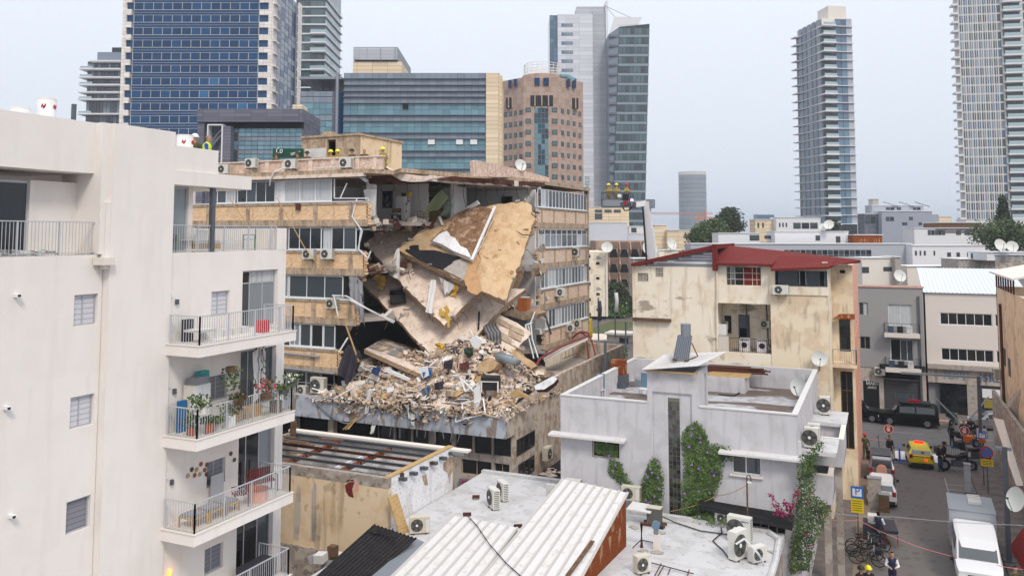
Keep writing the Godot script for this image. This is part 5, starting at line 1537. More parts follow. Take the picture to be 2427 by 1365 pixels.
	mw(t,"stained_wall",plate(Vector3(x2,0,-V + 0.05),X,Z,x3 - x2,bt + 0.15,0.3,[[-5.75 - x2,-2.79 - x2,bb,bt]]),M.old_stain)
	bw(t,"balcony_front",M.old_cream,x2 - 0.05,x3 + 0.05,bb - 0.5,bb - 0.02,V - 0.12,V - 0.051)
	window(t,Vector3(-5.75,bb,-V + 0.05),X,Z,-2.79 - -5.75,bt - bb,[0.07,0.43,0.62,0.85,0.95],[],0.05,0.05,flat(Color(0.3,0.36,0.42),0.6),[M.black,M.glass_mid,M.black,M.glass_mid,M.black,M.glass_mid])
	for x in [0.46,0.58]:
		bw(t,"curtain",M.glass_pale,lerpf(-5.75,-2.79,x),lerpf(-5.75,-2.79,x + 0.025),bb + 0.1,bt - 0.05,V + 0.02,V + 0.03)
	ac(Vector3(-5.39,12.86,-51.6),0,"white unit with a blue badge under the closed balcony",Vector3(0.9,0.55,0.34))
	bw(t,"wall_ledge",M.wood,x0 + 0.05,-12.1,10.97,11.16,V - 0.3,V)
	var s1 := -3.01
	var s2 := -1.53
	bw(t,"side_wall",M.old_cream,x3 - 0.3,x3,0,top + 0.4,V + 0.25,56.0)
	mw(t,"rear_wall",plate(Vector3(x3 - 0.3,0,-56),X,Z,s2 - x3 + 0.3,14.56,0.3,[[-2.40 - x3 + 0.3,-1.74 - x3 + 0.3,9.17,11.3],[-2.40 - x3 + 0.3,-1.69 - x3 + 0.3,3.2,7.95],[-2.27 - x3 + 0.3,-1.95 - x3 + 0.3,14.04,14.25]]),M.old_stain)
	window(t,Vector3(-2.4,9.17,-56),X,Z,-1.74 - -2.4,11.30 - 9.17,[],[0.75],0.06,0.1,M.wood,[M.glass_dark,M.glass_mid],"balcony_door")
	window(t,Vector3(-2.4,3.2,-56),X,Z,-1.69 - -2.4,7.95 - 3.2,[0.5],[0.75],0.06,0.1,M.wood,[M.black,M.black,M.glass_dark,M.glass_dark],"street_door")
	bw(t,"attic_window",M.black,-2.27,-1.95,14.04,14.25,56.1,56.2)
	var bf := 8.56
	bw(t,"balcony_slab",M.old_stain,x3,-1.4,bf - 0.2,bf,54.6,55.99)
	railing(t,"balcony_railing",[Vector3(x3 + 0.05,bf,-54.65),Vector3(-1.42,bf,-54.65),Vector3(-1.42,bf,-55.9)],0.9,0.12,M.zinc)
	mb = MB.new()
	mb.prism([Vector3(-2.69,11.22,-55.2),Vector3(-1.43,11.27,-55.2),Vector3(-1.46,11.48,-56.00),Vector3(-2.37,11.44,-56.00)],Vector3(0,0.05,0))
	mw(t,"door_canopy",mb,M.rust)
	bw(t,"street_wall",M.pink_wall,s2 - 0.3,s2,0,14.52,56.301,70)
	for k in 5:
		bw(t,"flute",M.pink_wall,s2,s2 + 0.04,4.0,10.0,57.5 + k * 2.4,58.5 + k * 2.4)
	var ro := bw(t,"attic",M.dark,x0 + 0.1,s2 - 0.35,8,top - 0.05,56.4,69)
	mb = MB.new()
	mb.prism([Vector3(-14.58,14.42,-51.6),Vector3(-14.58,14.63,-51.6),Vector3(-9.13,15.88,-51.6),Vector3(-9.13,15.59,-51.6)],Vector3(0,0,-7))
	mw(t,"left_roof",mb,M.red_roof)
	for k in 7:
		var a: Vector3 = (Vector3(-13.63,14.52,-52.1) as Vector3).lerp(Vector3(-10.77,15.31,-52.1),k / 7.0)
		var f := 1.0 - k / 7.0
		bw(t,"gable_slat",M.zinc if k != 1 else M.white,a.x,x1 - 0.02,top + 0.02 + k * 0.165,top + 0.155 + k * 0.165,V + 0.03,V + 0.08)
	for q in [
		[[Vector3(-9.13,14.74,-51.5),Vector3(-5.89,14.71,-51.5),Vector3(-5.05,15.36,-56.00),Vector3(-9.91,15.82,-56.00)],"roof_slope"],
		[[Vector3(-5.89,14.44,-51.2),Vector3(-2.64,14.62,-51.2),Vector3(-2.29,15.05,-53.5),Vector3(-5.58,15.17,-53.5)],"roof_slope"],
		[[Vector3(-5.59,15.17,-53.6),Vector3(-2.3,15.05,-53.6),Vector3(-1.03,14.89,-56.00),Vector3(-5.06,15.36,-56.02)],"roof_slope"],
		[[Vector3(-2.64,14.62,-51.25),Vector3(-2.3,14.8,-53.5),Vector3(-1.03,14.84,-56.00),Vector3(-2.3,15.05,-53.55)],"roof_slope"]]:
		mb = MB.new()
		var p: Array = q[0]
		var n: Vector3 = (p[1] - p[0]).cross(p[3] - p[0]).normalized()
		if n.y < 0:
			n = -n
		mb.tri(p[0],p[1],p[2],n)
		mb.tri(p[0],p[2],p[3],n)
		for e in 4:
			var a: Vector3 = p[e]
			var b: Vector3 = p[(e + 1) % 4]
			mb.quad(a,b,b + Vector3(0,-0.14,0),a + Vector3(0,-0.14,0),(a + b) * 0.5 - (p[0] + p[1] + p[2] + p[3]) * 0.25)
		mw(t,q[1],mb,M.red_roof)
	bw(t,"ridge_end",M.red_roof,x1 - 0.12,x1 + 0.12,top - 0.2,15.88,V - 0.5,V + 0.1)
	dish(Vector3(-3.36,8.52,-51.7),0.45,0.2,0.15,"white dish low on the stained cream wall",0.75)
	cable("drain_pipe","thin rusty pipe running down the corner of the cream house",[Vector3(-9.18,14.28,-51.9),Vector3(-9.24,9.37,-51.9)],0.06,M.old_cream)

func roofless_house() -> void:
	var t := thing("roofless_house","ruined house without a roof, bare steel beams across its walls","house",Vector3(-24,0,-34))
	var X := Vector3.RIGHT
	var Z := Vector3.BACK
	var R := -19.6
	bw(t,"front_wall",M.tan_plaster,-29,R,2.5,5.55,30.9,31.15)
	bw(t,"front_wall_top",M.dirty_plaster,-29,R - 0.001,5.551,6.0,30.895,31.15)
	bw(t,"front_wall_foot",M.dirty_plaster,-29,R + 0.05,0,2.499,30.8,31.15)
	for q in [[Vector3(-24.58,4.37,-30.89),Vector3(-24.41,5.14,-30.89),Vector3(-24.24,4.97,-30.89),Vector3(-24.23,3.67,-30.89),Vector3(-24.33,2.73,-30.89),Vector3(-24.61,2.73,-30.89)],[Vector3(-23.63,4.96,-30.89),Vector3(-23.48,5.44,-30.89),Vector3(-23.38,5.26,-30.89),Vector3(-23.38,4.34,-30.89),Vector3(-23.27,3.26,-30.89),Vector3(-23.4,2.78,-30.89),Vector3(-23.65,2.83,-30.89),Vector3(-23.63,3.94,-30.89)]]:
		var mb := MB.new()
		mb.prism(q,Vector3(0,0,0.004))
		mw(t,"water_stain",mb,M.podium_lower)
	bw(t,"side_wall",M.white_paint,R - 0.25,R,0,5.98,31.151,36.8)
	bw(t,"wall_cap",M.plank,R - 0.27,R + 0.02,5.981,6.03,31.0,36.8)
	bw(t,"back_wall",M.white_paint,-29,R - 0.251,0,5.7,36.6,36.8)
	bw(t,"back_cap",M.cream_edge,-29.5,R + 1.0,5.85,5.95,36.45,36.85)
	bw(t,"back_beam",M.zinc,-29.0,R + 0.8,5.7,5.84,36.4,36.6)
	bw(t,"floor",M.concrete,-29,R - 0.25,2.6,2.8,31.15,36.6)
	bw(t,"inner_wall",M.white_paint,-24.3,-24.15,2.8,5.3,33.5,36.6)
	bw(t,"left_wall",M.dirty_plaster,-29.2,-29,0,5.9,30.9,36.8)
	for k in 6:
		var v := 31.7 + k * 0.92
		var mb := MB.new()
		var g: Material = M.rust_bar if k == 3 else M.steel
		for y in [0.0,0.11]:
			mb.box(Vector3(-28.9,5.7 + y,-v),Vector3(28.9 + R + 0.18,0,0),Vector3(0,0.02,0),Vector3(0,0,-0.1))
		mb.box(Vector3(-28.9,5.72,-v - 0.04),Vector3(28.9 + R + 0.18,0,0),Vector3(0,0.09,0),Vector3(0,0,-0.02))
		mw(t,"steel_beam",mb,g)
		bw(t,"beam_stub",M.steel,R,R + 0.3,5.66,5.8,v + 0.11,v + 0.3)
	for u in [-26.2,-23.0]:
		bw(t,"rusty_joist",M.rust,u - 0.1,u + 0.1,5.5,5.67,31.2,36.4)
	for k in 8:
		var mb := MB.new()
		mb.cbox(Vector3(rnd(-28.5,-25.5),5.95 + k * 0.012,-rnd(32.0,35.8)),Vector3(rnd(0.8,2.0),0.03,0.2),Basis(Vector3.UP,rnd(-0.15,0.15)))
		tag(mw(self,"plank",mb,M.wood),"weathered plank lying across the bare steel beams","plank","planks across the bare beams")
	var bd := MB.new()
	bd.prism([Vector3(-28.94,6.5,-36.00),Vector3(-28.6,6.53,-36.00),Vector3(-28.7,5.68,-36.00),Vector3(-29.14,5.68,-36.00)],Vector3(0,0.02,-0.05))
	tag(put(self,"board",bd.commit(),M.wood),"grey wooden board propped upright on the far beams","board")
	for q in [[[Vector3(-19.59,6.06,-31.92),Vector3(-19.59,5.88,-32.2),Vector3(-19.59,5.68,-32.14),Vector3(-19.59,5.75,-31.85),Vector3(-19.59,5.98,-31.81)],M.rust_bar],[[Vector3(-19.59,5.36,-33.77),Vector3(-19.59,5.32,-34.16),Vector3(-19.59,4.79,-34.32),Vector3(-19.59,4.88,-34.01)],M.beam],[[Vector3(-19.59,5.45,-35.87),Vector3(-19.59,5.57,-36.3),Vector3(-19.59,5.41,-37.18),Vector3(-19.59,4.91,-37.28),Vector3(-19.59,4.77,-36.65),Vector3(-19.59,4.28,-36.48),Vector3(-19.59,4.88,-36.22),Vector3(-19.59,5.15,-35.79)],M.beam]]:
		var mb := MB.new()
		mb.prism(ragged(q[0],0.05),Vector3(0.006,0,0))
		mw(t,"bare_patch",mb,q[1])
	for q in [[[Vector3(-21.83,5.45,-30.89),Vector3(-21.63,5.6,-30.89),Vector3(-21.32,5.66,-30.89),Vector3(-21.45,5.32,-30.89),Vector3(-21.36,4.97,-30.89),Vector3(-21.62,5.01,-30.89),Vector3(-21.78,5.19,-30.89)],M.red_roof],[[Vector3(-21.37,5.65,-30.89),Vector3(-21.15,5.72,-30.89),Vector3(-21.1,5.36,-30.89),Vector3(-21.18,5.13,-30.89),Vector3(-21.31,4.97,-30.89),Vector3(-21.41,5.32,-30.89)],M.pink_wall],[[Vector3(-21.77,5.66,-30.89),Vector3(-21.59,5.74,-30.89),Vector3(-21.57,5.67,-30.89),Vector3(-21.75,5.59,-30.89)],M.red_roof],[[Vector3(-21.55,5.72,-30.89),Vector3(-21.37,5.76,-30.89),Vector3(-21.37,5.69,-30.89),Vector3(-21.52,5.65,-30.89)],M.red_roof]]:
		var mb := MB.new()
		mb.prism(q[0],Vector3(0,0,0.006))
		mw(t,"painted_mark",mb,q[1])
	var pl := MB.new()
	pl.prism([Vector3(-19.3,5.38,-30.35),Vector3(-19.3,5.36,-31.05),Vector3(-18.6,3.76,-30.96),Vector3(-18.7,3.83,-30.38)],Vector3(0.08,0.02,0))
	tag(put(self,"leaning_board",pl.commit(),M.plank),"cream board leaning against the white ruined wall","board")
	for k in 24:
		var mb := MB.new()
		mb.cbox(Vector3(-21.3 + rnd(-0.5,0.3),1.0 + k * 0.1,-rnd(28.5,30.3)),Vector3(rnd(0.3,0.7),rnd(0.2,0.5),rnd(0.3,0.6)),Basis(Vector3(rnd(-1,1),1,rnd(-1,1)).normalized(),rnd(0,3)))
		tag(mw(self,"rubbish_bag",mb,[M.cloth_grey,M.cloth_white,M.wood][k % 3]),"grey rubbish heaped between the new block and the ruined house","rubbish","rubbish in the gap")

func front_roofs() -> void:
	var t := thing("flat_roof_building","low building under a flat pale membrane roof","building",Vector3(-11,0,-28))
	var R := 3.9
	bw(t,"roof",M.roof_white,-19.55,-3.95,R - 0.3,R,12,37.2)
	bw(t,"roof",M.roof_white,-19.55,-14.6,R - 0.3,R,37.2,40.2)
	bw(t,"wall",M.dirty_plaster,-19.5,-4.05,0,R - 0.301,12,37.1)
	bw(t,"roof_upstand",M.roof_white,-14.4,-4.6,R + 0.001,R + 0.16,36.9,37.2)
	bw(t,"roof_upstand",M.roof_white,-19.55,-14.6,R + 0.001,R + 0.14,39.9,40.2)
	var mb := MB.new()
	mb.tube([Vector3(-4.6,R + 0.05,-37.0),Vector3(-4.1,R + 0.03,-36.3),Vector3(-3.98,R,-34),Vector3(-3.98,R,-20)],0.13,8)
	mw(t,"roof_edge",mb,M.roof_white)
	for k in 7:
		bw(t,"membrane_seam",M.roof_white,-19.4,-4.2,R + 0.001,R + 0.012,20.0 + k * 2.3,20.1 + k * 2.3)
	var s := thing("white_shed","white ribbed metal shed with one rusty end wall","shed",Vector3(-12,R,-30))
	var P := Vector3(0.03456,0.95948,0.27966)
	ribbed(s,"roof_sheet",Vector3(-12.57,6.1,-33.6),Vector3(-9.68,5.94,-33.4),Vector3(-9.93,4.25,-27.58),Vector3(-13.4,4.06,-26.51),0.36,0.06,M.white_sheet)
	mb = MB.new()
	mb.prism([Vector3(-9.68,5.81,-33.14),Vector3(-9.97,4.37,-28.17),Vector3(-9.97,R,-28.17),Vector3(-9.68,R,-33.14)],Vector3(-0.1,0,0))
	mw(s,"end_wall",mb,M.rust)
	bw(s,"back_wall",M.white_sheet,-13.2,-10.1,R,6.02 - 0.1,33.2,33.3)
	ribbed(s,"roof_sheet",Vector3(-15.99,5.18,-30.11),Vector3(-13.19,5.08,-30.14),Vector3(-13.46,4.04,-26.54),Vector3(-16.61,3.88,-25.58),0.36,0.06,M.white_sheet)
	mb = MB.new()
	mb.prism([Vector3(-15.97,5.13,-30.15),Vector3(-13.22,5.05,-30.19),Vector3(-13.16,R,-30.07),Vector3(-15.9,R,-30.03)],Vector3(0,0,-0.06))
	mw(s,"back_wall",mb,M.white_sheet)
	mb = MB.new()
	mb.prism([Vector3(-9.86,4.71,-28.81),Vector3(-10.03,5.02,-29.86),Vector3(-10.04,5.05,-29.95),Vector3(-9.95,5.07,-30.03),Vector3(-9.8,4.73,-28.87)],Vector3(0,0.05,0))
	mb = MB.new()
	mb.bar(Vector3(-10.08,5.07,-30.07),Vector3(-10.36,4.49,-28.07),0.16,0.04)
	tag(put(self,"roof_plank",mb.commit(),M.wood),"grey weathered plank lying on the white ribbed roof","plank")
	cable("cable","thin black cable trailing down the white ribbed roof",[Vector3(-15.41,5.29,-30.11),Vector3(-14.72,5.11,-29.66),Vector3(-13.75,4.83,-28.79),Vector3(-12.71,4.57,-28.03),Vector3(-11.82,4.38,-27.51)],0.02,M.cable)
	for q in [[Vector3(-16.09,4.74,-31.5),"rusty steel offcut sticking up at the ribbed roof's top edge"],[Vector3(-17.87,3.98,-35.91),"rusty steel offcut lying alone on the flat roof"],[Vector3(-13.8,4.55,-31.6),"rusty flat piece where the two ribbed roofs meet"]]:
		mb = MB.new()
		mb.cbox(Vector3.ZERO,Vector3(0.35,0.03,0.14),Basis(Vector3.UP,0.5))
		mb.cbox(Vector3(0,0.07,0),Vector3(0.35,0.12,0.02),Basis(Vector3.UP,0.5))
		tag(put(self,"steel_offcut",mb.commit(),M.rust_bar,q[0]),q[1],"steel offcut")
	var b := thing("black_sheet_roof","black corrugated lean-to roof with a torn upper edge","roof",Vector3(-19,3,-29))
	var P3 := Vector3(0.22096,0.95226,0.21068)
	ribbed(b,"sheet",Vector3(-18.83,4.85,-28.72),Vector3(-17.07,4.5,-28.97),Vector3(-17.47,3.8,-25.39),Vector3(-19.00,3.98,-24.61),0.16,0.05,M.black_sheet)
	for k in 6:
		mb = MB.new()
		mb.prism([(Vector3(-18.85,4.73,-28.16) as Vector3) + Vector3(k * 0.22,0,0),(Vector3(-18.85,4.73,-28.16) as Vector3) + Vector3(k * 0.22 + 0.24,0,0),(Vector3(-18.85,4.73,-28.16) as Vector3) + Vector3(k * 0.22 + 0.2,rnd(0.05,0.3),-rnd(0.1,0.4))],Vector3(0,0.02,0.02))
		mw(b,"torn_edge",mb,M.black_sheet)
	mb = MB.new()
	mb.prism([Vector3(-17.29,4.3,-29.38),Vector3(-16.62,4.2,-29.29),Vector3(-16.35,4.02,-25.31),Vector3(-17.14,4.02,-24.97)],Vector3(0,0.03,0))
	mw(b,"flashing",mb,M.zinc)
	mb = MB.new()
	mb.prism([Vector3(-10.29,4.65,-36.3),Vector3(-9.3,4.6,-36.3),Vector3(-9.31,4.48,-35.6),Vector3(-10.38,4.52,-35.6)],Vector3(0,0.04,0))
	tag(put(self,"sheet_canopy",mb.commit(),M.white_sheet),"small white ribbed canopy at the foot of the pointed creeper","canopy")
	var on := func(x: float,z: float) -> Vector3: return Vector3(x,R,z)
	ac(on.call(-16.56,-35.11),-0.75,"upright white unit with side grille on the flat roof near the white wall",Vector3(0.75,0.85,0.34))
	ac(on.call(-16.88 + 0.2,-36.08 - 0.3),-0.75,"white unit partly hidden behind the upright one",Vector3(0.8,0.8,0.3))
	ac(on.call(-18.08,-30.98),0.6,"beige unit with a wide fan beside the leaning board",Vector3(0.85,0.65,0.34),true)
	var samsung := ac(on.call(-5.55,-35.57),-0.15,"tallest white unit with a wide fan and blue lettering",Vector3(0.95,0.95,0.36))
	var tx := letters(samsung,"lettering","SAMSUNG",Vector3.ZERO,0.07,flat(Color(0.1,0.2,0.55),0.5))
	tx.position = Vector3(0.1,0.82,0.18)
	ac(on.call(-5.34,-33.64),1.15,"narrow upright white unit in front of the lettered one",Vector3(0.8,1.05,0.36))
	ac(on.call(-4.61,-33.65),0.9,"short white unit with dark grille near the roof edge",Vector3(0.7,0.55,0.32))
	ac(on.call(-8.41,-30.83),0.9,"beige unit at the bottom of the flat roof by the rebar",Vector3(0.6,0.6,0.32),true)
	ac(Vector3(-10.61,4.50 - 0.1,-37.2),0,"old unit half hidden between the shed and the creeper",Vector3(0.85,0.6,0.34),true)
	ac(Vector3(-6.47,4.00,-37.1),0,"white unit sunk in the shrub below the black awning",Vector3(0.7,0.4,0.3))
	ac(Vector3(-13.5,4.83 - 0.3,-37.5),0,"white unit top just showing over the shed roof",Vector3(0.75,0.35,0.3))
	var ob := thing("old_cooler_box","old brown metal box standing on two beams","cooler",on.call(-9.23,-35.97))
	bl(ob,"casing",M.fan,Vector3(-0.3,0.12,-0.2),Vector3(0.3,0.75,0.2))
	bl(ob,"lid",M.ac_old,Vector3(-0.32,0.751,-0.22),Vector3(0.32,0.78,0.22))
	for z in [-0.2,0.15]:
		bl(ob,"beam",M.wood,Vector3(-0.5,0,z),Vector3(0.5,0.12,z + 0.1))
	var ve := thing("roof_fan","blue grey extractor fan on a pipe stand","fan",on.call(-8.48,-33.27))
	mb = MB.new()
	mb.disc(Vector3(0,0.95,-0.08),Vector3.BACK,0.17,0.16,16)
	put(ve,"housing",mb.commit(),M.sky_glass[1])
	bl(ve,"stand",M.cream_edge,Vector3(-0.1,0,-0.1),Vector3(0.14,0.6,0.1))
	bl(ve,"neck",M.zinc,Vector3(-0.08,0.6,-0.07),Vector3(0.08,0.8,0.07))
	mb = MB.new()
	mb.tube([Vector3(-0.6,0,0),Vector3(-0.6,0.95,0),Vector3(-0.1,0.98,0)],0.07,8)
	put(ve,"pipe",mb.commit(),M.rust_bar)
	mb = MB.new()
	mb.disc(Vector3(0.1,0.9,0),Vector3.RIGHT,0.08,0.2,10)
	put(ve,"motor",mb.commit(),M.dark)
	cable("cable","black cable running across the flat roof to the lettered unit",[Vector3(-9.09,4.2,-36.39),Vector3(-8.48,3.95,-36.54),Vector3(-7.26,3.95,-35.96),Vector3(-6.13,3.95,-35.99)],0.025,M.cable)
	cable("cable","black cable curling down the flat roof beside the upright unit",[Vector3(-6.52,3.95,-36.74),Vector3(-6.38,3.95,-36.14),Vector3(-6.56,3.95,-35.02),Vector3(-5.99,3.95,-34.14),Vector3(-5.62,3.95,-33.37)],0.025,M.cable)
	cable("hose","pair of white pipes draped over the short unit",[Vector3(-5.3,4.7,-32.93),Vector3(-5.00,4.9,-33.08),Vector3(-4.46,4.4,-33.04),Vector3(-4.33,3.95,-33.37)],0.04,M.pipe)
	cable("cable","curved black cable at the extractor fan's foot",[Vector3(-9.37,3.95,-32.97),Vector3(-9.02,4.3,-32.96),Vector3(-8.64,4.2,-33.18),Vector3(-8.43,4.1,-33.23)],0.02,M.cable)
	for q in [[[Vector3(-8.26,4.00,-31.65),Vector3(-6.58,4.00,-31.29)]],[[Vector3(-7.85,4.00,-30.52),Vector3(-7.9,4.00,-31.73)]],[[Vector3(-7.74,4.00,-30.57),Vector3(-7.76,4.00,-31.61)]],[[Vector3(-7.49,4.00,-31.52),Vector3(-7.43,4.00,-30.83)]],[[Vector3(-6.81,4.00,-31.6),Vector3(-6.75,4.00,-31.01)]]]:
		mb = MB.new()
		mb.bar(q[0][0],q[0][1],0.03)
		tag(put(self,"rebar",mb.commit(),M.rust_bar),"rusty bar in the tangle at the bottom of the flat roof","steel bar","rusty bars on the flat roof")
	for q in [Vector3(-8.79,3.92,-35.16),Vector3(-8.92,3.92,-32.92),Vector3(-8.33,3.92,-32.94),Vector3(-4.14,3.92,-34.9),Vector3(-9.93,3.92,-35.31)]:
		mb = MB.new()
		var pts := []
		for k in 8:
			var r := rnd(0.1,0.25)
			pts.append(Vector3(cos(TAU * k / 8) * r * 1.4,0,sin(TAU * k / 8) * r))
		mb.prism(pts,Vector3(0,0.01,0))
		put(t,"tar_patch",mb.commit(),M.concrete,q - t.position)

# a far building: its own axes turned to the district's grid; k = metres per unit of the plan it was drawn on
class Far:
	var o: Node3D
	var k: float
	var x0: float
	var y0: float

	func p(x: float,y: float,z := 0.0) -> Vector3:
		return Vector3((x - x0) * k,(y0 - y) * k,z)

func far(called: String,label: String,cat: String,at: Vector3,k: float,x0: float,y0: float,turn := 0.0) -> Far:
	var f := Far.new()
	f.o = thing(called,label,cat,at,YAW + turn)
	f.k = k
	f.x0 = x0
	f.y0 = y0
	return f

func fb(f: Far,called: String,m: Material,x0: float,x1: float,y0: float,y1: float,z0: float,z1: float) -> MeshInstance3D:
	return bl(f.o,called,m,f.p(x0,y0,z0),f.p(x1,y1,z1))

# panes set proud of their backing in a grid on a plane of the building
func pane_grid(f: Far,o: Vector3,ax: Vector3,n: Vector3,w: float,h: float,cols: int,rows: int,gapx: float,gapy: float,mats: Array,called := "pane",lift := 0.04) -> void:
	var a := ax.abs()
	var size := a * (w / cols - gapx) + Vector3.UP * (h / rows - gapy) + n.abs() * 0.06
	var b := Basis.IDENTITY
	if ax.x * ax.z != 0.0:
		size = Vector3(w / cols - gapx,h / rows - gapy,0.06)
		b = Basis(ax,Vector3.UP,ax.cross(Vector3.UP))
	var m := box_mesh(size)
	for j in rows:
		for i in cols:
			put(f.o,called,m,mats[rng.randi() % mats.size()],o + ax * (w * (i + 0.5) / cols) + Vector3.UP * (h * (j + 0.5) / rows) + n * lift,b)

func far_city() -> void:
	var X := Vector3.RIGHT
	var Z := Vector3.BACK
	var f := far("blue_glass_tower","broad dark blue glass office tower with white stone piers","tower",Vector3(-175.03,11.22,-173.84),230.0 / 1945,456,600)
	var k := f.k
	fb(f,"core",M.blue_glass[2],283,634,600,-60,-26,-1.2)
	fb(f,"mullion_grid",flat(Color(0.78,0.76,0.75),0.6),297,600,600,-60,-1.2,0)
	for j in 12:
		var y := 321.0 - j * 30.6
		for i in 13:
			var a := 298.0 + i * 23.2
			put(f.o,"pane",box_mesh(Vector3(21.7 * k,16.4 * k,0.06)),M.blue_glass[3] if rng.randf() < 0.05 else M.blue_glass[rng.randi() % 3],f.p(a + 11.6,y - 8.5,0.04))
		for s in [[17.9,5.0],[23.9,5.4]]:
			fb(f,"spandrel_band",M.blue_glass[0],298,599.5,y - s[0],y - s[0] - s[1],0,0.06)
		fb(f,"pier_block",M.stone,272,293,y - 17,y - 30.6,-8,0.4)
		fb(f,"pier_window",M.blue_glass[0],281,296,y,y - 17,-8,-0.3)
		fb(f,"pier_block",M.stone,601,634,y - 17,y - 30.6,-8,0.2)
		fb(f,"pier_window",M.blue_glass[1],601,623,y,y - 17,-8,-0.4)
		fb(f,"cornice_fin",M.stone,634,640,y - 15,y - 18,-4,-0.2)
		fb(f,"pier_block",M.stone,272,281,y,y - 17,-8,0.4)
		fb(f,"pier_block",M.stone,623,634,y,y - 17,-8,0.2)
	fb(f,"rear_wing",M.stone,640,644,600,-60,-27,-24)
	pane_grid(f,f.p(634,321,-4),Vector3(0,0,-1),X,19.5,380 * k,5,24,0.5,0.25,[M.grey_pane[0],M.blue_glass[2]],"side_pane")
	f = far("white_slab_tower","glass apartment tower with white floor slabs behind the blue tower","tower",Vector3(-188.46,9.61,-244.48),300.0 / 1945,740,600)
	k = f.k
	fb(f,"core",M.green_glass[2],690,760,600,-60,-28,-0.2)
	for j in 13:
		var y := 250.0 - j * 21.8
		pane_grid(f,f.p(696,y,-0.2),X,Z,60 * k,17 * k,4,1,0.12,0.1,M.green_glass)
		pane_grid(f,f.p(760,y,-0.4),Vector3(0,0,-1),X,27.5,17 * k,6,1,0.12,0.1,[M.teal_glass[0],M.teal_glass[2],M.green_glass[1]])
		fb(f,"floor_edge",M.slab_white,690,764,y,y - 3.2,-29,0.8 if j in [5,9,12] else 0.2)
		if j in [6,7,8,3,4]:
			var b := fb(f,"balcony",M.slab_white,729,765,y + 2,y - 1.5,-4,2.4)
			bl(b,"glass_rail",M.rail_glass,Vector3(-2.7,0.2,3.1),Vector3(2.7,1.3,3.15))
	f = far("terraced_tower","dark glass tower with stepped white balcony slabs","tower",Vector3(-295.48,8.69,-240.62),340.0 / 1945,225,600)
	k = f.k
	fb(f,"core",M.dark,189,275,600,142,-30,-0.2)
	fb(f,"penthouse",M.grey_pane[2],212,275,142,119,-20,0)
	fb(f,"penthouse",M.dark,241,275,119,105,-16,-2)
	var ys := [142,161,181,199,217,234,269]
	for i in 7:
		var y: float = ys[i]
		var nxt: float = ys[i + 1] if i < 6 else 300.0
		fb(f,"balcony_slab",M.slab_white,201 if i == 0 else 178,275,y + 3.5,y,-12,3)
		pane_grid(f,f.p(189,nxt,-0.2),X,Z,82 * k,(nxt - y - 5) * k,10,1,0.2,0.1,[M.glass_dark,M.grey_pane[2],M.glass_mid])
		if i in [1,2,3,5,6]:
			fb(f,"glass_rail",M.rail_glass,180,210,y - 0.5,y - 5,2.7,2.8)
	f = far("grey_clad_office","low grey clad office with a recessed outside stair","office building",Vector3(-78.48,13.93,-87.66),112.0 / 1945,585,600)
	k = f.k
	fb(f,"core",M.clad_grey,463,712,600,290,-10,-0.5)
	fb(f,"top_band",M.clad_grey,461,712,289,258,-10,0.6)
	fb(f,"pier",M.clad_grey,461,478,600,289.2,-4,0.3)
	fb(f,"dark_recess",M.dark,479,712,302,289.5,-0.5,-0.3)
	for j in 9:
		pane_grid(f,f.p(556,312 + j * 10.5,-0.5),X,Z,152 * k,10 * k,10,1,0.07,0.07,M.teal_glass if j % 3 != 2 else M.grey_pane)
		pane_grid(f,f.p(527,312 + j * 10.5,-0.5),X,Z,27 * k,10 * k,2,1,0.07,0.07,[M.glass_mid,M.teal_glass[2]])
	for q in [[490,493,296,400],[524,527,296,400],[490,527,296,299]]:
		fb(f,"stair_frame",M.slab_white,q[0],q[1],q[3],q[2],-0.4,1.2)
	fb(f,"stair_back",M.clad_grey,493,524,400,299,-0.49,-0.2)
	fb(f,"side_cladding",M.clad_grey,527.2,545,400,300,-0.4,1.0)
	for j in 8:
		fb(f,"stair_step",M.zinc,500 + j * 2.6,503 + j * 2.6,346 - j * 3.2,344 - j * 3.2,-0.1,0.8)
	var mb := MB.new()
	mb.bar(f.p(499,335,0.8),f.p(523,306,0.8),0.08)
	put(f.o,"stair_rail",mb.commit(),M.zinc)
	fb(f,"roof_unit",M.beige_stone,671,695,257.8,238,-6,-3)
	f = far("teal_glass_office","wide office of teal glass rows and grey bands","office building",Vector3(-78.42,13.01,-131.47),152.0 / 1945,980,600)
	k = f.k
	fb(f,"core",M.clad_grey,808,1150,600,169,-20,-0.3)
	fb(f,"end_block",M.beige_stone,1150.2,1183,600,170,-22,0.2)
	fb(f,"end_block",M.beige_stone,1183.2,1189,600,173,-22,-1.2)
	var rows := [[169,183,1,0],[183.6,198.6,1,0],[199.4,213.6,1,0],[214.4,227,1,0],[227.8,242.4,1,0],[243.2,271,2,1],[271.8,285.4,1,0],[286.2,313.6,2,1],[314.4,328,1,0],[328.8,356.6,2,1],[357.4,371,1,0],[371.8,400,2,1],[400.8,416,1,0]]
	for q in rows:
		pane_grid(f,f.p(808.5,q[1],-0.3),X,Z,341 * k,(q[1] - q[0]) * k,20,q[2],0.07,0.07,M.teal_glass if q[3] else M.grey_pane)
		fb(f,"sun_shade",M.grey_pane[2],807,1150,q[1] + 0.7,q[1] - 0.1,-0.3,0.25)
	for q in [[951,242,964,256,M.black],[1012,330,1028,342,M.white],[1079,330,1095,342,M.white],[1113,330,1129,342,M.white]]:
		fb(f,"open_pane",q[4],q[0],q[2],q[3],q[1],-0.1,0.1)
	fb(f,"lower_wing",M.clad_grey,708,790,600,216,-12,0.8)
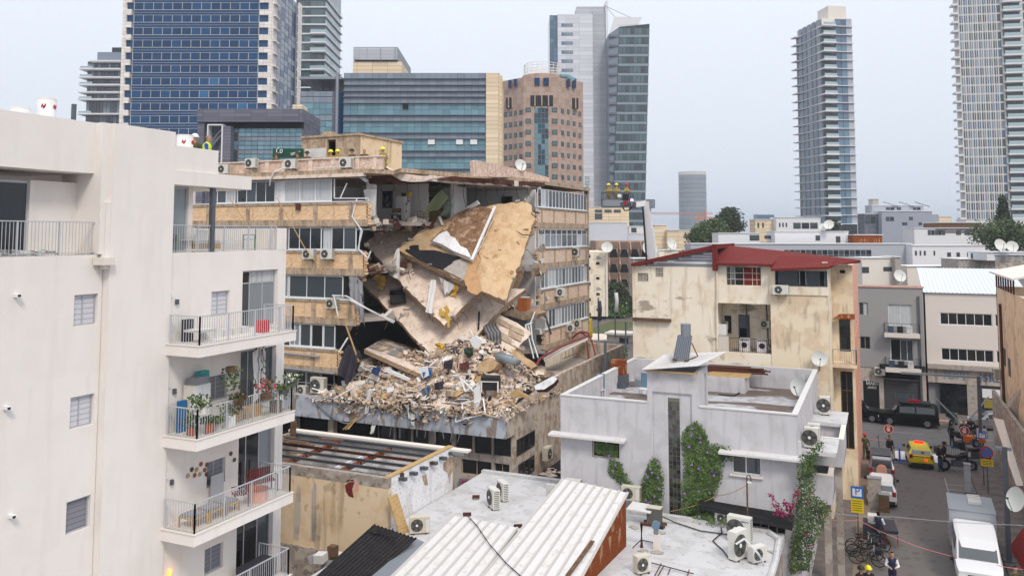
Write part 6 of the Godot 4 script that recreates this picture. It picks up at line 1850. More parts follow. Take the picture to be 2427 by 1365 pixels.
	for q in rows.slice(3):
		pane_grid(f,f.p(709,q[1] + 1.5,0.8),X,Z,76 * k,(q[1] - q[0]) * k,5,q[2],0.07,0.07,M.teal_glass if q[3] else M.grey_pane)
	fb(f,"link",M.blue_glass[2],790.2,807.8,600,216,-8,-0.6)
	mb = MB.new()
	mb.tube([f.p(797.5,600,1.6),f.p(797.5,172,1.6)],0.3,10)
	put(f.o,"chimney_pipe",mb.commit(),M.zinc)
	fb(f,"canopy",M.zinc,705,806,187,181,-14,1.0)
	for x in [735,752,770,788]:
		fb(f,"canopy_post",M.zinc,x,x + 4,216,187.2,-8,-7)
	fb(f,"plant_room",M.beige_stone,820,940,170.5,131,-26,-4)
	for x in [823,850,880,905,925]:
		fb(f,"sign_strut",M.steel,x,x + 1.5,131,125,-6,-5)
	fb(f,"roof_screen",M.zinc,822,931,128.5,96,-24,-3.6)
	for x in [823,856,890,926]:
		fb(f,"screen_panel",M.grey_panel,x,x + (32 if x < 890 else 34 if x < 926 else 4),127.5,98,-3.6,-3.5)
	f = far("brown_octagon_tower","brown stone octagonal tower with a teal glass strip","tower",Vector3(-80.36,11.56,-199.57),215.0 / 1945,1284,600)
	k = f.k
	var w := 51 * k
	mb = MB.new()
	mb.prism([f.p(1242,600),f.p(1326,600),f.p(1390,600,-7.5),f.p(1390,600,-24),f.p(1191,600,-24),f.p(1191,600,-5.6)],Vector3(0,420 * k,0))
	put(f.o,"body",mb.commit(),M.brown_stone)
	var la := (f.p(1242,600) - f.p(1191,600,-5.6))
	var ra := (f.p(1390,600,-7.5) - f.p(1326,600))
	var ln := la.normalized().cross(Vector3.UP) * 1.0
	var rn := ra.normalized().cross(Vector3.UP) * 1.0
	for j in 8:
		var y := 265.0 + j * 26.7
		for q in [[1246,1259],[1309,1322]]:
			var wd := fb(f,"window",M.dark_frame,q[0],q[1],y,y - 11.5,-0.3,0.06)
			bl(wd,"pane",M.green_glass[1],Vector3(-0.55,-0.5,0.18),Vector3(0.55,0.5,0.2))
		for i in 4:
			for s in [[f.p(1191,y + 4,-5.6),la,ln],[f.p(1326,y,0),ra,rn]]:
				var at: Vector3 = s[0] + s[1] * (0.14 + i * 0.24) + Vector3.UP * 5.0 * k
				var b := Basis((s[1] as Vector3).normalized(),Vector3.UP,s[2])
				var wd := put(f.o,"window",box_mesh(Vector3(1.15,1.25,0.1)),M.dark_frame,at,b)
				put(wd,"pane",box_mesh(Vector3(0.95,1.05,0.04)),M.green_glass[rng.randi() % 4],Vector3(0,0,0.05))
	for j in 14:
		pane_grid(f,f.p(1267,266 + j * 12.5,0),X,Z,34 * k,12 * k,4,1,0.08,0.08,[M.teal_glass[2],flat(Color(0.1,0.3,0.36),0.1),flat(Color(0.08,0.22,0.28),0.1)])
	for q in [[1199,1230,-3.2],[1258,1312,0.1],[1341,1376,-4.0]]:
		fb(f,"loggia",M.dark,q[0],q[1],250,224,q[2] - 1,q[2])
		for x in [0.2,0.5,0.8]:
			fb(f,"loggia_column",M.brown_stone,lerpf(q[0],q[1],x) - 1.5,lerpf(q[0],q[1],x) + 1.5,250,224,q[2],q[2] + 0.4)
	for q in [[1205,1212,-3.0],[1218,1225,-1.4],[1268,1280,0.1],[1289,1302,0.1],[1347,1355,-2.0],[1362,1370,-3.7]]:
		fb(f,"attic_window",M.blue_glass[2],q[0],q[1],200,182,q[2] - 0.6,q[2] + 0.3)
	mb = MB.new()
	mb.disc(f.p(1291,181,-14),Vector3.UP,5.7,26 * k,20)
	put(f.o,"drum",mb.commit(),M.brown_stone)
	mb = MB.new()
	for i in 20:
		var d := Vector3(cos(TAU * i / 20),0,sin(TAU * i / 20))
		var e := Vector3(cos(TAU * (i + 1) / 20),0,sin(TAU * (i + 1) / 20))
		for y in [0.2,1.0,1.8,2.6,3.3]:
			mb.bar(f.p(1291,155,-14) + d * 5.1 + Vector3.UP * y,f.p(1291,155,-14) + e * 5.1 + Vector3.UP * y,0.12)
		mb.bar(f.p(1291,155,-14) + d * 5.1,f.p(1291,155,-14) + d * 5.1 + Vector3.UP * 3.4,0.14)
	put(f.o,"roof_screen",mb.commit(),M.cream_edge)
	mb = MB.new()
	mb.tube([f.p(1338,158,-12),f.p(1355,162,-10),f.p(1370,174,-9)],0.9,8)
	put(f.o,"exhaust_duct",mb.commit(),M.teal_glass[2])
	f = far("white_panel_tower","tall white panelled tower with teal vertical lettering","tower",Vector3(-99.36,9.61,-284.15),300.0 / 1945,1375,600)
	k = f.k
	fb(f,"panel_face",M.white_panel,1324,1409,600,27,-14,0.4)
	fb(f,"grey_core",M.grey_panel,1409.2,1440,600,18,-16,-0.5)
	fb(f,"grey_core",M.grey_panel,1371,1440,26.8,5,-16,-1.5)
	fb(f,"edge_fin",M.slab_white,1440.2,1446,600,-6,-16,0.2)
	fb(f,"glass_edge",M.sky_glass[2],1305,1323.8,600,28,-14,-0.5)
	pane_grid(f,f.p(1305.5,140,-0.5),X,Z,18 * k,110 * k,2,10,0.2,0.25,M.sky_glass + [M.green_glass[1]])
	for j in 16:
		var wd := fb(f,"window",M.zinc,1333,1361,58 + j * 22,49.5 + j * 22,0.3,0.45)
		for i in 4:
			bl(wd,"pane",M.sky_glass[i % 3] if i < 2 else M.glass_pale,Vector3(-2.1 + i * 1.06,-0.55,0.08),Vector3(-1.15 + i * 1.06,0.55,0.12))
	var tl := letters(f.o,"lettering","ROTHSCHILD",Vector3.ZERO,2.0,flat(Color(0.1,0.45,0.52),0.5))
	tl.transform = Transform3D(Basis(Vector3.BACK,PI / 2).scaled(Vector3(1,1,1)),f.p(1401,494,0.45))
	mb = MB.new()
	mb.prism([f.p(1449,72,-2),f.p(1466,31,-2),f.p(1529,32,-2),f.p(1521,48,-2),f.p(1472,52,-2)],Vector3(0,0,-0.6))
	f = far("leaning_glass_tower","dark green glass tower that leans outward beside the lettered tower","tower",Vector3(-80.45,9.84,-281.63),290.0 / 1945,1490,600)
	k = f.k
	mb = MB.new()
	mb.prism([f.p(1450,600),f.p(1527,600),f.p(1546.5,50),f.p(1473,57)],Vector3(0,0,-14))
	put(f.o,"core",mb.commit(),M.glass_dark)
	mb = MB.new()
	mb.prism([f.p(1447,600,-1),f.p(1450,600,0),f.p(1473,57,0),f.p(1448,74,-1)],Vector3(0,0,-9))
	put(f.o,"side_face",mb.commit(),M.grey_pane[2])
	for j in 22:
		var y := 60.0 + j * 23.4
		var a := lerpf(1473,1450,(y - 57) / 543)
		var b := lerpf(1546.5,1527,(y - 50) / 550)
		pane_grid(f,f.p(a + 0.5,y + 16,0),X,Z,(b - a - 1) * k,16 * k,8,1,0.14,0.1,M.green_glass)
		fb(f,"floor_band",M.grey_pane[1],a,b,y + 22.6,y + 16.6,0,0.08)
		fb(f,"side_band",M.clad_grey,1447.5,lerpf(1473,1450,(y - 57) / 543) - 1,y + 22,y + 17,-0.6,0.02)
	mb = MB.new()
	mb.prism([f.p(1450,70,-1),f.p(1463,31,-1),f.p(1530,32,-1),f.p(1521,49,-1),f.p(1472,53,-1)],Vector3(0,0,-0.5))
	put(f.o,"slanted_canopy",mb.commit(),M.slab_white)
	for q in [[1440,2,1463,31],[1440,4,1500,32]]:
		mb = MB.new()
		mb.bar(f.p(q[0],q[1],-1),f.p(q[2],q[3],-1),0.15)
		put(f.o,"stay",mb.commit(),M.zinc)
	f = far("round_tower","distant curved glass tower standing alone in the haze","tower",Vector3(-161.46,14.45,-803.82),800.0 / 1945,1651,560)
	k = f.k
	mb = MB.new()
	mb.disc(f.p(1651,560,-14),Vector3.UP,13.5,155 * k,32)
	put(f.o,"body",mb.smooth(),flat(Color(0.66,0.64,0.62),0.7))
	for j in 13:
		mb = MB.new()
		for i in 20:
			var a := PI * i / 20.0
			var b := PI * (i + 0.9) / 20.0
			var p := f.p(1651,425 + j * 10.6,-14)
			mb.quad(p + Vector3(cos(a),0,sin(a)) * 13.6,p + Vector3(cos(b),0,sin(b)) * 13.6,p + Vector3(cos(b),0.2,sin(b)) * 13.6 + Vector3.UP * 2.2,p + Vector3(cos(a),0.2,sin(a)) * 13.6 + Vector3.UP * 2.2,Z)
		put(f.o,"window_band",mb.commit(),M.glass_pale if j % 2 else M.grey_pane[0])
	for q in [[1672.0,1540.0,1690.0,510.0,520.0,"pale red tower crane jib reaching left in front of the round tower",flat(Color(0.72,0.45,0.4),0.6)],[1658.0,1645.0,1708.0,511.0,430.0,"orange tower crane in front of the round tower",flat(Color(0.8,0.5,0.2),0.6)]]:
		f = far("tower_crane",q[5],"crane",Vector3(-97.63,15.22,-503.85),q[4] / 1945,1665,560)
		mb = MB.new()
		for i in 24:
			var a := lerpf(q[1],q[2],i / 24.0)
			var b := lerpf(q[1],q[2],(i + 1) / 24.0)
			for y in [0,3.5]:
				mb.bar(f.p(a,q[3] - y),f.p(b,q[3] - y),0.25)
			mb.bar(f.p(a,q[3]),f.p((a + b) / 2,q[3] - 3.5),0.18)
			mb.bar(f.p((a + b) / 2,q[3] - 3.5),f.p(b,q[3]),0.18)
		put(f.o,"jib",mb.commit(),q[6])
		mb = MB.new()
		mb.bar(f.p(q[0],575),f.p(q[0],q[3] - 9),0.9)
		put(f.o,"mast",mb.commit(),q[6])
	f = far("balcony_tower","slender tower with curved white floor edges and corner balconies","tower",Vector3(-16.86,9.61,-320.88),300.0 / 1945,1963,600,0.13)
	k = f.k
	fb(f,"core",M.glass_dark,1963,2041,600,52,-20,-0.3)
	fb(f,"roof_block",M.cream_edge,1966,2033,52,36,-20,-0.4)
	fb(f,"roof_block",M.cream_edge,1985,2031,36,3,-9,-1)
	for j in 24:
		var y := 54.0 + j * 20.7
		fb(f,"floor_edge",M.slab_white,1962,2042,y + 1.6,y,-21,0.6)
		var b := fb(f,"balcony",M.slab_white,1960,1993,y + 3.5,y + 0.2,-3,2.2)
		bl(b,"glass_rail",M.rail_glass,Vector3(-2.4,0.25,2.45),Vector3(2.4,1.2,2.5))
		for i in 2:
			put(f.o,"pane",box_mesh(Vector3(14 * k,17.5 * k,0.06)),M.sky_glass[rng.randi() % 3],f.p(2005.5 + i * 15,y - 9.2,-0.2))
		fb(f,"stone_pier",M.grey_panel,2027,2041,y,y - 19,-4,-0.1)
		for i in 5:
			put(f.o,"side_pane",box_mesh(Vector3(0.06,17 * k,2.6)),M.sky_glass[2] if i % 2 else M.grey_pane[0],f.p(1963,y - 9.2,-2.5 - i * 3.6) + Vector3(-0.02,0,0))
		fb(f,"rear_balcony",M.slab_white,1951,1963,y + 2,y,-21,-17)
	f = far("lattice_tower","white gridded tower cut by the right frame edge","tower",Vector3(38.9,9.84,-334.77),290.0 / 1945,2345,600,-0.2)
	k = f.k
	fb(f,"core",flat(Color(0.78,0.77,0.75),0.8),2276,2470,600,-80,-5,0)
	for j in 26:
		var y := 520.0 - j * 21.6
		for i in 9:
			put(f.o,"pane",box_mesh(Vector3(7.4 * k,17.5 * k,0.06)),[M.grey_pane[0],M.sky_glass[2],M.glass_mid][rng.randi() % 3],f.p(2282.5 + i * 10.4,y - 9,0.02))
			if i < 8:
				fb(f,"mullion",M.slab_white,2282 + i * 10.4,2283 + i * 10.4,y,y - 21,0.06,0.2)
		fb(f,"glazed_bay",M.glass_dark,2374,2412,y - 1,y - 21,-1,0.05)
		var b := fb(f,"balcony",M.slab_white,2371,2413,y,y - 4.5,-1,2.0)
		bl(b,"glass_rail",M.rail_glass,Vector3(-3.0,0.3,1.5),Vector3(3.0,1.4,1.55))
		fb(f,"side_balcony",M.slab_white,2263,2276,y,y - 4.5,-3,0.4)
		fb(f,"glazed_bay",M.glass_mid,2419,2427,y - 2,y - 19,0,0.06)

# a tree: tapered trunk with limbs,and a crown of many small leaves gathered in clumps
func tree(called: String,label: String,at: Vector3,h: float,r: float,clumps: int,leaf: float,tone := 1.0,tall := 1.0,group := "") -> Node3D:
	var o := thing(called,label,"tree",at,0,group)
	var mb := MB.new()
	var lm := MB.new()
	lm.tinted = true
	mb.tube([Vector3.ZERO,Vector3(0.1,h * 0.3,0),Vector3(0,h * 0.7,0)],0.04 * h,6)
	for i in clumps:
		var a := rnd(0,TAU)
		var y := rnd(-1,1)
		var rr := sqrt(1 - y * y) * rnd(0.3,1.0)
		if tall > 1.5:
			rr = (1.0 - (y * 0.5 + 0.5)) * rnd(0.4,1.0)
		var c := Vector3(cos(a) * rr * r,h * 0.62 + y * h * 0.36,sin(a) * rr * r)
		if i < 9:
			mb.bar(Vector3(0,h * 0.35,0),c,0.02 * h)
		var g := rnd(0.6,1.35) * tone
		for m in 34:
			var p := c + Vector3(rnd(-1,1),rnd(-0.8,0.8),rnd(-1,1)) * r * 0.3
			var b := Basis(Vector3(rnd(-1,1),rnd(-1,1),rnd(-1,1)).normalized(),rnd(0,TAU)) * (leaf * rnd(0.6,1.3))
			lm.tint = Color(0.07 * g,0.1 * g,0.035 * g)
			lm.quad(p - b.x,p - b.y * 0.6,p + b.x,p + b.y * 0.6,b.z)
	put(o,"trunk",mb.commit(),M.bark)
	stuff(put(o,"crown",lm.commit(),M.leaves))
	return o

func hedge(called: String,label: String,a: Vector3,b: Vector3,h: float,d: float,n: int,leaf: float,tone := 1.0) -> Node3D:
	var o := thing(called,label,"hedge",a)
	var lm := MB.new()
	lm.tinted = true
	for i in n:
		var p := (b - a) * rng.randf()
		p += Vector3(rnd(-d,d),h * (0.05 + 0.95 * rng.randf() * (0.75 + 0.25 * sin(p.length() * 2.3))),rnd(-d,d))
		var c := Basis(Vector3(rnd(-1,1),rnd(-1,1),rnd(-1,1)).normalized(),rnd(0,TAU)) * (leaf * rnd(0.6,1.3))
		var g := rnd(0.6,1.35) * tone
		lm.tint = Color(0.06 * g,0.1 * g,0.03 * g)
		lm.quad(p - c.x,p - c.y * 0.6,p + c.x,p + c.y * 0.6,c.z)
	stuff(put(o,"foliage",lm.commit(),M.leaves))
	return o

func near_city() -> void:
	var X := Vector3.RIGHT
	var Z := Vector3.BACK
	var f := far("precast_office","pinkish concrete block with rows of dark trapezoid windows","office building",Vector3(-46.19,-0.59,-174.28),178.0 / 1945,1530,744)
	var k := f.k
	fb(f,"wall",M.brown_stone,1415,1640,695,573,-20,0)
	fb(f,"wall",M.brown_stone,1430,1640,690,683,0,0.8)
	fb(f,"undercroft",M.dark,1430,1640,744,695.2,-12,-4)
	for j in 3:
		var y := 612.0 + j * 35.5
		for i in (8 if j == 0 else 4):
			var x := 1446.0 + i * 25.2
			var mb := MB.new()
			mb.prism([f.p(x,y,0.05),f.p(x + 21,y,0.05),f.p(x + 16.5,y - 19,0.05),f.p(x + 4.5,y - 19,0.05)],Vector3(0,0,-0.5))
			put(f.o,"window",mb.commit(),M.black)
			mb = MB.new()
			mb.prism([f.p(x - 2,y + 1,0),f.p(x - 2,y - 38,0),f.p(x - 2,y - 19,1.4)],Vector3(0.25,0,0))
			mb.prism([f.p(x + 4,y - 19.5,0.0),f.p(x + 17,y - 19.5,0.0),f.p(x + 22,y - 36,0.9),f.p(x - 1,y - 36,0.9)],Vector3(0,0,0.15))
			put(f.o,"hood",mb.commit(),M.brown_stone)
		fb(f,"floor_line",M.dark,1430,1640,y + 1.6,y + 0.8,0,0.05)
	f = far("cream_block","narrow cream building with a column of tiny windows","building",Vector3(-50.01,0.66,-152.88),160.0 / 1945,1416,750)
	fb(f,"wall",M.old_cream,1380,1440,750,599,-16,0)
	fb(f,"wall",M.cream_edge,1436,1441,750,600,-0.1,0.4)
	for y in [609,637,674,710,745]:
		fb(f,"window",M.black,1393,1401,y + 4,y - 3,-0.1,0.05)
	for y in [626,661,698,734]:
		fb(f,"window",M.dark,1414,1422,y + 3,y - 3,-0.1,0.05)
	var low := [
		["pale_wall_building","pale blue blank walled building under the firefighters' basket",1393,1487,527,573,190,flat(Color(0.74,0.77,0.81),0.8),[]],
		["pale_wall_building","lower pale blue wall running right behind the lift's boom",1487.5,1586,553,573,192,flat(Color(0.74,0.77,0.81),0.8),[]],
		["beige_roof_block","beige panelled block behind the lift basket",1395,1491,491,560,205,M.beige_stone,[[1410,1430,497,504,1],[1433,1452,497,504,1],[1455,1474,497,504,1],[1410,1430,506,520,1]]],
		["white_roof_block","small white block with one window at the leaning tower's foot",1490,1530,536,560,200,M.slab_white,[[1496,1510,540,551,1]]],
		["beige_roof_block","beige block left of the dark trees",1551,1581,533,575,170,M.beige_stone,[]],
		["beige_roof_block","wider low beige block beside the dark trees",1581.5,1636,545,578,168,M.beige_stone,[]],
		["long_grey_building","long grey building with a horizontal window strip behind the red roof",1636,2159,577,700,120,flat(Color(0.66,0.67,0.7),0.85),[[1857,2064,592,603,16],[1857,2064,604,607,16]]],
		["white_terrace_house","white roof terrace house with a grey awning",1702,1800,552,576,128,M.slab_white,[[1776,1802,557,570,1],[1812,1830,558,566,1]]],
		["white_terrace_house","white roof terrace house with a dark door",1836,2010,548,576,126,M.slab_white,[[1980,1992,560,575,1],[1932,1944,558,570,1]]],
		["terrace_screen","brown bamboo screen on a roof terrace",2022,2090,556,576,124,M.rust,[]],
		["white_house_far","white house with narrow slit windows and an awning",1840,1945,515,560,170,M.slab_white,[[1846,1850,528,538,1],[1854,1858,528,538,1],[1862,1866,528,538,1],[1880,1940,528,542,3]]],
		["beige_house_far","beige flat roofed house left of the white one with slit windows",1790,1839,520,560,172,M.beige_stone,[[1795,1800,528,540,1],[1806,1811,528,540,1]]],
		["glass_house_far","far bluish block among the roofs",1795,1835,508,540,260,M.sky_glass[1],[]],
		["white_long_house","long white house with small square windows",2160,2332,581,640,118,M.slab_white,[[2166,2171,594,605,1],[2177,2181,594,605,1],[2187,2192,594,605,1],[2210,2214,594,605,1],[2242,2252,598,608,1],[2264,2273,598,608,1],[2289,2300,598,608,1]]],
		["brown_roof_house","white house under a dark brown roof strip",2166,2327,540,590,140,M.slab_white,[[2198,2240,545,557,5],[2265,2278,545,557,1],[2285,2312,545,557,2]]],
		["brown_roof_strip","dark brown roof strip on the white house",2216,2326,527,539.5,140,M.wood,[]],
		["grey_apartment_block","grey and glass apartment block of several steps",2090,2210,500,570,200,flat(Color(0.58,0.6,0.65),0.7),[[2100,2120,514,524,2],[2155,2165,514,522,1],[2138,2152,527,534,1],[2177,2186,527,534,1]]],
		["grey_apartment_block","upper storey of the grey block with slanted solar panels",2068,2190,486,500,204,flat(Color(0.62,0.64,0.68),0.7),[[2101,2122,491,498,2],[2127,2138,491,498,1],[2165,2184,491,498,2]]],
		["grey_apartment_wing","darker left wing of the grey block",2049,2090,506,570,202,M.clad_grey,[[2052,2076,512,530,2]]],
		["grey_apartment_wing","plain grey right wing of the grey block",2210,2225,508,570,203,flat(Color(0.6,0.62,0.66),0.7),[]],
		["cream_roof_house","cream house with two dark windows right of the red roof",2040,2118,610,700,102,M.cream_edge,[[2040,2058,632,646,1],[2090,2113,632,642,1]]],
		["grey_box","small grey roof box beside the big white dish",2118.5,2132,608,680,101,M.concrete,[]],
		["cream_roof_house","pale roof terrace wall under the light blue roof",2146,2340,630,700,104,M.cream_edge,[]],
		["concrete_roof_room","bare concrete roof room with a white top slab",2355,2427,603,640,96,M.dirty_plaster,[]],
		["white_roof_slab","white slab over the bare concrete roof room",2336,2440,597,603,96,M.slab_white,[]],
		["grey_terrace_wall","grey terrace wall with glazed doors behind it",2268,2336,613,635,99,M.concrete,[[2300,2312,600,612,1]]],
		["far_flat_block","far pale block left of the grey apartment block",2070,2084,472,500,330,M.cream_edge,[]],
		["far_flat_block","far brownish block right of the grey apartment block",2226,2256,513,545,260,M.beige_stone,[]],
		["far_wall","pale roof edge in front of the gridded tower",2290,2427,520,560,180,M.slab_white,[]],
		["tan_parapet_house","tan plastered roof edge under the boom",1500,1560,612,690,110,M.dirty_plaster,[]],
		["tan_parapet_house","pale roof room with a dish on it beside the boom",1562,1614,592,690,112,M.old_cream,[]],
	]
	for q in low:
		var d: float = q[6]
		f = far(q[0],q[1],"building",Vector3.ZERO,d / 1945,1213.5,555)
		var s := sin(YAW)
		var c := cos(YAW)
		f.o.position = Vector3(-d * s,16.5,-d * c)
		var foot := f.p(0,q[5]).y
		f.o.position += Vector3(((q[2] + q[3]) * 0.5 - 1213.5) * f.k * c,foot,-((q[2] + q[3]) * 0.5 - 1213.5) * f.k * s)
		f.x0 = (q[2] + q[3]) * 0.5
		f.y0 = q[5]
		fb(f,"wall",q[7],q[2],q[3],minf(555 + 16.5 / f.k,q[5] + 14.0),q[4],-4,0)
		fb(f,"roof_edge",M.slab_white,q[2] - 0.6,q[3] + 0.6,q[4] + 1.2,q[4] - 0.4,-4.2,0.15)
		for w in q[8]:
			for i in w[4]:
				var a := lerpf(w[0],w[1],float(i) / w[4])
				var b := lerpf(w[0],w[1],(i + 0.88) / w[4])
				var wd := fb(f,"window",M.dark_frame,a,b,w[3],w[2],-0.2,0.04)
				bl(wd,"pane",M.glass_dark if i % 2 else M.glass_mid,Vector3(-(b - a) * f.k * 0.44,-(w[3] - w[2]) * f.k * 0.42,0.12),Vector3((b - a) * f.k * 0.44,(w[3] - w[2]) * f.k * 0.42,0.14))
	for q in [[1950,548,126,0.6,"left of two white dishes on the far terrace"],[1965,545,125,0.75,"right of two white dishes on the far terrace"],[1536,610,108,1.1,"large tilted dish in front of the precast block"],[1438,600,158,1.1,"large dish on the narrow cream block"],[1588,592,112,0.8,"small dish on the pale roof room"],[2126,668,100,0.75,"big dish on the grey house's roof"],[2365,597,96,0.75,"left of two dishes on the white slab"],[2395,598,95,0.65,"right of two dishes on the white slab"]]:
		var d: float = q[2]
		var a: float = (q[0] - 1213.5) / 1945.0 * d
		dish(Vector3(a * cos(YAW) - d * sin(YAW),16.5 - (q[1] - 555.0) / 1945.0 * d,-a * sin(YAW) - d * cos(YAW)),q[3],YAW + rnd(-0.6,0.6),0.35,q[4],q[3])
	for i in 3:
		var pn := MB.new()
		pn.cbox(Vector3.ZERO,Vector3(3.6,0.12,2.2),Basis(Vector3.BACK,-0.35))
		tag(put(self,"solar_collector",pn.commit(),M.zinc,Vector3(3.13,23.96,-225.8) + Vector3(i * 3.6,0,-i * 1.6)),["left","middle","right"][i] + " slanted solar panel on the grey apartment block","solar panel")
	tree("round_tree","dark round crowned tree right of the round tower",Vector3(-29.52,14.94,-183.89),7.0,3.0,110,0.26,0.55)
	tree("dense_tree","green bushy tree low in front of the round crowned one",Vector3(-27.57,13.82,-151.92),5.0,3.2,90,0.24,1.0)
	tree("dense_tree","dark tree by the boom left of the long grey building",Vector3(-28.23,13.28,-140.68),4.0,1.9,60,0.2,0.9)
	tree("cypress_tree","tall dark narrow tree before the gridded tower",Vector3(19.64,15.07,-161.99),8.0,1.6,90,0.2,0.5,2.0)
	tree("dense_tree","broad olive tree below the tall narrow tree",Vector3(16.08,13.25,-138.52),5.0,3.4,110,0.2,0.85)
	tree("dense_tree","olive tree cut by the right frame edge",Vector3(18.92,13.32,-141.97),4.6,2.8,80,0.2,0.8)
	tree("street_tree","dark tree under the precast block's undercroft",Vector3(-48.2,-1.09,-159.15),7.5,3.4,100,0.25,0.7)
	for q in [[1945,540,1.4],[1952,540,1.1]]:
		tree("roof_palm","small olive shrub standing on the white house roof",Vector3(-11.94,16.41,-178.58) + Vector3(q[2] * 3.0,0,0),3.0,0.8,18,0.2,0.9,1.0,"shrubs on the white house roof")
	hedge("hedge","dark green hedge beyond the white hoarding",Vector3(-53.19,0.3,-157.24),Vector3(-45.75,0.3,-163.39),3.6,1.6,5200,0.24,1.3)
	hedge("shrub","paler green shrubs in the hedge by the post",Vector3(-49.11,0.2,-156.5),Vector3(-46.08,0.2,-157.85),3.4,1.0,1500,0.24,2.2)
	hedge("weeds","green weeds at the concrete parapet's foot",Vector3(-30.13,0.2,-101.5),Vector3(-31.56,0.2,-107.53),2.0,0.6,500,0.14,1.1)
	struct(bw(self,"lawn",flat(Color(0.3,0.33,0.17),0.95),-46.61,-40.42,0.0,0.03,132,152))
	struct(bw(self,"footpath",M.pink_slab,-44.65,-35.32,0.0,0.02,124,131.9))
	for q in [[1398,1437,835,789,"white hoarding panel beside the yellow sack"],[1438,1500,838,783,"longer white hoarding panel in front of the kiosk"]]:
		var a := Vector3(-17.5 + (q[0] - 1398) * 0.053,0,-103)
		tag(bw(self,"hoarding",flat(Color(0.82,0.83,0.87),0.7),a.x,a.x + (q[1] - q[0]) * 0.053,0,3.0,103,103.1),q[4],"hoarding")
	var ki := thing("kiosk","small grey kiosk with a flat pale roof behind the hoarding","kiosk",Vector3(-36.35,-0.36,-123.93))
	bl(ki,"body",M.concrete,Vector3(-2.2,-2,-1.5),Vector3(1.4,1.5,1.5))
	bl(ki,"roof",M.cream_edge,Vector3(-2.5,1.5,-1.8),Vector3(1.7,1.8,1.8))
	bl(ki,"opening",M.dark,Vector3(-0.2,-1,1.5),Vector3(1.2,1.1,1.52))
	for q in [[Vector3(-32.18,0.00,-110.88),4.4,"grey post at the hoarding's right end"],[Vector3(-41.88,1.00,-123.74),9.0,"grey lamp post at the wing's far corner"],[Vector3(-37.94,1.00,-116.5),6.0,"post with a furled dark flag"],[Vector3(-36.54,1.00,-120.35),7.0,"slim pale post with a furled white flag"]]:
		var p := thing("post",q[2],"post",q[0])
		bl(p,"shaft",M.steel,Vector3(-0.09,0,-0.09),Vector3(0.09,q[1],0.09))
		bl(p,"cap",M.zinc,Vector3(-0.13,q[1],-0.13),Vector3(0.13,q[1] + 0.1,0.13))
		if q[2].contains("flag"):
			var mb := MB.new()
			mb.tube([Vector3(0.15,q[1] - 0.3,0),Vector3(0.3,q[1] - 1.5,0),Vector3(0.16,q[1] - 3.2,0)],0.28,6)
			put(p,"furled_flag",mb.smooth(),M.tarp if q[2].contains("dark") else M.cloth_white)
	var ys := MB.new()
	ys.tube([Vector3(0,0,0),Vector3(0.05,1.0,0),Vector3(0,2.3,0),Vector3(-0.1,2.8,0)],0.42,8)
	tag(put(self,"yellow_sack",ys.smooth(),M.yellow,Vector3(-40.13,0.98,-118.96)),"bright yellow wrapped object beside the wing's far corner","sack")
	for q in [[Vector3(-22.79,8.13,-63.00),Vector3(-21.53,8.54,-63.5),Vector3(-20.31,6.42,-62.00)],[Vector3(-22.61,8.21,-63.00),Vector3(-21.78,8.36,-63.5),Vector3(-21.00,6.44,-62.00)]]:
		cable("hose","red hose arching over the podium's far terrace",q,0.07,flat(Color(0.5,0.12,0.1),0.6),-0.3,"red hoses on the podium")
	cable("hose","red hose lying along the canopy edge of the right wing",[Vector3(-21.5,8.39,-63.41),Vector3(-21.00,8.45,-55.83),Vector3(-20.00,8.56,-49.33),Vector3(-19.2,8.29,-46.14)],0.09,flat(Color(0.5,0.14,0.11),0.6),0.0,"red hoses on the podium")
	var cp := MB.new()
	cp.prism([Vector3(-21.8,8.14,-63.98),Vector3(-21.00,8.23,-61.83),Vector3(-20.2,8.16,-50.56),Vector3(-21.8,7.84,-54.25)],Vector3(0,0.08,0))
	tag(put(self,"sagging_canopy",cp.commit(),M.cream_edge),"pale sagging canopy over the podium terrace by the right wing","canopy")
	var t := thing("grey_house","grey three storey house with two small balconies over shuttered shops","house",Vector3(0,0,-88))
	var xl := -2.4
	var xr := 3.70
	var H := 11.52
	var win := []
	for q in [[2042,2063,722,753],[2042,2066,805,836],[2109,2162,724,776],[2110,2162,808,860]]:
		win.append([-1.86 + (q[0] - 2042) * 0.0381 - xl,-1.86 + (q[1] - 2042) * 0.0381 - xl,H - (q[3] - 682) * 0.0386,H - (q[2] - 682) * 0.0386])
	mw(t,"front_wall",plate(Vector3(xl,3.9,-86),X,Z,xr - xl,H - 3.9,0.3,win.map(func(w): return [w[0],w[1],w[2] - 3.9,w[3] - 3.9])),flat(Color(0.6,0.59,0.59),0.9))
	bw(t,"body",M.cloth_grey,xl,xr,0,H - 0.4,86.35,96)
	for i in 4:
		var w = win[i]
		window(t,Vector3(xl + w[0],w[2],-86),X,Z,w[1] - w[0],w[3] - w[2],[0.5] if i != 3 else [0.05,0.46,0.74],[],0.06,0.1,M.white_frame if i > 1 else M.concrete,[[M.glass_mid,M.curtain],[M.black],[M.curtain,M.curtain],[M.white,M.black,M.glass_mid,M.glass_mid]][i])
